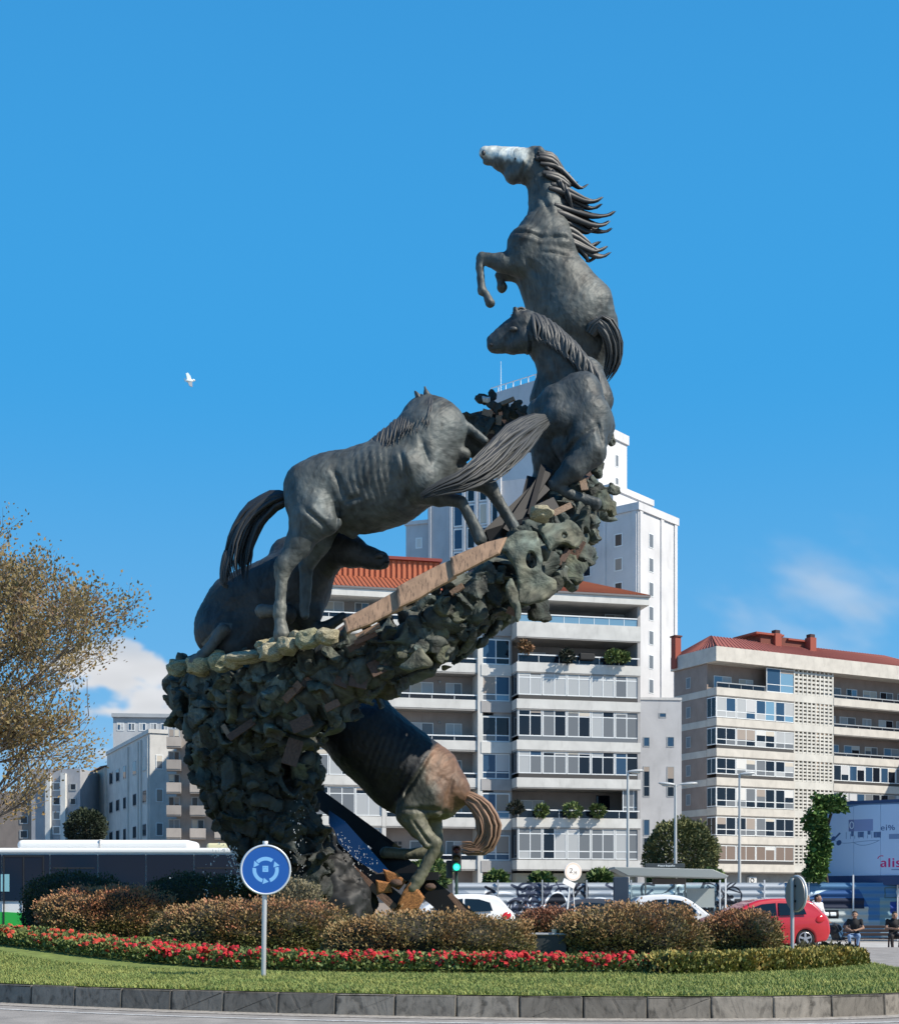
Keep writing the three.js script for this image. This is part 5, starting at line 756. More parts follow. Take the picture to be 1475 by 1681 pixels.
// n leaves; place(i) -> { p, n (outward), s, c: [r, g, b] }
function foliage(name, parent, n, place, mat = leafMat, geo = leafGeo) {
  const im = new THREE.InstancedMesh(geo, mat, n), m4 = new THREE.Matrix4(), q = new THREE.Quaternion(), q2 = new THREE.Quaternion();
  for (let i = 0; i < n; i++) {
    const l = place(i), dir = l.n.clone().add(V(rr(-0.9, 0.9), rr(-0.5, 0.9), rr(-0.9, 0.9))).normalize();
    q.setFromUnitVectors(V(0, 1, 0), dir).multiply(q2.setFromAxisAngle(V(0, 1, 0), rr(0, 6.28)));
    m4.compose(l.p, q, V(l.s, l.s, l.s)); im.setMatrixAt(i, m4); im.setColorAt(i, C(Math.max(0.003, l.c[0]), Math.max(0.003, l.c[1]), Math.max(0.003, l.c[2])));
  }
  im.name = name; im.castShadow = im.receiveShadow = true; stuff(im); parent.add(im); return im;
}
// clipped shrub: rounded superellipsoid mass
function shrub(label, x0, x1, topRow, d, depth, tone, { n = 9000, leaf = 0.05, group = 'clipped shrubs on the island', exp = 2.6, name = 'shrub', cat = 'shrub' } = {}) {
  const c = at((x0 + x1) / 2, HY, d), base = lawnY(c.x, d) - 0.03, top = EYE + (HY - topRow) / F * d, rx = (x1 - x0) / 2 / F * d, h = top - base, ry = h * 0.56, cy = h - ry;
  const o = thing(name, label, cat, [c.x, base, c.z], 0, group), ph = x0 * 0.37;
  const bump = (v) => 1 + 0.16 * perlin.noise(v.x * 2.2 * Math.max(1, rx * 0.8) + ph, v.y * 2, v.z * 2) + 0.06 * perlin.noise(v.x * 7 * rx + ph, v.y * 6, v.z * 6);
  const surfP = (v) => { const k = Math.pow(Math.abs(v.x) ** exp + Math.abs(v.y) ** exp + Math.abs(v.z) ** exp, -1 / exp) * bump(v); return V(v.x * k * rx, Math.max(-cy + 0.02, v.y * k * ry), v.z * k * depth).add(V(0, cy, 0)); };
  const core = new THREE.IcosahedronGeometry(1, 5), p = core.attributes.position; for (let i = 0; i < p.count; i++) { const s = surfP(V(p.getX(i), p.getY(i), p.getZ(i)).normalize()); s.sub(V(0, cy, 0)).multiplyScalar(0.94).add(V(0, cy, 0)); p.setXYZ(i, s.x, Math.max(0.01, s.y), s.z); } core.computeVertexNormals();
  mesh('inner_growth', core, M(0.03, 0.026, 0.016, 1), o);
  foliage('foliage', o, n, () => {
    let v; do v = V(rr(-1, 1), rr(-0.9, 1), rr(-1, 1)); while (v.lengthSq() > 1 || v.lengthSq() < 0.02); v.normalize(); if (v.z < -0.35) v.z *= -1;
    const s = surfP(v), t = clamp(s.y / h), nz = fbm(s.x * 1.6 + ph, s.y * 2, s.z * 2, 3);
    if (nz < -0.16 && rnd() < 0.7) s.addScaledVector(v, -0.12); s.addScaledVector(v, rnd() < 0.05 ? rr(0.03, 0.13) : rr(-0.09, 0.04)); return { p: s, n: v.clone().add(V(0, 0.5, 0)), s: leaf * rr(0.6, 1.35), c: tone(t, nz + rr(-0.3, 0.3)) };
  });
  const st = []; for (let i = 0; i < 6; i++) st.push(cyl(V(rr(-0.5, 0.5) * rx, -0.05, rr(-0.3, 0.3)), V(rr(-0.6, 0.6) * rx, cy, rr(-0.3, 0.3)), 0.02, 0.01, 5)); mesh('stem', st, M(0.06, 0.045, 0.03, 0.9), o);
  return o;
}
const mixc = (a, b, t) => a.map((v, i) => v + (b[i] - v) * clamp(t));
const brownTone = (t, n) => mixc(mixc([0.19, 0.175, 0.06], [0.32, 0.19, 0.085], t * 1.5 - 0.35 + n * 1.1), [0.44, 0.15, 0.085], n * 1.5 - 0.35 + t * 0.35);
const redTone = (t, n) => mixc(mixc([0.18, 0.15, 0.06], [0.30, 0.13, 0.07], t * 1.5 - 0.2 + n), [0.27, 0.085, 0.055], n * 1.5);
const oliveTone = (t, n) => mixc([0.20, 0.175, 0.065], [0.35, 0.205, 0.085], t * 1.2 - 0.3 + n * 1.2);
const darkTone = (t, n) => mixc([0.016, 0.03, 0.014], [0.035, 0.055, 0.022], t + n);
shrub('rounded red tipped brown shrub at the far left of the island', 72, 292, 1457, 29.2, 1.0, (t, n) => brownTone(t + 0.15, n + 0.15), { n: 12000 });
shrub('long reddish brown shrub behind the roundabout sign pole', 262, 572, 1479, 26.4, 1.0, brownTone, { n: 15000 });
shrub('long olive brown shrub in front of the lowest horse', 535, 872, 1500, 24.2, 0.9, oliveTone, { n: 15000 });
shrub('small reddish shrub beyond the black box', 850, 945, 1493, 27.0, 0.7, redTone, { n: 6000 });
shrub('broad russet shrub right of the black box', 915, 1150, 1486, 24.6, 1.0, (t, n) => mixc(brownTone(t, n), oliveTone(t, n), 0.4), { n: 14000 });
shrub('rounded brown shrub beside the red car', 1150, 1278, 1498, 25.8, 0.8, brownTone, { n: 9000 });
shrub('dark green shrub at left behind the brown shrubs, beside the bus tail', 48, 214, 1437, 31.8, 1.2, darkTone, { n: 10000 });
shrub('dark green shrub between the bus and the roundabout sign', 238, 432, 1437, 30.4, 1.0, darkTone, { n: 10000 });
shrub('pale dry shrub right of the roundabout sign disc', 436, 532, 1447, 28.0, 0.7, (t, n) => mixc([0.17, 0.16, 0.09], [0.26, 0.22, 0.13], t + n), { n: 6000 });
// flower bed following the kerb, red blossom above green leaves
{
  const c = new THREE.CatmullRomCurve3([[-70, 28.6], [0, 27.2], [150, 25.0], [300, 23.6], [500, 22.4], [700, 21.8], [900, 21.5], [1050, 21.5], [1165, 21.9]].map(([x, d]) => at(x, HY, d).setY(0)));
  const o = thing('flower_bed', 'long low bed of red flowers and green leaves in front of the shrubs', 'flower bed');
  const spot = () => { const u = rnd(), p = c.getPointAt(u), w = rnd(); p.z -= w * 1.25; return { p, w, u }; };
  foliage('foliage', o, 34000, () => { const { p, w } = spot(), hh = 0.25 * (1 + 0.35 * perlin.noise(p.x * 2, 1, p.z * 3)), y = hh * Math.pow(rnd(), 0.5) * sst(0, 0.12, w + 0.05), n = fbm(p.x * 1.2, 3, p.z, 3) + rr(-0.25, 0.25), px = CX - p.x / p.z * F, yel = sst(950, 1120, px) * 0.5; return { p: p.setY(lawnY(p.x, -p.z) + y), n: V(0, 0.7, 0.5), s: rr(0.05, 0.10), c: mixc(mixc([0.05, 0.095, 0.028], [0.20, 0.24, 0.07], 0.45 + n + y), [0.2, 0.17, 0.05], yel + n * 0.4) }; });
  const dens = px => 0.34 + 0.66 * (sst(240, 262, px) * sst(300, 285, px) + sst(325, 345, px) * sst(392, 378, px) + 0.4 * sst(410, 430, px) * sst(480, 460, px) + sst(545, 570, px) * sst(640, 615, px) + sst(715, 750, px) * sst(935, 905, px) + sst(940, 960, px) * sst(1045, 1020, px) + 0.5 * sst(1095, 1110, px) * sst(1130, 1122, px));
  const petal = (() => { const L = []; for (let i = 0; i < 5; i++) { const g = new THREE.CircleGeometry(0.5, 5); g.scale(0.8, 1, 1); g.translate(0, 0.42, 0); g.rotateX(-0.5); g.rotateZ(i / 5 * 6.283); L.push(g); } return merge(L).rotateX(-0.9); })();
  const list = []; while (list.length < 2100) { const { p, w } = spot(), px = CX - p.x / p.z * F, k = perlin.noise(p.x * 3.1, 7, p.z * 3.1); if (rnd() < dens(px) * (0.62 + k * 1.0)) list.push([p, w, px]); }
  foliage('flower', o, list.length, i => { const [p, w, px] = list[i]; const left = sst(260, 120, px); return { p: p.clone().setY(lawnY(p.x, -p.z) + rr(0.15, 0.32)), n: V(0, 1, 0.6), s: rr(0.045, 0.085), c: mixc([0.50, rr(0.006, 0.012), rr(0.010, 0.03)], [0.42, 0.06, 0.02], left * 0.7 + rr(-0.1, 0.2)) }; }, leafMat, petal);
}
{ // low clipped hedge curling round the right end
  const c = new THREE.CatmullRomCurve3([[1078, 21.4], [1130, 21.6], [1190, 21.9], [1280, 22.6], [1360, 23.6], [1400, 24.3], [1385, 25.0], [1345, 25.3], [1310, 25.2]].map(([x, d]) => at(x, HY, d).setY(0)));
  const o = thing('low_hedge', 'low yellow green hedge curving round the right end of the lawn', 'hedge');
  foliage('foliage', o, 22000, () => { const u = Math.pow(rnd(), 0.9), p = c.getPointAt(u), w = rr(-1, 1), r = 0.30; const h = (0.32 - 0.11 * sst(0.6, 0.85, u)) * Math.sqrt(Math.max(0, 1 - Math.abs(w) ** 3)) * (1 + 0.2 * perlin.noise(p.x * 3, 2, p.z * 3)), y = h * Math.pow(rnd(), 0.4); p.z += w * r; p.x += rr(-0.2, 0.2); const n = fbm(p.x * 1.4, 5, p.z * 1.4, 3) + rr(-0.3, 0.3); return { p: p.setY(lawnY(p.x, -p.z) + y), n: V(0, 0.8, w * 0.8), s: rr(0.05, 0.09), c: mixc(mixc([0.15, 0.165, 0.04], [0.40, 0.32, 0.075], y * 1.8 + n), [0.42, 0.16, 0.05], sst(0.1, 0.5, n) * (0.3 + 0.6 * sst(0.8, 1, u))) }; });
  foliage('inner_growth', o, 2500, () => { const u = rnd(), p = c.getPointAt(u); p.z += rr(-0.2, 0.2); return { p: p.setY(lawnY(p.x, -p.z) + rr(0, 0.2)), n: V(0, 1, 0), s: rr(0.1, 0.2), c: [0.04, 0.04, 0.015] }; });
}
// ---- trees
function branches(L, tips, p, dir, len, r, lvl, max, rise, spread = 0.55) {
  const pts = [p.clone()]; let q = p.clone(), dd = dir.clone(); for (let i = 0; i < 3; i++) { dd.add(V(rr(-0.16, 0.16), rr(-0.05, 0.12) + rise, rr(-0.16, 0.16))).normalize(); q = q.clone().addScaledVector(dd, len / 3); pts.push(q); }
  L.push(tube(pts, t => r * (1 - 0.42 * t), 3, lvl < 2 ? 7 : lvl < 4 ? 4 : 3));
  if (lvl >= max - 2) tips.push(...pts.slice(1).map(v => [v, dd.clone()]));
  if (lvl >= max) return;
  const n = lvl === 0 ? 6 : lvl < 3 ? 4 : 3;
  for (let i = 0; i < n; i++) { const k = lvl === 0 ? 1 + (i % 3) : i === 0 ? 3 : 1 + ((rnd() * 3) | 0), nd = dd.clone().add(V(rr(-1, 1), rr(-0.45, 0.6), rr(-1, 1)).multiplyScalar(spread * (lvl ? 1.3 : 1.5))).normalize(); branches(L, tips, pts[k], nd, len * rr(0.62, 0.84), r * 0.56, lvl + 1, max, rise * 0.6, spread); }
}
{
  seed = 4242; const d = 58, f = at(-172, HY, d), o = thing('autumn_tree', 'tall autumn tree with thin brown leaves and bare twigs at left edge', 'tree', [f.x, -0.4, f.z]); o.scale.setScalar(1.14);
  const L = [], tips = []; branches(L, tips, V(0, 0, 0), V(0.02, 1, 0), 6.3, 0.36, 0, 6, 0.05, 0.60);
  for (const [y, dx, dz, l] of [[2.6, 1, 0.4, 3.6], [3.0, 0.9, -0.5, 3.8], [2.2, 0.7, 0.9, 3.2], [3.4, 1, 0, 4.2], [2.8, 0.3, 1, 3.4], [3.2, -0.8, 0.4, 3.6]]) branches(L, tips, V(0.04, y, 0), V(dx, 0.3, dz).normalize(), l, 0.12, 3, 6, 0.02, 0.6);
  mesh('trunk', L, M(0.20, 0.17, 0.145, 0.95), o);
  foliage('crown', o, 88000, i => { const [p, dd] = tips[(rnd() * tips.length) | 0], cl = p.clone().add(V(0.28 * Math.sin(i * 1.7), 0.28 * Math.sin(i * 2.3), 0.28 * Math.sin(i * 3.1))), q = cl.add(V(rr(-0.16, 0.16), rr(-0.2, 0.12), rr(-0.16, 0.16))), n = fbm(q.x * 0.35, q.y * 0.35, q.z * 0.35, 3) + rr(-0.25, 0.25), t = clamp((q.y - 4) / 14); return { p: q, n: dd, s: rr(0.09, 0.18), c: mixc(mixc([0.30, 0.205, 0.08], [0.18, 0.18, 0.06], 0.42 + n * 2), mixc([0.34, 0.17, 0.06], [0.28, 0.13, 0.10], t), n * 1.8 - 0.05) }; }, thinLeaf);
}
function bush(name, label, x, y, d, rpx, rpy, tone, { n = 5000, leaf = 0.12, ground = true, group, cat = 'bush', foot } = {}) {
  const c = at(x, y, d), o = thing(name, label, cat, [c.x, ground ? groundY(d) - 0.02 : c.y - rpy / F * d, c.z], 0, group), cy = c.y - o.position.y, rx = rpx / F * d, ry = rpy / F * d;
  mesh('trunk', [cyl(V(0, foot ?? 0, 0), V(0.05, cy, 0), Math.max(0.03, rx * 0.06), Math.max(0.015, rx * 0.03), 6), cyl(V(0, cy * 0.6, 0), V(rx * 0.5, cy + ry * 0.4, 0.1), rx * 0.03, rx * 0.015, 5), cyl(V(0, cy * 0.6, 0), V(-rx * 0.5, cy + ry * 0.4, 0), rx * 0.03, rx * 0.015, 5)], M(0.07, 0.05, 0.035, 0.9), o);
  foliage('crown', o, n, () => { let v; do v = V(rr(-1, 1), rr(-1, 1), rr(-1, 1)); while (v.lengthSq() > 1); const l = v.length(); v.multiplyScalar(Math.pow(l, -0.65) * (1 + 0.25 * perlin.noise(v.x * 2.5 + x, v.y * 2.5, v.z * 2.5))); const n2 = fbm(v.x * 3 + x, v.y * 3, v.z * 3, 3) + rr(-0.25, 0.25); return { p: V(v.x * rx, cy + v.y * ry, v.z * rx), n: v.clone(), s: leaf * rr(0.6, 1.4), c: tone(clamp(v.y * 0.5 + 0.5), n2) }; });
  return o;
}
bush('round_tree', 'round clipped dark olive tree behind the bus shelter', 1118, 1403, 74, 57, 58, (t, n) => mixc([0.05, 0.068, 0.024], [0.18, 0.18, 0.06], t * 0.6 + n * 1.3), { n: 14000, leaf: 0.17, cat: 'tree' });
bush('dark_bush', 'dark bush in front of the long wing of the pale office block', 141, 1360, 92, 31, 30, (t, n) => mixc([0.012, 0.02, 0.012], [0.03, 0.045, 0.02], t + n), { n: 5000, leaf: 0.2 });
for (const [x, y, r, w] of [[706, 1436, 26, 'left of the traffic light'], [815, 1447, 13, 'nearest the traffic light on its right'], [890, 1449, 14, 'left of the leaning round sign'], [984, 1446, 15, 'right of the leaning round sign'], [1083, 1443, 14, 'seen through the bus shelter middle'], [1165, 1446, 15, 'seen through the right end of the bus shelter']])
  bush('fig_bush', `bright green leafy bush above the hoarding, ${w}`, x, y, 60.5, r * 1.2, r, (t, n) => mixc([0.035, 0.075, 0.02], [0.14, 0.2, 0.05], 0.3 + t * 0.4 + n), { n: 900, leaf: 0.24 });
for (const [x, y, d, r, w, t] of [[862, 1062, 101.2, 9, 'reddish potted plant at the left end of the sixth floor balcony', 1], [930, 1077, 101.4, 10, 'dark plant hanging over the middle of the sixth floor balcony rail', 2], [1005, 1077, 102.2, 9, 'green plant at the right of the sixth floor balcony', 0], [1022, 1078, 102.5, 8, 'small green plant at the right end of the sixth floor balcony', 0], [846, 1326, 100.8, 10, 'dark plant at the left corner of the second floor balcony', 2], [888, 1331, 101.2, 9, 'left of three leafy plants on the second floor balcony rail', 0], [939, 1330, 101.6, 13, 'middle and largest of three leafy plants on the second floor balcony rail', 0], [981, 1331, 102, 10, 'right of three leafy plants on the second floor balcony rail', 0]])
  bush('balcony_plant', w, x, y, d, r, r * 0.8, (a, n) => mixc(...[[[0.05, 0.09, 0.02], [0.16, 0.2, 0.05]], [[0.12, 0.08, 0.03], [0.25, 0.12, 0.06]], [[0.012, 0.016, 0.01], [0.03, 0.04, 0.02]]][t], 0.4 + n), { n: 260, leaf: 0.3, ground: false, cat: 'plant' });
{
  const d = 59.2, top = at(1352, 1305, d), o = thing('ivy', 'thick bright green ivy climbing the left edge of the billboard', 'ivy', [at(1352, HY, d).x, groundY(d), -d]);
  const k = d / F; mesh('stem', [tube([V(0, 0, 0), V(0.2, 2, 0), V(-0.1, 4, 0.1), V(0.3, 5.6, 0)], () => 0.07, 8, 6)], M(0.06, 0.045, 0.03, 0.9), o);
  foliage('foliage', o, 4200, () => { const t = Math.pow(rnd(), 0.9), row = 1305 + t * 140, w = row < 1332 ? 33 : 20, cx2 = 1352 + (row < 1332 ? 5 : -14 + 4 * Math.sin(row * 0.06)); const x = (cx2 + rr(-1, 1) * w * (0.8 + 0.4 * perlin.noise(row * 0.06, 3, 1)) - 1352) * k, y = EYE + (HY - row) * k - o.position.y, n = fbm(x, y, 1, 3) + rr(-0.3, 0.3); return { p: V(x, y, rr(-0.1, 0.75) * (0.6 + 0.4 * perlin.noise(x * 1.5, y * 1.5, 4))), n: V(0, -0.4, 1), s: rr(0.16, 0.32), c: mixc([0.035, 0.09, 0.024], [0.16, 0.27, 0.06], 0.45 + n) }; });
}
seed = 660066;
// ---------------------------------------------------------------- vehicles, street furniture, people
const rubber = M(0.015, 0.015, 0.016, 0.85), alloy = M(0.5, 0.5, 0.52, 0.3, { metalness: 0.7 }), black = M(0.02, 0.02, 0.022, 0.5), glassDark = M(0.008, 0.014, 0.022, 0.04), steelPole = M(0.48, 0.49, 0.50, 0.45, { metalness: 0.4 }), lampRed = M(0.45, 0.015, 0.02, 0.15), white = M(0.78, 0.78, 0.77, 0.35);
const canvasTex = (w, h, draw) => { const c = document.createElement('canvas'); c.width = w; c.height = h; const g = c.getContext('2d'); draw(g, w, h); const t = new THREE.CanvasTexture(c); t.colorSpace = THREE.SRGBColorSpace; return t; };
function wheel(parent, x, y, z, r, side) {
  const w = mesh('wheel', (() => { const g = new THREE.TorusGeometry(r * 0.8, r * 0.21, 12, 28); g.scale(1, 1, 1.25); return g.translate(x, y, z); })(), rubber, parent), L = [];
  L.push(new THREE.CylinderGeometry(r * 0.2, r * 0.2, 0.05, 12).rotateX(Math.PI / 2).translate(x, y, z + side * 0.07));
  for (let i = 0; i < 5; i++) { const a = i / 5 * 6.283 + 0.3; L.push(new THREE.BoxGeometry(r * 0.6, r * 0.2, 0.04).translate(r * 0.36, 0, 0).rotateZ(a).translate(x, y, z + side * 0.06)); }
  L.push(new THREE.TorusGeometry(r * 0.64, r * 0.06, 8, 24).translate(x, y, z + side * 0.06));
  mesh('rim', L, alloy, w); mesh('hub_disc', new THREE.CylinderGeometry(r * 0.6, r * 0.6, 0.03, 20).rotateX(Math.PI / 2).translate(x, y, z + side * 0.02), black, w);
}
function hatchback(name, label, [px, d], dirn, colour, { len = 4.05, tall = 1.48, group, rot = 0 } = {}) {
  const f = at(px, HY, d), o = thing(name, label, 'car', [f.x, groundY(d) + 0.002, f.z], (dirn < 0 ? Math.PI : 0) + rot, group);
  const k = len / 4.05, h = tall / 1.48, W = 0.86, paint = new THREE.MeshPhysicalMaterial({ color: colour, roughness: 0.35, clearcoat: 1, clearcoatRoughness: 0.06 });
  const P = (x, y) => [x * k, y * h], S = new THREE.Shape(), m = (a, b) => S.moveTo(...P(a, b)), l = (a, b) => S.lineTo(...P(a, b)), c = (a, b, e, g, i, j) => S.bezierCurveTo(...P(a, b), ...P(e, g), ...P(i, j));
  m(-1.93, 0.30); c(-2.03, 0.4, -2.04, 0.62, -1.98, 0.82); c(-1.93, 0.98, -1.86, 1.03, -1.78, 1.08); c(-1.66, 1.22, -1.52, 1.38, -1.38, 1.43); c(-0.9, 1.5, -0.2, 1.5, 0.2, 1.42); c(0.55, 1.32, 0.85, 1.12, 1.1, 0.97); c(1.5, 0.9, 1.85, 0.78, 1.96, 0.62); c(2.03, 0.5, 2.02, 0.36, 1.95, 0.26); l(1.62, 0.22);
  for (const wx of [1.25, -1.25]) { for (let i = 0; i <= 12; i++) { const a = Math.PI * i / 12; S.lineTo(wx * k + 0.37 * Math.cos(a), 0.30 + 0.37 * Math.sin(a) * 1.02); } if (wx > 0) l(-0.86, 0.2); }
  l(-1.64, 0.26);
  const g = new THREE.ExtrudeGeometry(S, { depth: 2 * W - 0.16, bevelEnabled: true, bevelSize: 0.07, bevelThickness: 0.08, bevelSegments: 4, curveSegments: 10, steps: 6 }); g.translate(0, 0, -W + 0.08);
  const taper = (x, y, z) => { const t = clamp((y / h - 0.85) / 0.65), e = clamp((Math.abs(x / k) - 1.2) / 0.85), low = clamp((0.5 - y / h) / 0.3); return z * (1 - 0.22 * t * (0.5 + 0.5 * t) - 0.17 * e * e - 0.05 * low); };
  const bend = (gg) => { const p = gg.attributes.position; for (let i = 0; i < p.count; i++) p.setZ(i, taper(p.getX(i), p.getY(i), p.getZ(i))); gg.computeVertexNormals(); return gg; };
  mesh('body', toCreasedNormals(bend(g), 0.6), paint, o);
  for (const s of [-1, 1]) {
    const win3 = (pts) => { const w = new THREE.Shape(); pts.forEach(([a, b], i) => w[i ? 'lineTo' : 'moveTo'](...P(a, b))); const e = new THREE.ExtrudeGeometry(w, { depth: 0.02, bevelEnabled: false, steps: 1 }); e.translate(0, 0, s * (W + 0.004) - 0.01); return bend(e); };
    mesh('window', win3([[-1.28, 1.06], [-1.2, 1.3], [-0.85, 1.395], [-0.42, 1.41], [-0.42, 1.02]]), glassDark, o); mesh('window', win3([[-0.34, 1.02], [-0.34, 1.41], [0.1, 1.37], [0.45, 1.25], [0.88, 1.0]]), glassDark, o);
    const dh = mesh('door', win3([[-0.40, 0.34], [-0.40, 1.0], [0.72, 0.98], [0.78, 0.42], [0.6, 0.34]]), paint, o); mesh('handle', bend(new THREE.BoxGeometry(0.18, 0.035, 0.03).translate(-0.2 * k, 0.9 * h, s * (W + 0.018))), paint, dh);
    mesh('mirror', new THREE.SphereGeometry(0.11, 10, 8).scale(0.8, 0.7, 1.1).translate(0.72 * k, 1.04 * h, s * (W + 0.06)), paint, o);
    mesh('tail_lamp', bend(new THREE.SphereGeometry(0.17, 14, 10).scale(1.1, 0.7, 0.32).rotateZ(-0.5).translate(-1.74 * k, 0.92 * h, s * 0.825)), lampRed, o);
    mesh('headlight', bend(new THREE.SphereGeometry(0.16, 14, 10).scale(1.3, 0.55, 0.5).rotateZ(-0.25).translate(1.74 * k, 0.74 * h, s * 0.80)), M(0.6, 0.62, 0.65, 0.08), o);
    for (const wx of [1.25, -1.25]) wheel(o, wx * k, 0.31, s * (W - 0.13), 0.31, s);
  }
  const quad4 = (a, b, w0, w1, off) => { const A = P(...a), B = P(...b), n = V(-(B[1] - A[1]), B[0] - A[0], 0).normalize().multiplyScalar(off), gq = new THREE.BufferGeometry(), pos = []; const nn = 6; for (let i = 0; i <= nn; i++) { const t = i / nn; pos.push(A[0] + n.x, A[1] + n.y, (t * 2 - 1) * w0, B[0] + n.x, B[1] + n.y, (t * 2 - 1) * w1); } const idx = []; for (let i = 0; i < nn; i++) { const q = i * 2; idx.push(q, q + 1, q + 2, q + 1, q + 3, q + 2); } gq.setAttribute('position', new THREE.Float32BufferAttribute(pos, 3)); gq.setIndex(idx); gq.computeVertexNormals(); return gq; };
  const gm = glassDark.clone(); gm.side = THREE.DoubleSide;
  mesh('rear_window', quad4([-1.44, 1.40], [-1.80, 1.08], 0.56, 0.66, -0.075), gm, o); mesh('windscreen', quad4([0.32, 1.37], [1.04, 1.0], 0.56, 0.68, 0.075), gm, o);
  mesh('bumper', bend(new RoundedBoxGeometry(0.1, 0.14, 1.5, 2, 0.04).translate(-2.0 * k, 0.4, 0)), black, o); mesh('number_plate', bend(new RoundedBoxGeometry(0.03, 0.12, 0.5, 1, 0.01).translate(-2.06 * k, 0.62, 0)), white, o);
  return o;
}
hatchback('hatchback_car', 'bright red hatchback car seen from the side behind the shrubs at right', [1242, 41.8], -1, C(0.50, 0.012, 0.022), { rot: 0.10 });
hatchback('hatchback_car', 'white hatchback with red tail lamp beside the sculpture foot', [735, 42.6], -1, C(0.75, 0.75, 0.75), { tall: 1.62, rot: 0.18 });
hatchback('hatchback_car', 'white car showing only its roof in front of the bus shelter', [1106, 47.2], 1, C(0.75, 0.75, 0.75), { tall: 1.92, len: 3.7 });
hatchback('hatchback_car', 'dark grey car hidden to its roof behind the russet shrub', [948, 48.6], -1, C(0.05, 0.05, 0.055), { tall: 1.78, len: 3.7 });
// ---- bus
{
  const d = 42.6, xr = at(476, HY, d).x, L = 12.2, x0 = xr - L, gy = groundY(d), o = thing('city_bus', 'white and green city bus with dark windows passing behind the sculpture', 'bus', [x0, gy, -d - 1.25]);
  const Z = 1.25, blue = new THREE.MeshPhysicalMaterial({ color: C(0.003, 0.011, 0.028), roughness: 0.05, specularIntensity: 0.5 }), green = M(0.03, 0.42, 0.06, 0.35), wb = M(0.78, 0.78, 0.76, 0.35);
  const roofY = EYE + (HY - 1397) / F * d - gy, glassTop = roofY - 0.06, glassBot = EYE + (HY - 1479) / F * d - gy;
  mesh('body', [new RoundedBoxGeometry(L, roofY - 0.45, 2 * Z - 0.06, 3, 0.12).translate(L / 2, 0.45 + (roofY - 0.45) / 2, 0)], wb, o);
  mesh('roof', new RoundedBoxGeometry(L + 0.04, 0.2, 2 * Z + 0.02, 3, 0.09).translate(L / 2, roofY, 0), wb, o);
  const n = 8, w = L / n; for (let i = 0; i < n; i++) for (const s of [1, -1]) mesh('window', bx(i * w + 0.015, (i + 1) * w - 0.015, glassBot, glassTop - 0.05, s * Z - 0.03, s * Z + 0.012), blue, o);
  for (const i of [1, 3, 6]) mesh('window_bar', bx(i * w + 0.1, (i + 1) * w - 0.1, glassTop - 0.5, glassTop - 0.46, Z + 0.013, Z + 0.02), black, o);
  const sk = new THREE.Shape(); sk.moveTo(0, 0.32); sk.lineTo(L, 0.32); sk.lineTo(L, 0.75); sk.lineTo(6, 0.8); sk.quadraticCurveTo(4.6, 1.05, 3.2, 1.12); sk.lineTo(0, 1.15); sk.lineTo(0, 0.32); mesh('skirt', new THREE.ExtrudeGeometry(sk, { depth: 0.02, bevelEnabled: false }).translate(0, 0, Z - 0.015), green, o);
  mesh('door', [bx(3.1, 3.14, 0.4, glassTop - 0.08, Z + 0.013, Z + 0.03), bx(4.36, 4.4, 0.4, glassTop - 0.08, Z + 0.013, Z + 0.03), bx(3.15, 4.35, glassTop - 0.12, glassTop - 0.08, Z + 0.013, Z + 0.03), bx(3.73, 3.77, 0.4, glassTop - 0.13, Z + 0.013, Z + 0.03)], black, o);
  const gx = p => at(p, HY, d).x - x0;
  const pod = mesh('roof_unit', new RoundedBoxGeometry(gx(310) - gx(22), 0.34, 1.7, 4, 0.16).translate((gx(310) + gx(22)) / 2, roofY + 0.2, 0.1), wb, o); mesh('seam', bx(gx(160) - 0.015, gx(160) + 0.015, roofY + 0.1, roofY + 0.385, 0.2, 0.962), M(0.4, 0.4, 0.4, 0.5), pod);
  mesh('roof_unit', new RoundedBoxGeometry(gx(420) - gx(335), 0.22, 1.5, 3, 0.09).translate((gx(420) + gx(335)) / 2, roofY + 0.16, 0.1), M(0.62, 0.58, 0.36, 0.6), o);
  for (const wx of [2.2, 9.2]) for (const s of [1, -1]) { mesh('wheel_arch', new THREE.CylinderGeometry(0.58, 0.58, 0.04, 24).rotateX(Math.PI / 2).translate(wx, 0.5, s * (Z + 0.0)), black, o); wheel(o, wx, 0.48, s * (Z - 0.1), 0.48, s); }
  mesh('poster', bx(gx(2), gx(16), glassBot + 0.3, glassBot + 0.85, Z + 0.014, Z + 0.022), M(0.25, 0.5, 0.55, 0.3), o); mesh('poster', bx(gx(277), gx(290), glassBot + 0.5, glassBot + 0.75, Z + 0.014, Z + 0.022), M(0.6, 0.65, 0.7, 0.3), o);
}
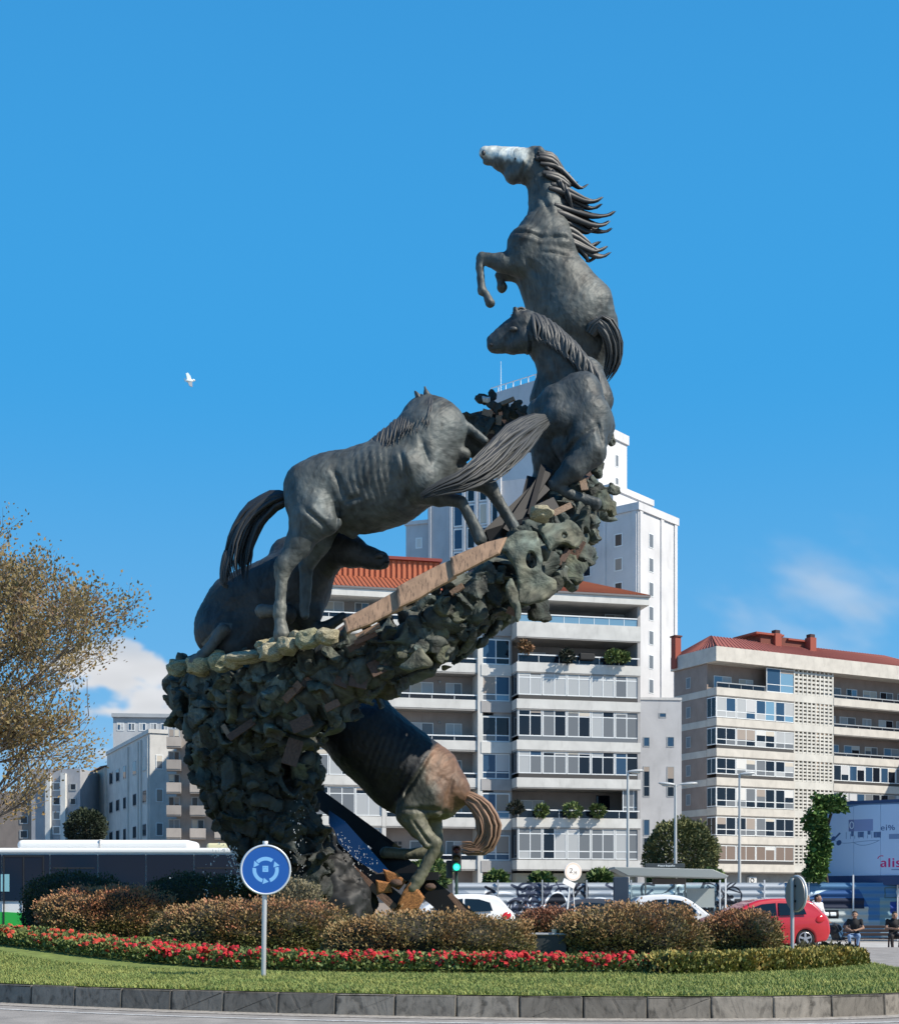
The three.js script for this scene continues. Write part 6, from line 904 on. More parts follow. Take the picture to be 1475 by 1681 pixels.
// ---- roundabout sign
{
  const d = 20.6, c = at(436, 1428, d), y0 = lawnY(c.x, d), o = thing('roundabout_sign', 'round blue roundabout sign with three pale arrows on a metal pole', 'sign', [c.x, y0, -d], 0.22), cy = c.y - y0, R = 0.385;
  mesh('pole', cyl(V(-0.03, -0.2, -0.06), V(0.0, cy + R + 0.03, -0.06), 0.038, 0.038, 14), M(0.62, 0.62, 0.62, 0.35, { metalness: 0.5 }), o);
  const t = canvasTex(512, 512, (g, w) => {
    g.fillStyle = '#0650a0'; g.fillRect(0, 0, w, w); g.translate(w / 2, w / 2); g.fillStyle = g.strokeStyle = '#78b0e0';
    for (const a of [-2.62, -0.53, 1.57].map((x, i) => [-2.45, -0.30, 1.80][i])) { g.save(); g.rotate(a + 0.0); g.lineWidth = 40; g.beginPath(); g.arc(0, 0, 122, 0.06, 1.50); g.stroke(); g.beginPath(); g.moveTo(88, -2); g.lineTo(158, -2); g.lineTo(118, -62); g.closePath(); g.fill(); g.restore(); }
    g.fillRect(-34, -44, 62, 66); g.fillStyle = '#5a9ad6'; g.fillRect(-26, -34, 20, 18); g.fillRect(2, -30, 18, 14); g.fillRect(-18, -6, 30, 16);
  });
  mesh('disc', new THREE.CylinderGeometry(R, R, 0.03, 48).rotateX(Math.PI / 2).translate(0, cy, 0), M(0.45, 0.47, 0.5, 0.4, { metalness: 0.4 }), o);
  const face = new THREE.CircleGeometry(R * 0.94, 48); mesh('sign_face', face.translate(0, cy, 0.0175), new THREE.MeshStandardMaterial({ map: t, roughness: 0.5 }), o);
  mesh('rim', new THREE.TorusGeometry(R * 0.97, 0.018, 10, 56).translate(0, cy, 0.012), M(0.62, 0.66, 0.70, 0.35, { metalness: 0.3 }), o);
  mesh('pole_cap', new THREE.CylinderGeometry(0.042, 0.042, 0.04, 12).translate(0, cy + R + 0.04, -0.06), white, o);
}
{ // turned sign seen from behind
  const d = 24.6, c = at(1303, 1467, d), y0 = lawnY(c.x, d), cy = c.y - y0, R = 0.32, o = thing('traffic_sign', 'grey back of a turned round sign on thin pole before the red car', 'sign', [c.x, y0, -d], 1.88);
  mesh('disc', new THREE.CylinderGeometry(R, R, 0.05, 40).rotateX(Math.PI / 2).translate(0, cy, 0.03), M(0.30, 0.29, 0.28, 0.5, { metalness: 0.3 }), o); mesh('rim', new THREE.TorusGeometry(R, 0.022, 8, 40).translate(0, cy, 0.05), M(0.7, 0.7, 0.68, 0.4), o);
  mesh('pole', cyl(V(0, -0.2, -0.045), V(0, cy + R * 0.9, -0.045), 0.035, 0.035, 12), steelPole, o); mesh('bracket', [bx(-0.05, 0.05, cy + 0.12, cy + 0.16, -0.012, 0.004), bx(-0.05, 0.05, cy - 0.16, cy - 0.12, -0.012, 0.004)], black, o);
}
{ // leaning sign with plate
  const d = 47.6, c = at(940, 1431, d), y0 = groundY(d), cy = c.y - y0, o = thing('warning_sign', 'leaning round white sign reading 2.H above a tilted plate on splayed legs', 'sign', [c.x, y0, -d], 0.35);
  const t = canvasTex(256, 256, (g, w) => { g.fillStyle = '#f1e9df'; g.fillRect(0, 0, w, w); g.strokeStyle = '#e6cdbd'; g.lineWidth = 22; g.beginPath(); g.arc(w / 2, w / 2, 114, 0, 7); g.stroke(); g.fillStyle = '#6b6668'; g.font = 'bold 100px sans-serif'; g.fillText('2', 66, 150); g.font = 'bold 70px sans-serif'; g.fillText('.H', 118, 168); });
  mesh('disc', new THREE.CylinderGeometry(0.33, 0.33, 0.03, 36).rotateX(Math.PI / 2).translate(0, cy, 0), white, o); mesh('sign_face', new THREE.CircleGeometry(0.32, 36).translate(0, cy, 0.018), new THREE.MeshStandardMaterial({ map: t, roughness: 0.6 }), o);
  const pl = mesh('plate', new RoundedBoxGeometry(0.5, 0.2, 0.03, 1, 0.01).rotateZ(-0.42).translate(-0.16, cy - 0.42, 0), white, o);
  mesh('leg', cyl(V(-0.45, 0, 0.15), V(-0.12, cy - 0.4, -0.03), 0.022, 0.022, 8), white, o); mesh('leg', cyl(V(0.12, 0, 0.1), V(0.0, cy - 0.4, -0.03), 0.018, 0.018, 8), white, o); mesh('leg', cyl(V(-0.1, 0, -0.6), V(-0.05, cy - 0.2, -0.03), 0.018, 0.018, 8), white, o);
}
{ // traffic light
  const d = 45, c = at(749, 1415, d), y0 = groundY(d), cy = c.y - y0, o = thing('traffic_light', 'traffic light showing green behind the tail of the lowest horse', 'traffic light', [c.x, y0, -d]);
  mesh('pole', cyl(V(0, 0, 0), V(0, cy + 0.4, 0), 0.06, 0.05, 12), M(0.03, 0.05, 0.04, 0.5), o);
  const hb = mesh('lamp_housing', new RoundedBoxGeometry(0.32, 0.9, 0.24, 3, 0.05).translate(0, cy + 0.1, 0.18), black, o);
  for (const [k, m] of [[0.38, M(0.06, 0.012, 0.01, 0.3)], [0.1, M(0.06, 0.045, 0.01, 0.3)]]) mesh('lens', new THREE.SphereGeometry(0.11, 16, 10).scale(1, 1, 0.4).translate(0, cy + k, 0.3), m, hb);
  mesh('lens', new THREE.SphereGeometry(0.12, 16, 10).scale(1, 1, 0.5).translate(0, cy - 0.18, 0.3), new THREE.MeshStandardMaterial({ color: C(0.02, 0.3, 0.2), emissive: C(0.03, 0.75, 0.48), emissiveIntensity: 1 }), hb).userData.label = 'lit green lens';
  const pl = new THREE.PointLight(C(0.1, 1, 0.65), 0.6, 4); pl.position.set(0, cy - 0.18, 0.42); pl.castShadow = true; o.add(pl);
  for (const k of [0.38, 0.1, -0.18]) mesh('visor', new THREE.CylinderGeometry(0.14, 0.14, 0.18, 14, 1, true, Math.PI * 0.5, Math.PI).rotateX(Math.PI / 2).translate(0, cy + k, 0.38), new THREE.MeshStandardMaterial({ color: C(0.015, 0.015, 0.016), roughness: 0.6, side: THREE.DoubleSide }), hb);
  mesh('side_housing', new RoundedBoxGeometry(0.22, 0.6, 0.26, 3, 0.04).translate(-0.24, cy - 0.25, 0.0), black, o);
}
// ---- street lamps
function lampPost(label, px, topRow, d, arms) {
  const c = at(px, topRow, d), y0 = groundY(d), h = c.y - y0, o = thing('street_lamp', label, 'street lamp', [c.x, y0, -d]), m = M(0.50, 0.51, 0.50, 0.5, { metalness: 0.2 });
  mesh('pole', cyl(V(0, 0, 0), V(0, h, 0), 0.09, 0.055, 12), m, o);
  for (const [dx, len] of arms) { mesh('arm', tube([V(0, h - 0.25, 0), V(dx * len * 0.4, h - 0.02, 0), V(dx * len, h + 0.05, 0)], () => 0.035, 6, 6), m, o); const hd = mesh('lamp_head', new THREE.SphereGeometry(0.2, 14, 8).scale(2.0, 0.42, 0.8).rotateZ(dx * 0.1).translate(dx * (len + 0.28), h + 0.03, 0), m, o); mesh('lamp_glass', new THREE.SphereGeometry(0.14, 12, 6).scale(1.7, 0.4, 0.8).translate(dx * (len + 0.28), h - 0.04, 0), M(0.6, 0.6, 0.55, 0.2), hd); }
}
lampPost('double headed street lamp in front of the round clipped tree', 1108, 1288, 62, [[-1, 0.12], [1, 0.35]]);
lampPost('slim street lamp in front of the brown apartment block', 1213, 1271, 66, [[1, 0.1]]);
lampPost('thin street lamp in front of the right end of the white balcony block', 1030, 1267, 64, [[1, 0.08]]);
// ---- hoarding with graffiti
{
  const d = 59, x0 = at(744, HY, d).x, y0 = groundY(d), H = EYE + (HY - 1449) / F * d - y0, o = thing('hoarding', 'corrugated metal hoarding covered in dark graffiti along the street', 'fence', [x0, y0, -d]);
  const pw = 1.95, n = 12, W = pw * n, U = v => v / W * 2048;
  const t = canvasTex(2048, 232, (g, w, h) => {
    g.fillStyle = '#aab1b8'; g.fillRect(0, 0, w, h); g.lineCap = 'round'; g.lineJoin = 'round'; let s = 77; const r = (a, b) => { s = (s * 16807) % 2147483647; return a + (b - a) * s / 2147483647; };
    for (let i = 0; i < 9; i++) { g.fillStyle = ['#5c6b80', '#8793a3', '#3f4a5c', '#a9b4c0'][i % 4]; g.globalAlpha = 0.5; g.beginPath(); g.ellipse(r(30, 980), r(50, 200), r(30, 90), r(25, 70), r(0, 3), 0, 7); g.fill(); } g.globalAlpha = 1;
    for (let i = 0; i < 130; i++) { g.strokeStyle = ['#1b2230', '#28344a', '#3a4358', '#e4e8ec'][(r(0, 3.6)) | 0]; g.lineWidth = r(4, 11); const x = r(0, 1090), y = r(30, 215); g.beginPath(); g.moveTo(x, y); g.bezierCurveTo(x + r(-70, 70), y + r(-110, 110), x + r(-90, 110), y + r(-110, 110), x + r(-60, 120), clamp(y + r(-90, 90), 10, 225)); if (i % 3 === 0) g.ellipse(x + 20, y, r(18, 46), r(26, 66), r(-0.4, 0.4), 0, 7); g.stroke(); }
    g.fillStyle = '#141c2a'; for (const [x, y, a, b] of [[392, 110, 44, 72], [480, 130, 20, 40], [560, 120, 52, 60]]) { g.beginPath(); g.ellipse(x, y, a, b, 0.2, 0, 7); g.fill(); g.strokeStyle = '#e9eef2'; g.lineWidth = 6; g.stroke(); }
    g.strokeStyle = '#20262f'; g.lineWidth = 11; for (let i = 0; i < 7; i++) { const x = 905 + i * 30; g.strokeRect(x, 70 + (i % 2) * 8, 18, 110); }
    // painted van and car on the blue part at the right
    g.fillStyle = '#46749c'; g.fillRect(1275, 0, 773, h); g.fillStyle = '#8aa4b4'; g.fillRect(1275, 150, 773, 82);
    g.fillStyle = '#1c4f86'; g.beginPath(); g.moveTo(1300, 90); g.quadraticCurveTo(1380, 20, 1560, 26); g.lineTo(1600, 100); g.lineTo(1300, 110); g.fill(); g.fillStyle = '#c8dcea'; g.beginPath(); g.moveTo(1306, 78); g.quadraticCurveTo(1360, 30, 1440, 28); g.lineTo(1350, 66); g.fill();
    g.fillStyle = '#a9b1b0'; g.fillRect(1296, 96, 300, 66); g.fillStyle = '#0c1c38'; g.fillRect(1316, 66, 90, 40); g.fillRect(1420, 62, 160, 42); g.fillStyle = '#15181f'; g.fillRect(1420, 110, 62, 34); g.fillStyle = '#e8ecec'; g.fillRect(1430, 118, 14, 16); g.fillRect(1450, 118, 22, 16); g.beginPath(); g.arc(1386, 80, 9, 0, 7); g.arc(1334, 98, 8, 0, 7); g.fill();
    g.fillStyle = '#152c50'; for (const x of [1360, 1530, 1760, 1930]) { g.beginPath(); g.arc(x, 176, 30, 0, 7); g.fill(); } g.fillStyle = '#8fa6b6'; for (const x of [1360, 1530, 1760, 1930]) { g.beginPath(); g.arc(x, 178, 15, 0, 7); g.fill(); }
    g.fillStyle = '#6f8f9a'; g.fillRect(1640, 60, 400, 110); g.fillStyle = '#1f3f8a'; g.fillRect(1680, 76, 54, 48); g.fillStyle = '#dff0f0'; g.beginPath(); g.arc(1720, 40, 18, 0, 7); g.fill(); g.strokeStyle = '#3f5f6c'; g.lineWidth = 5; g.strokeRect(1660, 20, 70, 40);
  });
  const mat = new THREE.MeshStandardMaterial({ map: t, roughness: 0.75 });
  for (let i = 0; i < n; i++) {
    const pos = [], uv = [], idx = [], rows = 48; for (let j = 0; j <= rows; j++) { const y = 0.08 + (H - 0.08) * j / rows, q = j % 6, z = (q === 0 || q === 5 ? 0 : q === 1 || q === 4 ? 0.02 : 0.055) + (i % 2) * 0.008; for (const x of [i * pw + 0.01, (i + 1) * pw - 0.012]) { pos.push(x, y, z); uv.push(x / W, y / H); } if (j < rows) { const a = j * 2; idx.push(a, a + 1, a + 2, a + 1, a + 3, a + 2); } }
    const g = new THREE.BufferGeometry(); g.setAttribute('position', new THREE.Float32BufferAttribute(pos, 3)); g.setAttribute('uv', new THREE.Float32BufferAttribute(uv, 2)); g.setIndex(idx); const gg = g.toNonIndexed(); gg.computeVertexNormals(); mat.side = THREE.DoubleSide; mesh('panel', gg, mat, o);
    mesh('post', bx(i * pw - 0.03, i * pw + 0.03, 0, H + (i > 7 ? 0.35 : 0.12), 0.066, 0.13), i > 5 ? M(0.6, 0.62, 0.64, 0.5) : steelPole, o);
  }
}
// ---- billboard, turned away from the sun
{
  const d = 60.5, yaw = -0.62, p0 = at(1357, HY, d), y0 = groundY(d), o = thing('billboard', 'pale blue billboard with a sketched street scene and red lettering', 'billboard', [p0.x, y0, -d], yaw);
  const k = d / F, yb = EYE + (HY - 1438) * k - y0, yt = EYE + (HY - 1322) * k - y0, W = 7.2;
  const t = canvasTex(1024, 512, (g, w, h) => {
    const sx = w / W, X = q => { const kk = (q - CX) / F; return (kk * d - p0.x) / (Math.cos(yaw) - kk * Math.sin(yaw)) * sx; }, Y = r => (r - 1322) / 116 * h; g.fillStyle = '#b2c8e4'; g.fillRect(0, 0, w, h);
    const box = (a, b, c, e, col) => { g.fillStyle = col; g.fillRect(X(a), Y(b), X(c) - X(a), Y(e) - Y(b)); };
    g.fillStyle = '#5a7ba6'; g.beginPath(); g.moveTo(0, 0); g.lineTo(w, 0); g.lineTo(w, Y(1326)); g.lineTo(X(1410), Y(1324)); g.lineTo(X(1374), Y(1330)); g.lineTo(0, Y(1334)); g.fill();
    box(1392, 1347, 1432, 1366, '#8090bb'); box(1392, 1347, 1400, 1366, '#65739f'); g.strokeStyle = '#c6d4e6'; g.lineWidth = 6; g.beginPath(); g.ellipse(X(1397), Y(1356), 12, 24, 0, 0, 7); g.stroke();
    for (const [a, b, c, e] of [[1396, 1366, 1400, 1374], [1407, 1367, 1417, 1376], [1423, 1366, 1428, 1372], [1433, 1368, 1445, 1377]]) box(a, b, c, e, '#46618c'); g.strokeStyle = '#6c86ad'; g.lineWidth = 4; for (let i = 0; i < 9; i++) { g.beginPath(); g.moveTo(X(1388 + i * 7), Y(1378)); g.lineTo(X(1388 + i * 7), Y(1367 + (i % 3) * 3)); g.stroke(); }
    g.beginPath(); g.moveTo(X(1366), Y(1378)); g.bezierCurveTo(X(1385), Y(1392), X(1400), Y(1380), X(1442), Y(1382)); g.bezierCurveTo(X(1420), Y(1392), X(1408), Y(1390), X(1400), Y(1384)); g.stroke();
    g.fillStyle = '#33507e'; g.beginPath(); g.ellipse(X(1367), Y(1377), 14, 18, 0.5, 0, 7); g.ellipse(X(1376), Y(1384), 16, 20, 0.4, 0, 7); g.fill(); g.lineWidth = 12; g.strokeStyle = '#33507e'; g.beginPath(); g.moveTo(X(1368), Y(1378)); g.lineTo(X(1378), Y(1368)); g.stroke();
    box(1458, 1372, 1475, 1380, '#6f87ad'); g.fillStyle = '#4d6791'; g.font = 'bold 52px sans-serif'; g.fillText('ei%', X(1444), Y(1366));
    g.fillStyle = '#c2266c'; g.font = 'bold 82px sans-serif'; g.fillText('alis', X(1443), Y(1425)); g.strokeStyle = '#c2266c'; g.lineWidth = 6; g.beginPath(); g.arc(X(1446), Y(1412), 24, 3.3, 5.2); g.stroke(); g.fillStyle = '#6f87ad'; g.fillRect(X(1462), Y(1428), 70, 8);
  });
  const nP = 6, pw = W / nP, mat = new THREE.MeshStandardMaterial({ map: t, roughness: 0.5 });
  for (let i = 0; i < nP; i++) { const g = bx(i * pw + 0.006, (i + 1) * pw - 0.006, yb, yt, -0.06, (i % 2) * 0.004), p = g.attributes.position, u = g.attributes.uv; for (let q = 0; q < p.count; q++) u.setXY(q, p.getX(q) / W, (p.getY(q) - yb) / (yt - yb)); mesh('panel', g, mat, o); }
  const fr = M(0.02, 0.05, 0.14, 0.5); mesh('frame', [bx(-0.2, W + 0.2, yb - 0.42, yb - 0.004, -0.3, 0.05), bx(-0.3, -0.004, yb - 0.42, yt + 0.14, -0.6, 0.055), bx(0, W, yt + 0.004, yt + 0.14, -0.3, 0.05)], fr, o);
  for (const x of [0.3, 3.4, 6.6]) mesh('post', bx(x - 0.1, x + 0.1, 0, yt, -0.55, -0.32), M(0.2, 0.22, 0.26, 0.5), o);
}
// ---- bus shelter
{
  const d = 50.5, c = at(1010, HY, d), y0 = groundY(d), k = d / F, X = q => (q - 1010) * k, Y = r => EYE + (HY - r) * k - y0, o = thing('bus_shelter', 'glass bus shelter with grey roof and dark end panel', 'bus shelter', [c.x, y0, -d]);
  const grey = M(0.34, 0.36, 0.34, 0.5, { metalness: 0.2 }), glass = new THREE.MeshPhysicalMaterial({ color: C(0.85, 0.93, 0.92), transmission: 1, thickness: 0, roughness: 0.03 });
  mesh('roof', (() => { const s = new THREE.Shape(); s.moveTo(X(1008), Y(1424)); s.lineTo(X(1095), Y(1426)); s.lineTo(X(1168), Y(1428)); s.lineTo(X(1193), Y(1438)); s.lineTo(X(1190), Y(1441)); s.lineTo(X(1030), Y(1437)); s.lineTo(X(1008), Y(1426)); return new THREE.ExtrudeGeometry(s, { depth: 1.7, bevelEnabled: true, bevelSize: 0.02, bevelThickness: 0.02, bevelSegments: 1 }).translate(0, 0, -1.6); })(), grey, o);
  const t = canvasTex(512, 64, (g, w, h) => { g.fillStyle = '#3a4144'; g.fillRect(0, 0, w, h); g.fillStyle = '#e6ecec'; g.font = 'bold 40px sans-serif'; g.fillText('Plaza España', 150, 46); });
  const sb = mesh('name_board', new RoundedBoxGeometry(X(1125) - X(1060), 0.17, 0.1, 1, 0.02).translate(X(1092), Y(1421), -0.2), M(0.05, 0.06, 0.06, 0.5), o); mesh('lettering', new THREE.PlaneGeometry(X(1122) - X(1063), 0.14).translate(X(1092), Y(1421), -0.146), new THREE.MeshStandardMaterial({ map: t, roughness: 0.5 }), sb);
  mesh('end_panel', new RoundedBoxGeometry(X(1031) - X(1006), Y(1440) - 0.3, 0.16, 2, 0.03).translate(X(1018), 0.3 + (Y(1440) - 0.3) / 2, 0.1), M(0.035, 0.05, 0.075, 0.25), o);
  for (const q of [1032, 1068, 1135, 1190]) mesh('post', bx(X(q) - 0.03, X(q) + 0.03, 0, Y(1438), q === 1190 ? 0.0 : -1.5, q === 1190 ? 0.06 : -1.44), q > 1180 ? white : grey, o);
  for (const [a, b] of [[1033.5, 1066.5], [1069.5, 1133.5], [1136.5, 1188]]) mesh('pane', bx(X(a), X(b), 0.4, Y(1452), -1.48, -1.465), glass, o);
  mesh('board', bx(X(1079), X(1135), Y(1451), Y(1441), -1.42, -1.38), M(0.10, 0.09, 0.085, 0.5), o); mesh('board', bx(X(1137), X(1184), Y(1490), Y(1458), -1.43, -1.39), M(0.36, 0.40, 0.40, 0.4), o);
  mesh('bench_seat', bx(X(1070), X(1134), 0.45, 0.5, -1.3, -0.9), grey, o); mesh('bench_leg', [bx(X(1076), X(1078), 0, 0.449, -1.15, -1.08), bx(X(1128), X(1130), 0, 0.449, -1.15, -1.08)], grey, o);
}
// ---- small things on the island
{
  const d = 24.4, c = at(895, HY, d), y0 = lawnY(c.x, d), o = thing('utility_box', 'low black box with pale lid edge between two shrubs', 'box', [c.x, y0, -d]), h = EYE + (HY - 1534) / F * d - y0, w = 66 / F * d;
  mesh('housing', new RoundedBoxGeometry(w, h, 0.5, 2, 0.02).translate(0, h / 2, 0), M(0.03, 0.035, 0.038, 0.5), o); mesh('lid', new RoundedBoxGeometry(w + 0.06, 0.035, 0.56, 2, 0.012).translate(0, h + 0.01, 0), M(0.33, 0.33, 0.33, 0.4), o); mesh('lamp', new THREE.CylinderGeometry(0.05, 0.04, 0.07, 10).translate(0.14, h + 0.06, 0.18), M(0.6, 0.58, 0.45, 0.5), o);
}
{ // water of the fountain at the sculpture's foot
  const sp = new THREE.SphereGeometry(1, 6, 4), wm = new THREE.MeshPhysicalMaterial({ color: 0xffffff, transmission: 0.6, thickness: 0, roughness: 0.25 }), P = [];
  for (const [x0, y0, x1, y1, arc, n, s] of [[330, 1500, 395, 1485, 105, 90, 8], [395, 1480, 372, 1500, 95, 100, 6], [385, 1490, 410, 1480, 70, 50, 4]]) for (let i = 0; i < n; i++) { const t = rnd(); P.push([x0 + (x1 - x0) * t + rr(-s, s), y0 + (y1 - y0) * t - 4 * arc * t * (1 - t) + rr(-s, s), rr(29.0, 29.6), rr(0.004, 0.012)]); }
  for (let i = 0; i < 100; i++) { const t = Math.pow(rnd(), 0.7); P.push([545 + t * 55 + rr(-14, 22), 1365 + t * 60 + rr(-16, 16), rr(30.2, 30.7), rr(0.004, 0.011)]); }
  for (let i = 0; i < 60; i++) P.push([rr(478, 500) + rr(-6, 6), rr(1300, 1460), rr(28.2, 28.6), rr(0.004, 0.009)]);
  const im = new THREE.InstancedMesh(sp, wm, P.length), m4 = new THREE.Matrix4(); P.forEach(([x, y, d, s], i) => { const p = at(x, y, d); m4.compose(p, new THREE.Quaternion(), V(s, s * rr(1, 3), s)); im.setMatrixAt(i, m4); });
  im.name = 'fountain_spray'; scene.add(stuff(tag(im, 'thin spray of fountain water drops around the sculpture foot', 'water')));
}
{ // gull
  const c = at(311, 625, 62), o = thing('gull', 'small white gull gliding in the blue sky left of the horses', 'bird', [c.x, c.y, c.z], 0.5), m = M(0.68, 0.76, 0.76, 0.7), g2 = M(0.25, 0.27, 0.3, 0.7);
  mesh('body', new THREE.SphereGeometry(0.1, 14, 10).scale(1.9, 0.8, 0.8).rotateZ(0.15), m, o); mesh('head', new THREE.SphereGeometry(0.06, 10, 8).translate(0.2, 0.06, 0), m, o); mesh('beak', new THREE.ConeGeometry(0.018, 0.07, 6).rotateZ(-1.6).translate(0.28, 0.055, 0), M(0.6, 0.35, 0.05, 0.6), o); mesh('tail', new THREE.ConeGeometry(0.07, 0.18, 5).scale(1, 1, 0.3).rotateX(Math.PI / 2).rotateZ(1.5).rotateX(1.57).translate(-0.22, -0.03, 0), m, o);
  const wing = (pts, mm) => { const s = new THREE.Shape(); pts.forEach(([a, b], i) => s[i ? 'lineTo' : 'moveTo'](a, b)); return mesh('wing', new THREE.ExtrudeGeometry(s, { depth: 0.012, bevelEnabled: true, bevelSize: 0.006, bevelThickness: 0.006, bevelSegments: 1 }), mm, o); };
  wing([[-0.1, 0], [0.12, 0.02], [0.06, 0.2], [-0.06, 0.34], [-0.16, 0.3]], m).rotation.set(0.25, 0.2, 0.15); const w2 = wing([[-0.1, 0], [0.12, 0], [0.05, -0.2], [-0.02, -0.36], [-0.12, -0.26]], g2); w2.rotation.set(-0.3, -0.2, 0.35);
}
// ---- bench and people
{
  const d = 45.6, y0 = groundY(d), c = at(1388, HY, d), L = 2.9, o = thing('bench', 'dark slatted street bench where two people sit at the right edge', 'bench', [c.x, y0, -d - 0.1]), wood = M(0.045, 0.03, 0.03, 0.7);
  for (let i = 0; i < 4; i++) mesh('seat_slat', new RoundedBoxGeometry(L, 0.035, 0.1, 1, 0.01).translate(L / 2, 0.45, 0.2 - i * 0.12), wood, o);
  for (let i = 0; i < 3; i++) mesh('back_slat', new RoundedBoxGeometry(L, 0.1, 0.035, 1, 0.01).translate(L / 2, 0.58 + i * 0.13, -0.26 - i * 0.03), wood, o);
  for (const x of [0.4, L / 2 + 0.1, L - 0.3]) for (const z of [0.2, -0.2]) mesh('leg', cyl(V(x, 0, z * 1.2), V(x, 0.43, z), 0.03, 0.03, 8), M(0.08, 0.03, 0.03, 0.6), o);
}
// bodies: joints in metres in the person's own axes, facing +z
function person(label, pos, turn, joints, tone, hairTone, { hairLong = false } = {}) {
  const o = thing('person', label, 'person', pos, turn), j = Object.fromEntries(Object.entries(joints).map(([k, v]) => [k, V(...v)]));
  const B = [[j.pelvis, 0.145, j.waist, 0.125, 0.08], [j.waist, 0.125, j.chest, 0.145, 0.08], [j.chest, 0.13, j.neck, 0.06, 0.08], [j.neck, 0.055, j.head, 0.06, 0.04]];
  for (const s of ['L', 'R']) { const hip = j['hip' + s], sh = j['sh' + s]; B.push([hip, 0.1, j['knee' + s], 0.062, 0.06], [j['knee' + s], 0.058, j['ank' + s], 0.04, 0.03], [j['ank' + s], 0.042, j['toe' + s], 0.035, 0.03], [j.chest.clone().lerp(sh, 0.6), 0.08, sh, 0.062, 0.06], [sh, 0.058, j['el' + s], 0.043, 0.04], [j['el' + s], 0.042, j['wr' + s], 0.03, 0.03]); }
  const lo = V(9, 9, 9), hi = V(-9, -9, -9); for (const b of B) { lo.min(b[0].clone().addScalar(-0.2)).min(b[2].clone().addScalar(-0.2)); hi.max(b[0].clone().addScalar(0.2)).max(b[2].clone().addScalar(0.2)); }
  const parts = [netMesh(field(B), lo, hi, 0.016, tone)];
  const h = j.head, hb = [[h.clone().add(V(0, 0.03, -0.015)), 0.088, h.clone().add(V(0, 0.0, 0.01)), 0.082, 0.05], [h.clone().add(V(0, -0.06, 0.035)), 0.055, h.clone().add(V(0, -0.085, 0.05)), 0.035, 0.05], [h.clone().add(V(0, -0.01, 0.09)), 0.012, h.clone().add(V(0, -0.035, 0.108)), 0.016, 0.02], [h.clone().add(V(0.085, -0.01, 0)), 0.018, h.clone().add(V(0.09, 0.02, -0.01)), 0.02, 0.01], [h.clone().add(V(-0.085, -0.01, 0)), 0.018, h.clone().add(V(-0.09, 0.02, -0.01)), 0.02, 0.01]];
  const f0 = field(hb), hf = (x, y, z) => { let d = f0(x, y, z); for (const s of [-1, 1]) d = Math.max(d, 0.016 - Math.hypot(x - h.x - s * 0.034, y - h.y - 0.012, z - h.z - 0.092)); return Math.max(d, 0.006 - Math.hypot((x - h.x) * 0.25, y - h.y + 0.066, (z - h.z - 0.09) * 0.6)); };
  const skin = [0.32, 0.19, 0.13]; parts.push(netMesh(hf, h.clone().addScalar(-0.18), h.clone().addScalar(0.18), 0.006, (x, y, z) => (y < h.y - 0.058 && y > h.y - 0.076 && Math.abs(x - h.x) < 0.03 && z > h.z + 0.06) ? [0.28, 0.1, 0.08] : (Math.abs(Math.abs(x - h.x) - 0.034) < 0.016 && Math.abs(y - h.y - 0.012) < 0.009 && z > h.z + 0.05) ? [0.04, 0.03, 0.03] : skin));
  for (const s of ['L', 'R']) { // hands: palm, four bent fingers, thumb from the side
    const w = j['wr' + s], dir = w.clone().sub(j['el' + s]).normalize(), sd = s === 'L' ? -1 : 1; let side = V(1, 0, 0).addScaledVector(dir, -dir.x).normalize(), nm = dir.clone().cross(side), b = [];
    const P = (a, c, e) => w.clone().addScaledVector(dir, a).addScaledVector(side, c).addScaledVector(nm, e);
    b.push([P(0.0, 0, 0), 0.026, P(0.075, 0, 0), 0.028, 0.02], [P(0.03, 0.02, 0), 0.018, P(0.08, 0.03, 0), 0.016, 0.015], [P(0.03, -0.02, 0), 0.018, P(0.08, -0.03, 0), 0.016, 0.015]);
    [-0.033, -0.011, 0.011, 0.032].forEach((c, i) => { const l = [0.85, 1, 1.04, 0.8][i]; b.push([P(0.08, c, 0), 0.0095, P(0.08 + 0.04 * l, c, 0.012), 0.009, 0.004], [P(0.08 + 0.04 * l, c, 0.012), 0.009, P(0.08 + 0.065 * l, c, 0.036), 0.008, 0.003]); });
    b.push([P(0.02, -sd * 0.028, 0), 0.013, P(0.055, -sd * 0.055, 0.012), 0.011, 0.01], [P(0.055, -sd * 0.055, 0.012), 0.011, P(0.085, -sd * 0.055, 0.03), 0.009, 0.004]);
    parts.push(netMesh(field(b), w.clone().addScalar(-0.17), w.clone().addScalar(0.2), 0.006, () => skin));
  }
  for (const g of parts) g.deleteAttribute('uv'); mesh('body', parts, new THREE.MeshStandardMaterial({ color: 0xffffff, vertexColors: true, roughness: 0.85 }), o);
  const hairB = [[h.clone().add(V(0, 0.05, -0.025)), 0.092, h.clone().add(V(0, 0.035, -0.045)), 0.085, 0.03]]; if (hairLong) hairB.push([h.clone().add(V(0, 0, -0.07)), 0.075, h.clone().add(V(0, -0.2, -0.09)), 0.05, 0.05]); const fh = field(hairB);
  mesh('hair', netMesh((x, y, z) => Math.max(fh(x, y, z) + 0.008 * perlin.noise(x * 40, y * 20, z * 40), -(y - h.y - 0.035 + (z - h.z) * -0.9 + (hairLong ? 0 : 0)) * (z > h.z - 0.02 ? 1 : 0) - (z > h.z - 0.02 ? 0 : 0.4)), h.clone().add(V(-0.2, -0.34, -0.25)), h.clone().add(V(0.2, 0.22, 0.18)), 0.008), M(...hairTone, 0.7), o);
  return o;
}
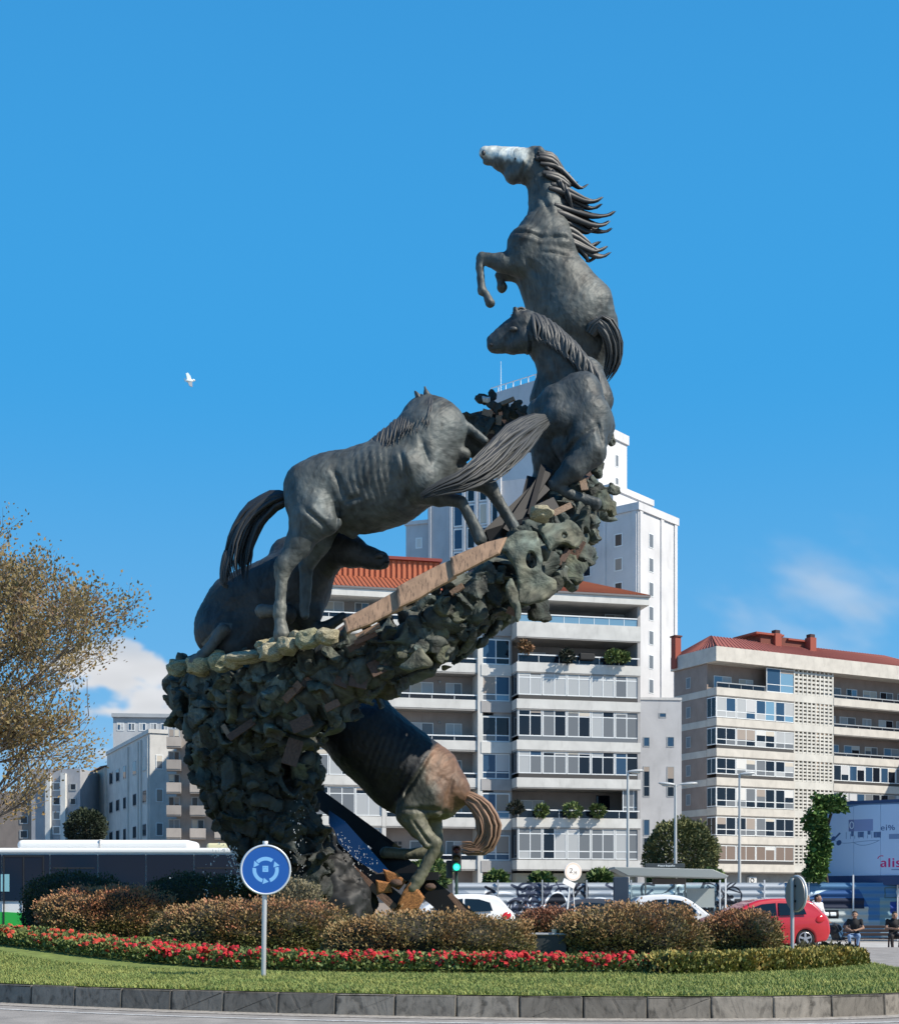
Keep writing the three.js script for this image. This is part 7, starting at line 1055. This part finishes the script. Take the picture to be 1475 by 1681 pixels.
const seated = { pelvis: [0, 0.56, 0], waist: [0, 0.74, 0.0], chest: [0, 0.94, 0.05], neck: [0, 1.12, 0.06], head: [0, 1.25, 0.10], hipL: [-0.09, 0.54, 0.05], hipR: [0.09, 0.54, 0.05], kneeL: [-0.16, 0.53, 0.46], kneeR: [0.15, 0.53, 0.46], ankL: [-0.12, 0.09, 0.40], ankR: [0.08, 0.09, 0.48], toeL: [-0.14, 0.04, 0.56], toeR: [0.1, 0.04, 0.64], shL: [-0.2, 1.05, 0.05], shR: [0.2, 1.05, 0.05], elL: [-0.27, 0.80, 0.12], elR: [0.27, 0.80, 0.12], wrL: [-0.1, 0.72, 0.32], wrR: [0.08, 0.74, 0.32] };
const dress = (top, legs, shoes, sleeve, waistY = 0.62, neckY = 1.13) => (x, y, z) => y < 0.09 ? shoes : y < waistY && !(Math.abs(x) > 0.2 && y > 0.66) ? legs : y > neckY ? [0.32, 0.19, 0.13] : (sleeve && sleeve(x, y, z)) ? [0.32, 0.19, 0.13] : top;
{
  const d = 45.5, y0 = groundY(d), bare = (x, y, z) => (Math.abs(x) > 0.2 && y < 0.9 && y > 0.62) || (z > 0.2 && y > 0.64 && y < 0.82);
  const p1 = at(1403, HY, d), p2 = at(1466, HY, d);
  person('person in black top and pale blue jeans sitting on the bench', [p1.x, y0, -d - 0.05], -0.35, seated, dress([0.012, 0.012, 0.014], [0.16, 0.25, 0.40], [0.25, 0.3, 0.36], bare), [0.01, 0.008, 0.007]);
  person('person in dark clothes sitting at the right edge with hands together', [p2.x, y0, -d - 0.05], -0.1, { ...seated, head: [0.02, 1.23, 0.13], wrL: [-0.05, 0.78, 0.34], wrR: [0.05, 0.78, 0.34] }, dress([0.014, 0.013, 0.014], [0.025, 0.02, 0.02], [0.03, 0.025, 0.025], bare), [0.01, 0.009, 0.008]);
  const stand = { pelvis: [0, 0.92, 0], waist: [0, 1.08, 0], chest: [0, 1.28, 0.01], neck: [0, 1.46, 0.01], head: [0.0, 1.585, 0.04], hipL: [-0.09, 0.9, 0], hipR: [0.09, 0.9, 0], kneeL: [-0.1, 0.5, 0.06], kneeR: [0.1, 0.5, -0.02], ankL: [-0.1, 0.09, 0.08], ankR: [0.1, 0.09, -0.14], toeL: [-0.11, 0.035, 0.22], toeR: [0.12, 0.035, 0.0], shL: [-0.19, 1.4, 0], shR: [0.19, 1.4, 0], elL: [-0.26, 1.12, -0.02], elR: [0.28, 1.13, 0.04], wrL: [-0.24, 0.88, 0.1], wrR: [0.34, 0.9, 0.16] };
  const dd = 43.3, q1 = at(1341, HY, dd), q2 = at(1323, HY, dd + 0.3);
  person('person in white top with dark hair standing behind the red car', [q1.x, groundY(dd), -dd], 0.7, stand, dress([0.7, 0.68, 0.68], [0.5, 0.5, 0.52], [0.1, 0.1, 0.1], (x, y) => Math.abs(x) > 0.26 && y < 1.05, 0.9, 1.46), [0.02, 0.013, 0.01], { hairLong: true });
  person('person in red top with light brown hair behind the red car', [q2.x, groundY(dd + 0.3), -dd - 0.3], -0.5, stand, dress([0.35, 0.03, 0.05], [0.06, 0.07, 0.1], [0.1, 0.1, 0.1], (x, y) => Math.abs(x) > 0.26 && y < 1.05, 0.9, 1.46), [0.16, 0.09, 0.05]);
}
{ // pushchair by the bench
  const d = 45.9, y0 = groundY(d), c = at(1375, HY, d), o = thing('pushchair', 'black pushchair with dark wheels parked left of the seated people', 'pushchair', [c.x, y0, -d], 0.5);
  for (const [x, z, r] of [[-0.2, 0.24, 0.13], [-0.2, -0.24, 0.13], [0.34, 0.2, 0.1], [0.34, -0.2, 0.1]]) mesh('wheel', [new THREE.TorusGeometry(r, 0.025, 8, 20).translate(x, r + 0.02, z), new THREE.CylinderGeometry(0.03, 0.03, 0.04, 8).rotateX(1.571).translate(x, r + 0.02, z)], rubber, o);
  mesh('frame', [cyl(V(-0.2, 0.15, 0.22), V(0.1, 0.75, 0.2), 0.015), cyl(V(-0.2, 0.15, -0.22), V(0.1, 0.75, -0.2), 0.015), cyl(V(0.34, 0.12, 0.2), V(-0.35, 1.0, 0.2), 0.015), cyl(V(0.34, 0.12, -0.2), V(-0.35, 1.0, -0.2), 0.015), cyl(V(-0.35, 1.0, -0.2), V(-0.35, 1.0, 0.2), 0.02)], M(0.1, 0.1, 0.11, 0.4, { metalness: 0.5 }), o);
  mesh('seat', [new RoundedBoxGeometry(0.4, 0.08, 0.36, 2, 0.03).rotateZ(0.15).translate(0.05, 0.45, 0), new RoundedBoxGeometry(0.08, 0.5, 0.36, 2, 0.03).rotateZ(0.4).translate(-0.2, 0.7, 0)], black, o);
  mesh('hood', new THREE.SphereGeometry(0.26, 16, 10, 0, 6.283, 0, 1.6).scale(1, 1, 0.8).rotateZ(0.5).translate(-0.12, 0.72, 0), M(0.015, 0.015, 0.018, 0.8, { side: THREE.DoubleSide }), o);
}
{ // paved plaza edge, pale, by the bench
  const d0 = 44.2, g = new THREE.PlaneGeometry(70, 11, 40, 22).rotateX(-Math.PI / 2), p = g.attributes.position, u = g.attributes.uv;
  for (let i = 0; i < p.count; i++) { const x = p.getX(i) + 37, z = p.getZ(i) - d0 - 5.5; p.setXYZ(i, x, groundY(-z) + 0.05, z); u.setXY(i, x / 3, z / 3); }
  g.computeVertexNormals(); struct(tag(mesh('pavement', g, M(0.50, 0.48, 0.45, 0.85, { map: concreteMap })), 'pale pavement in front of the hoarding', 'pavement'));
}
renderer.render(scene, camera);
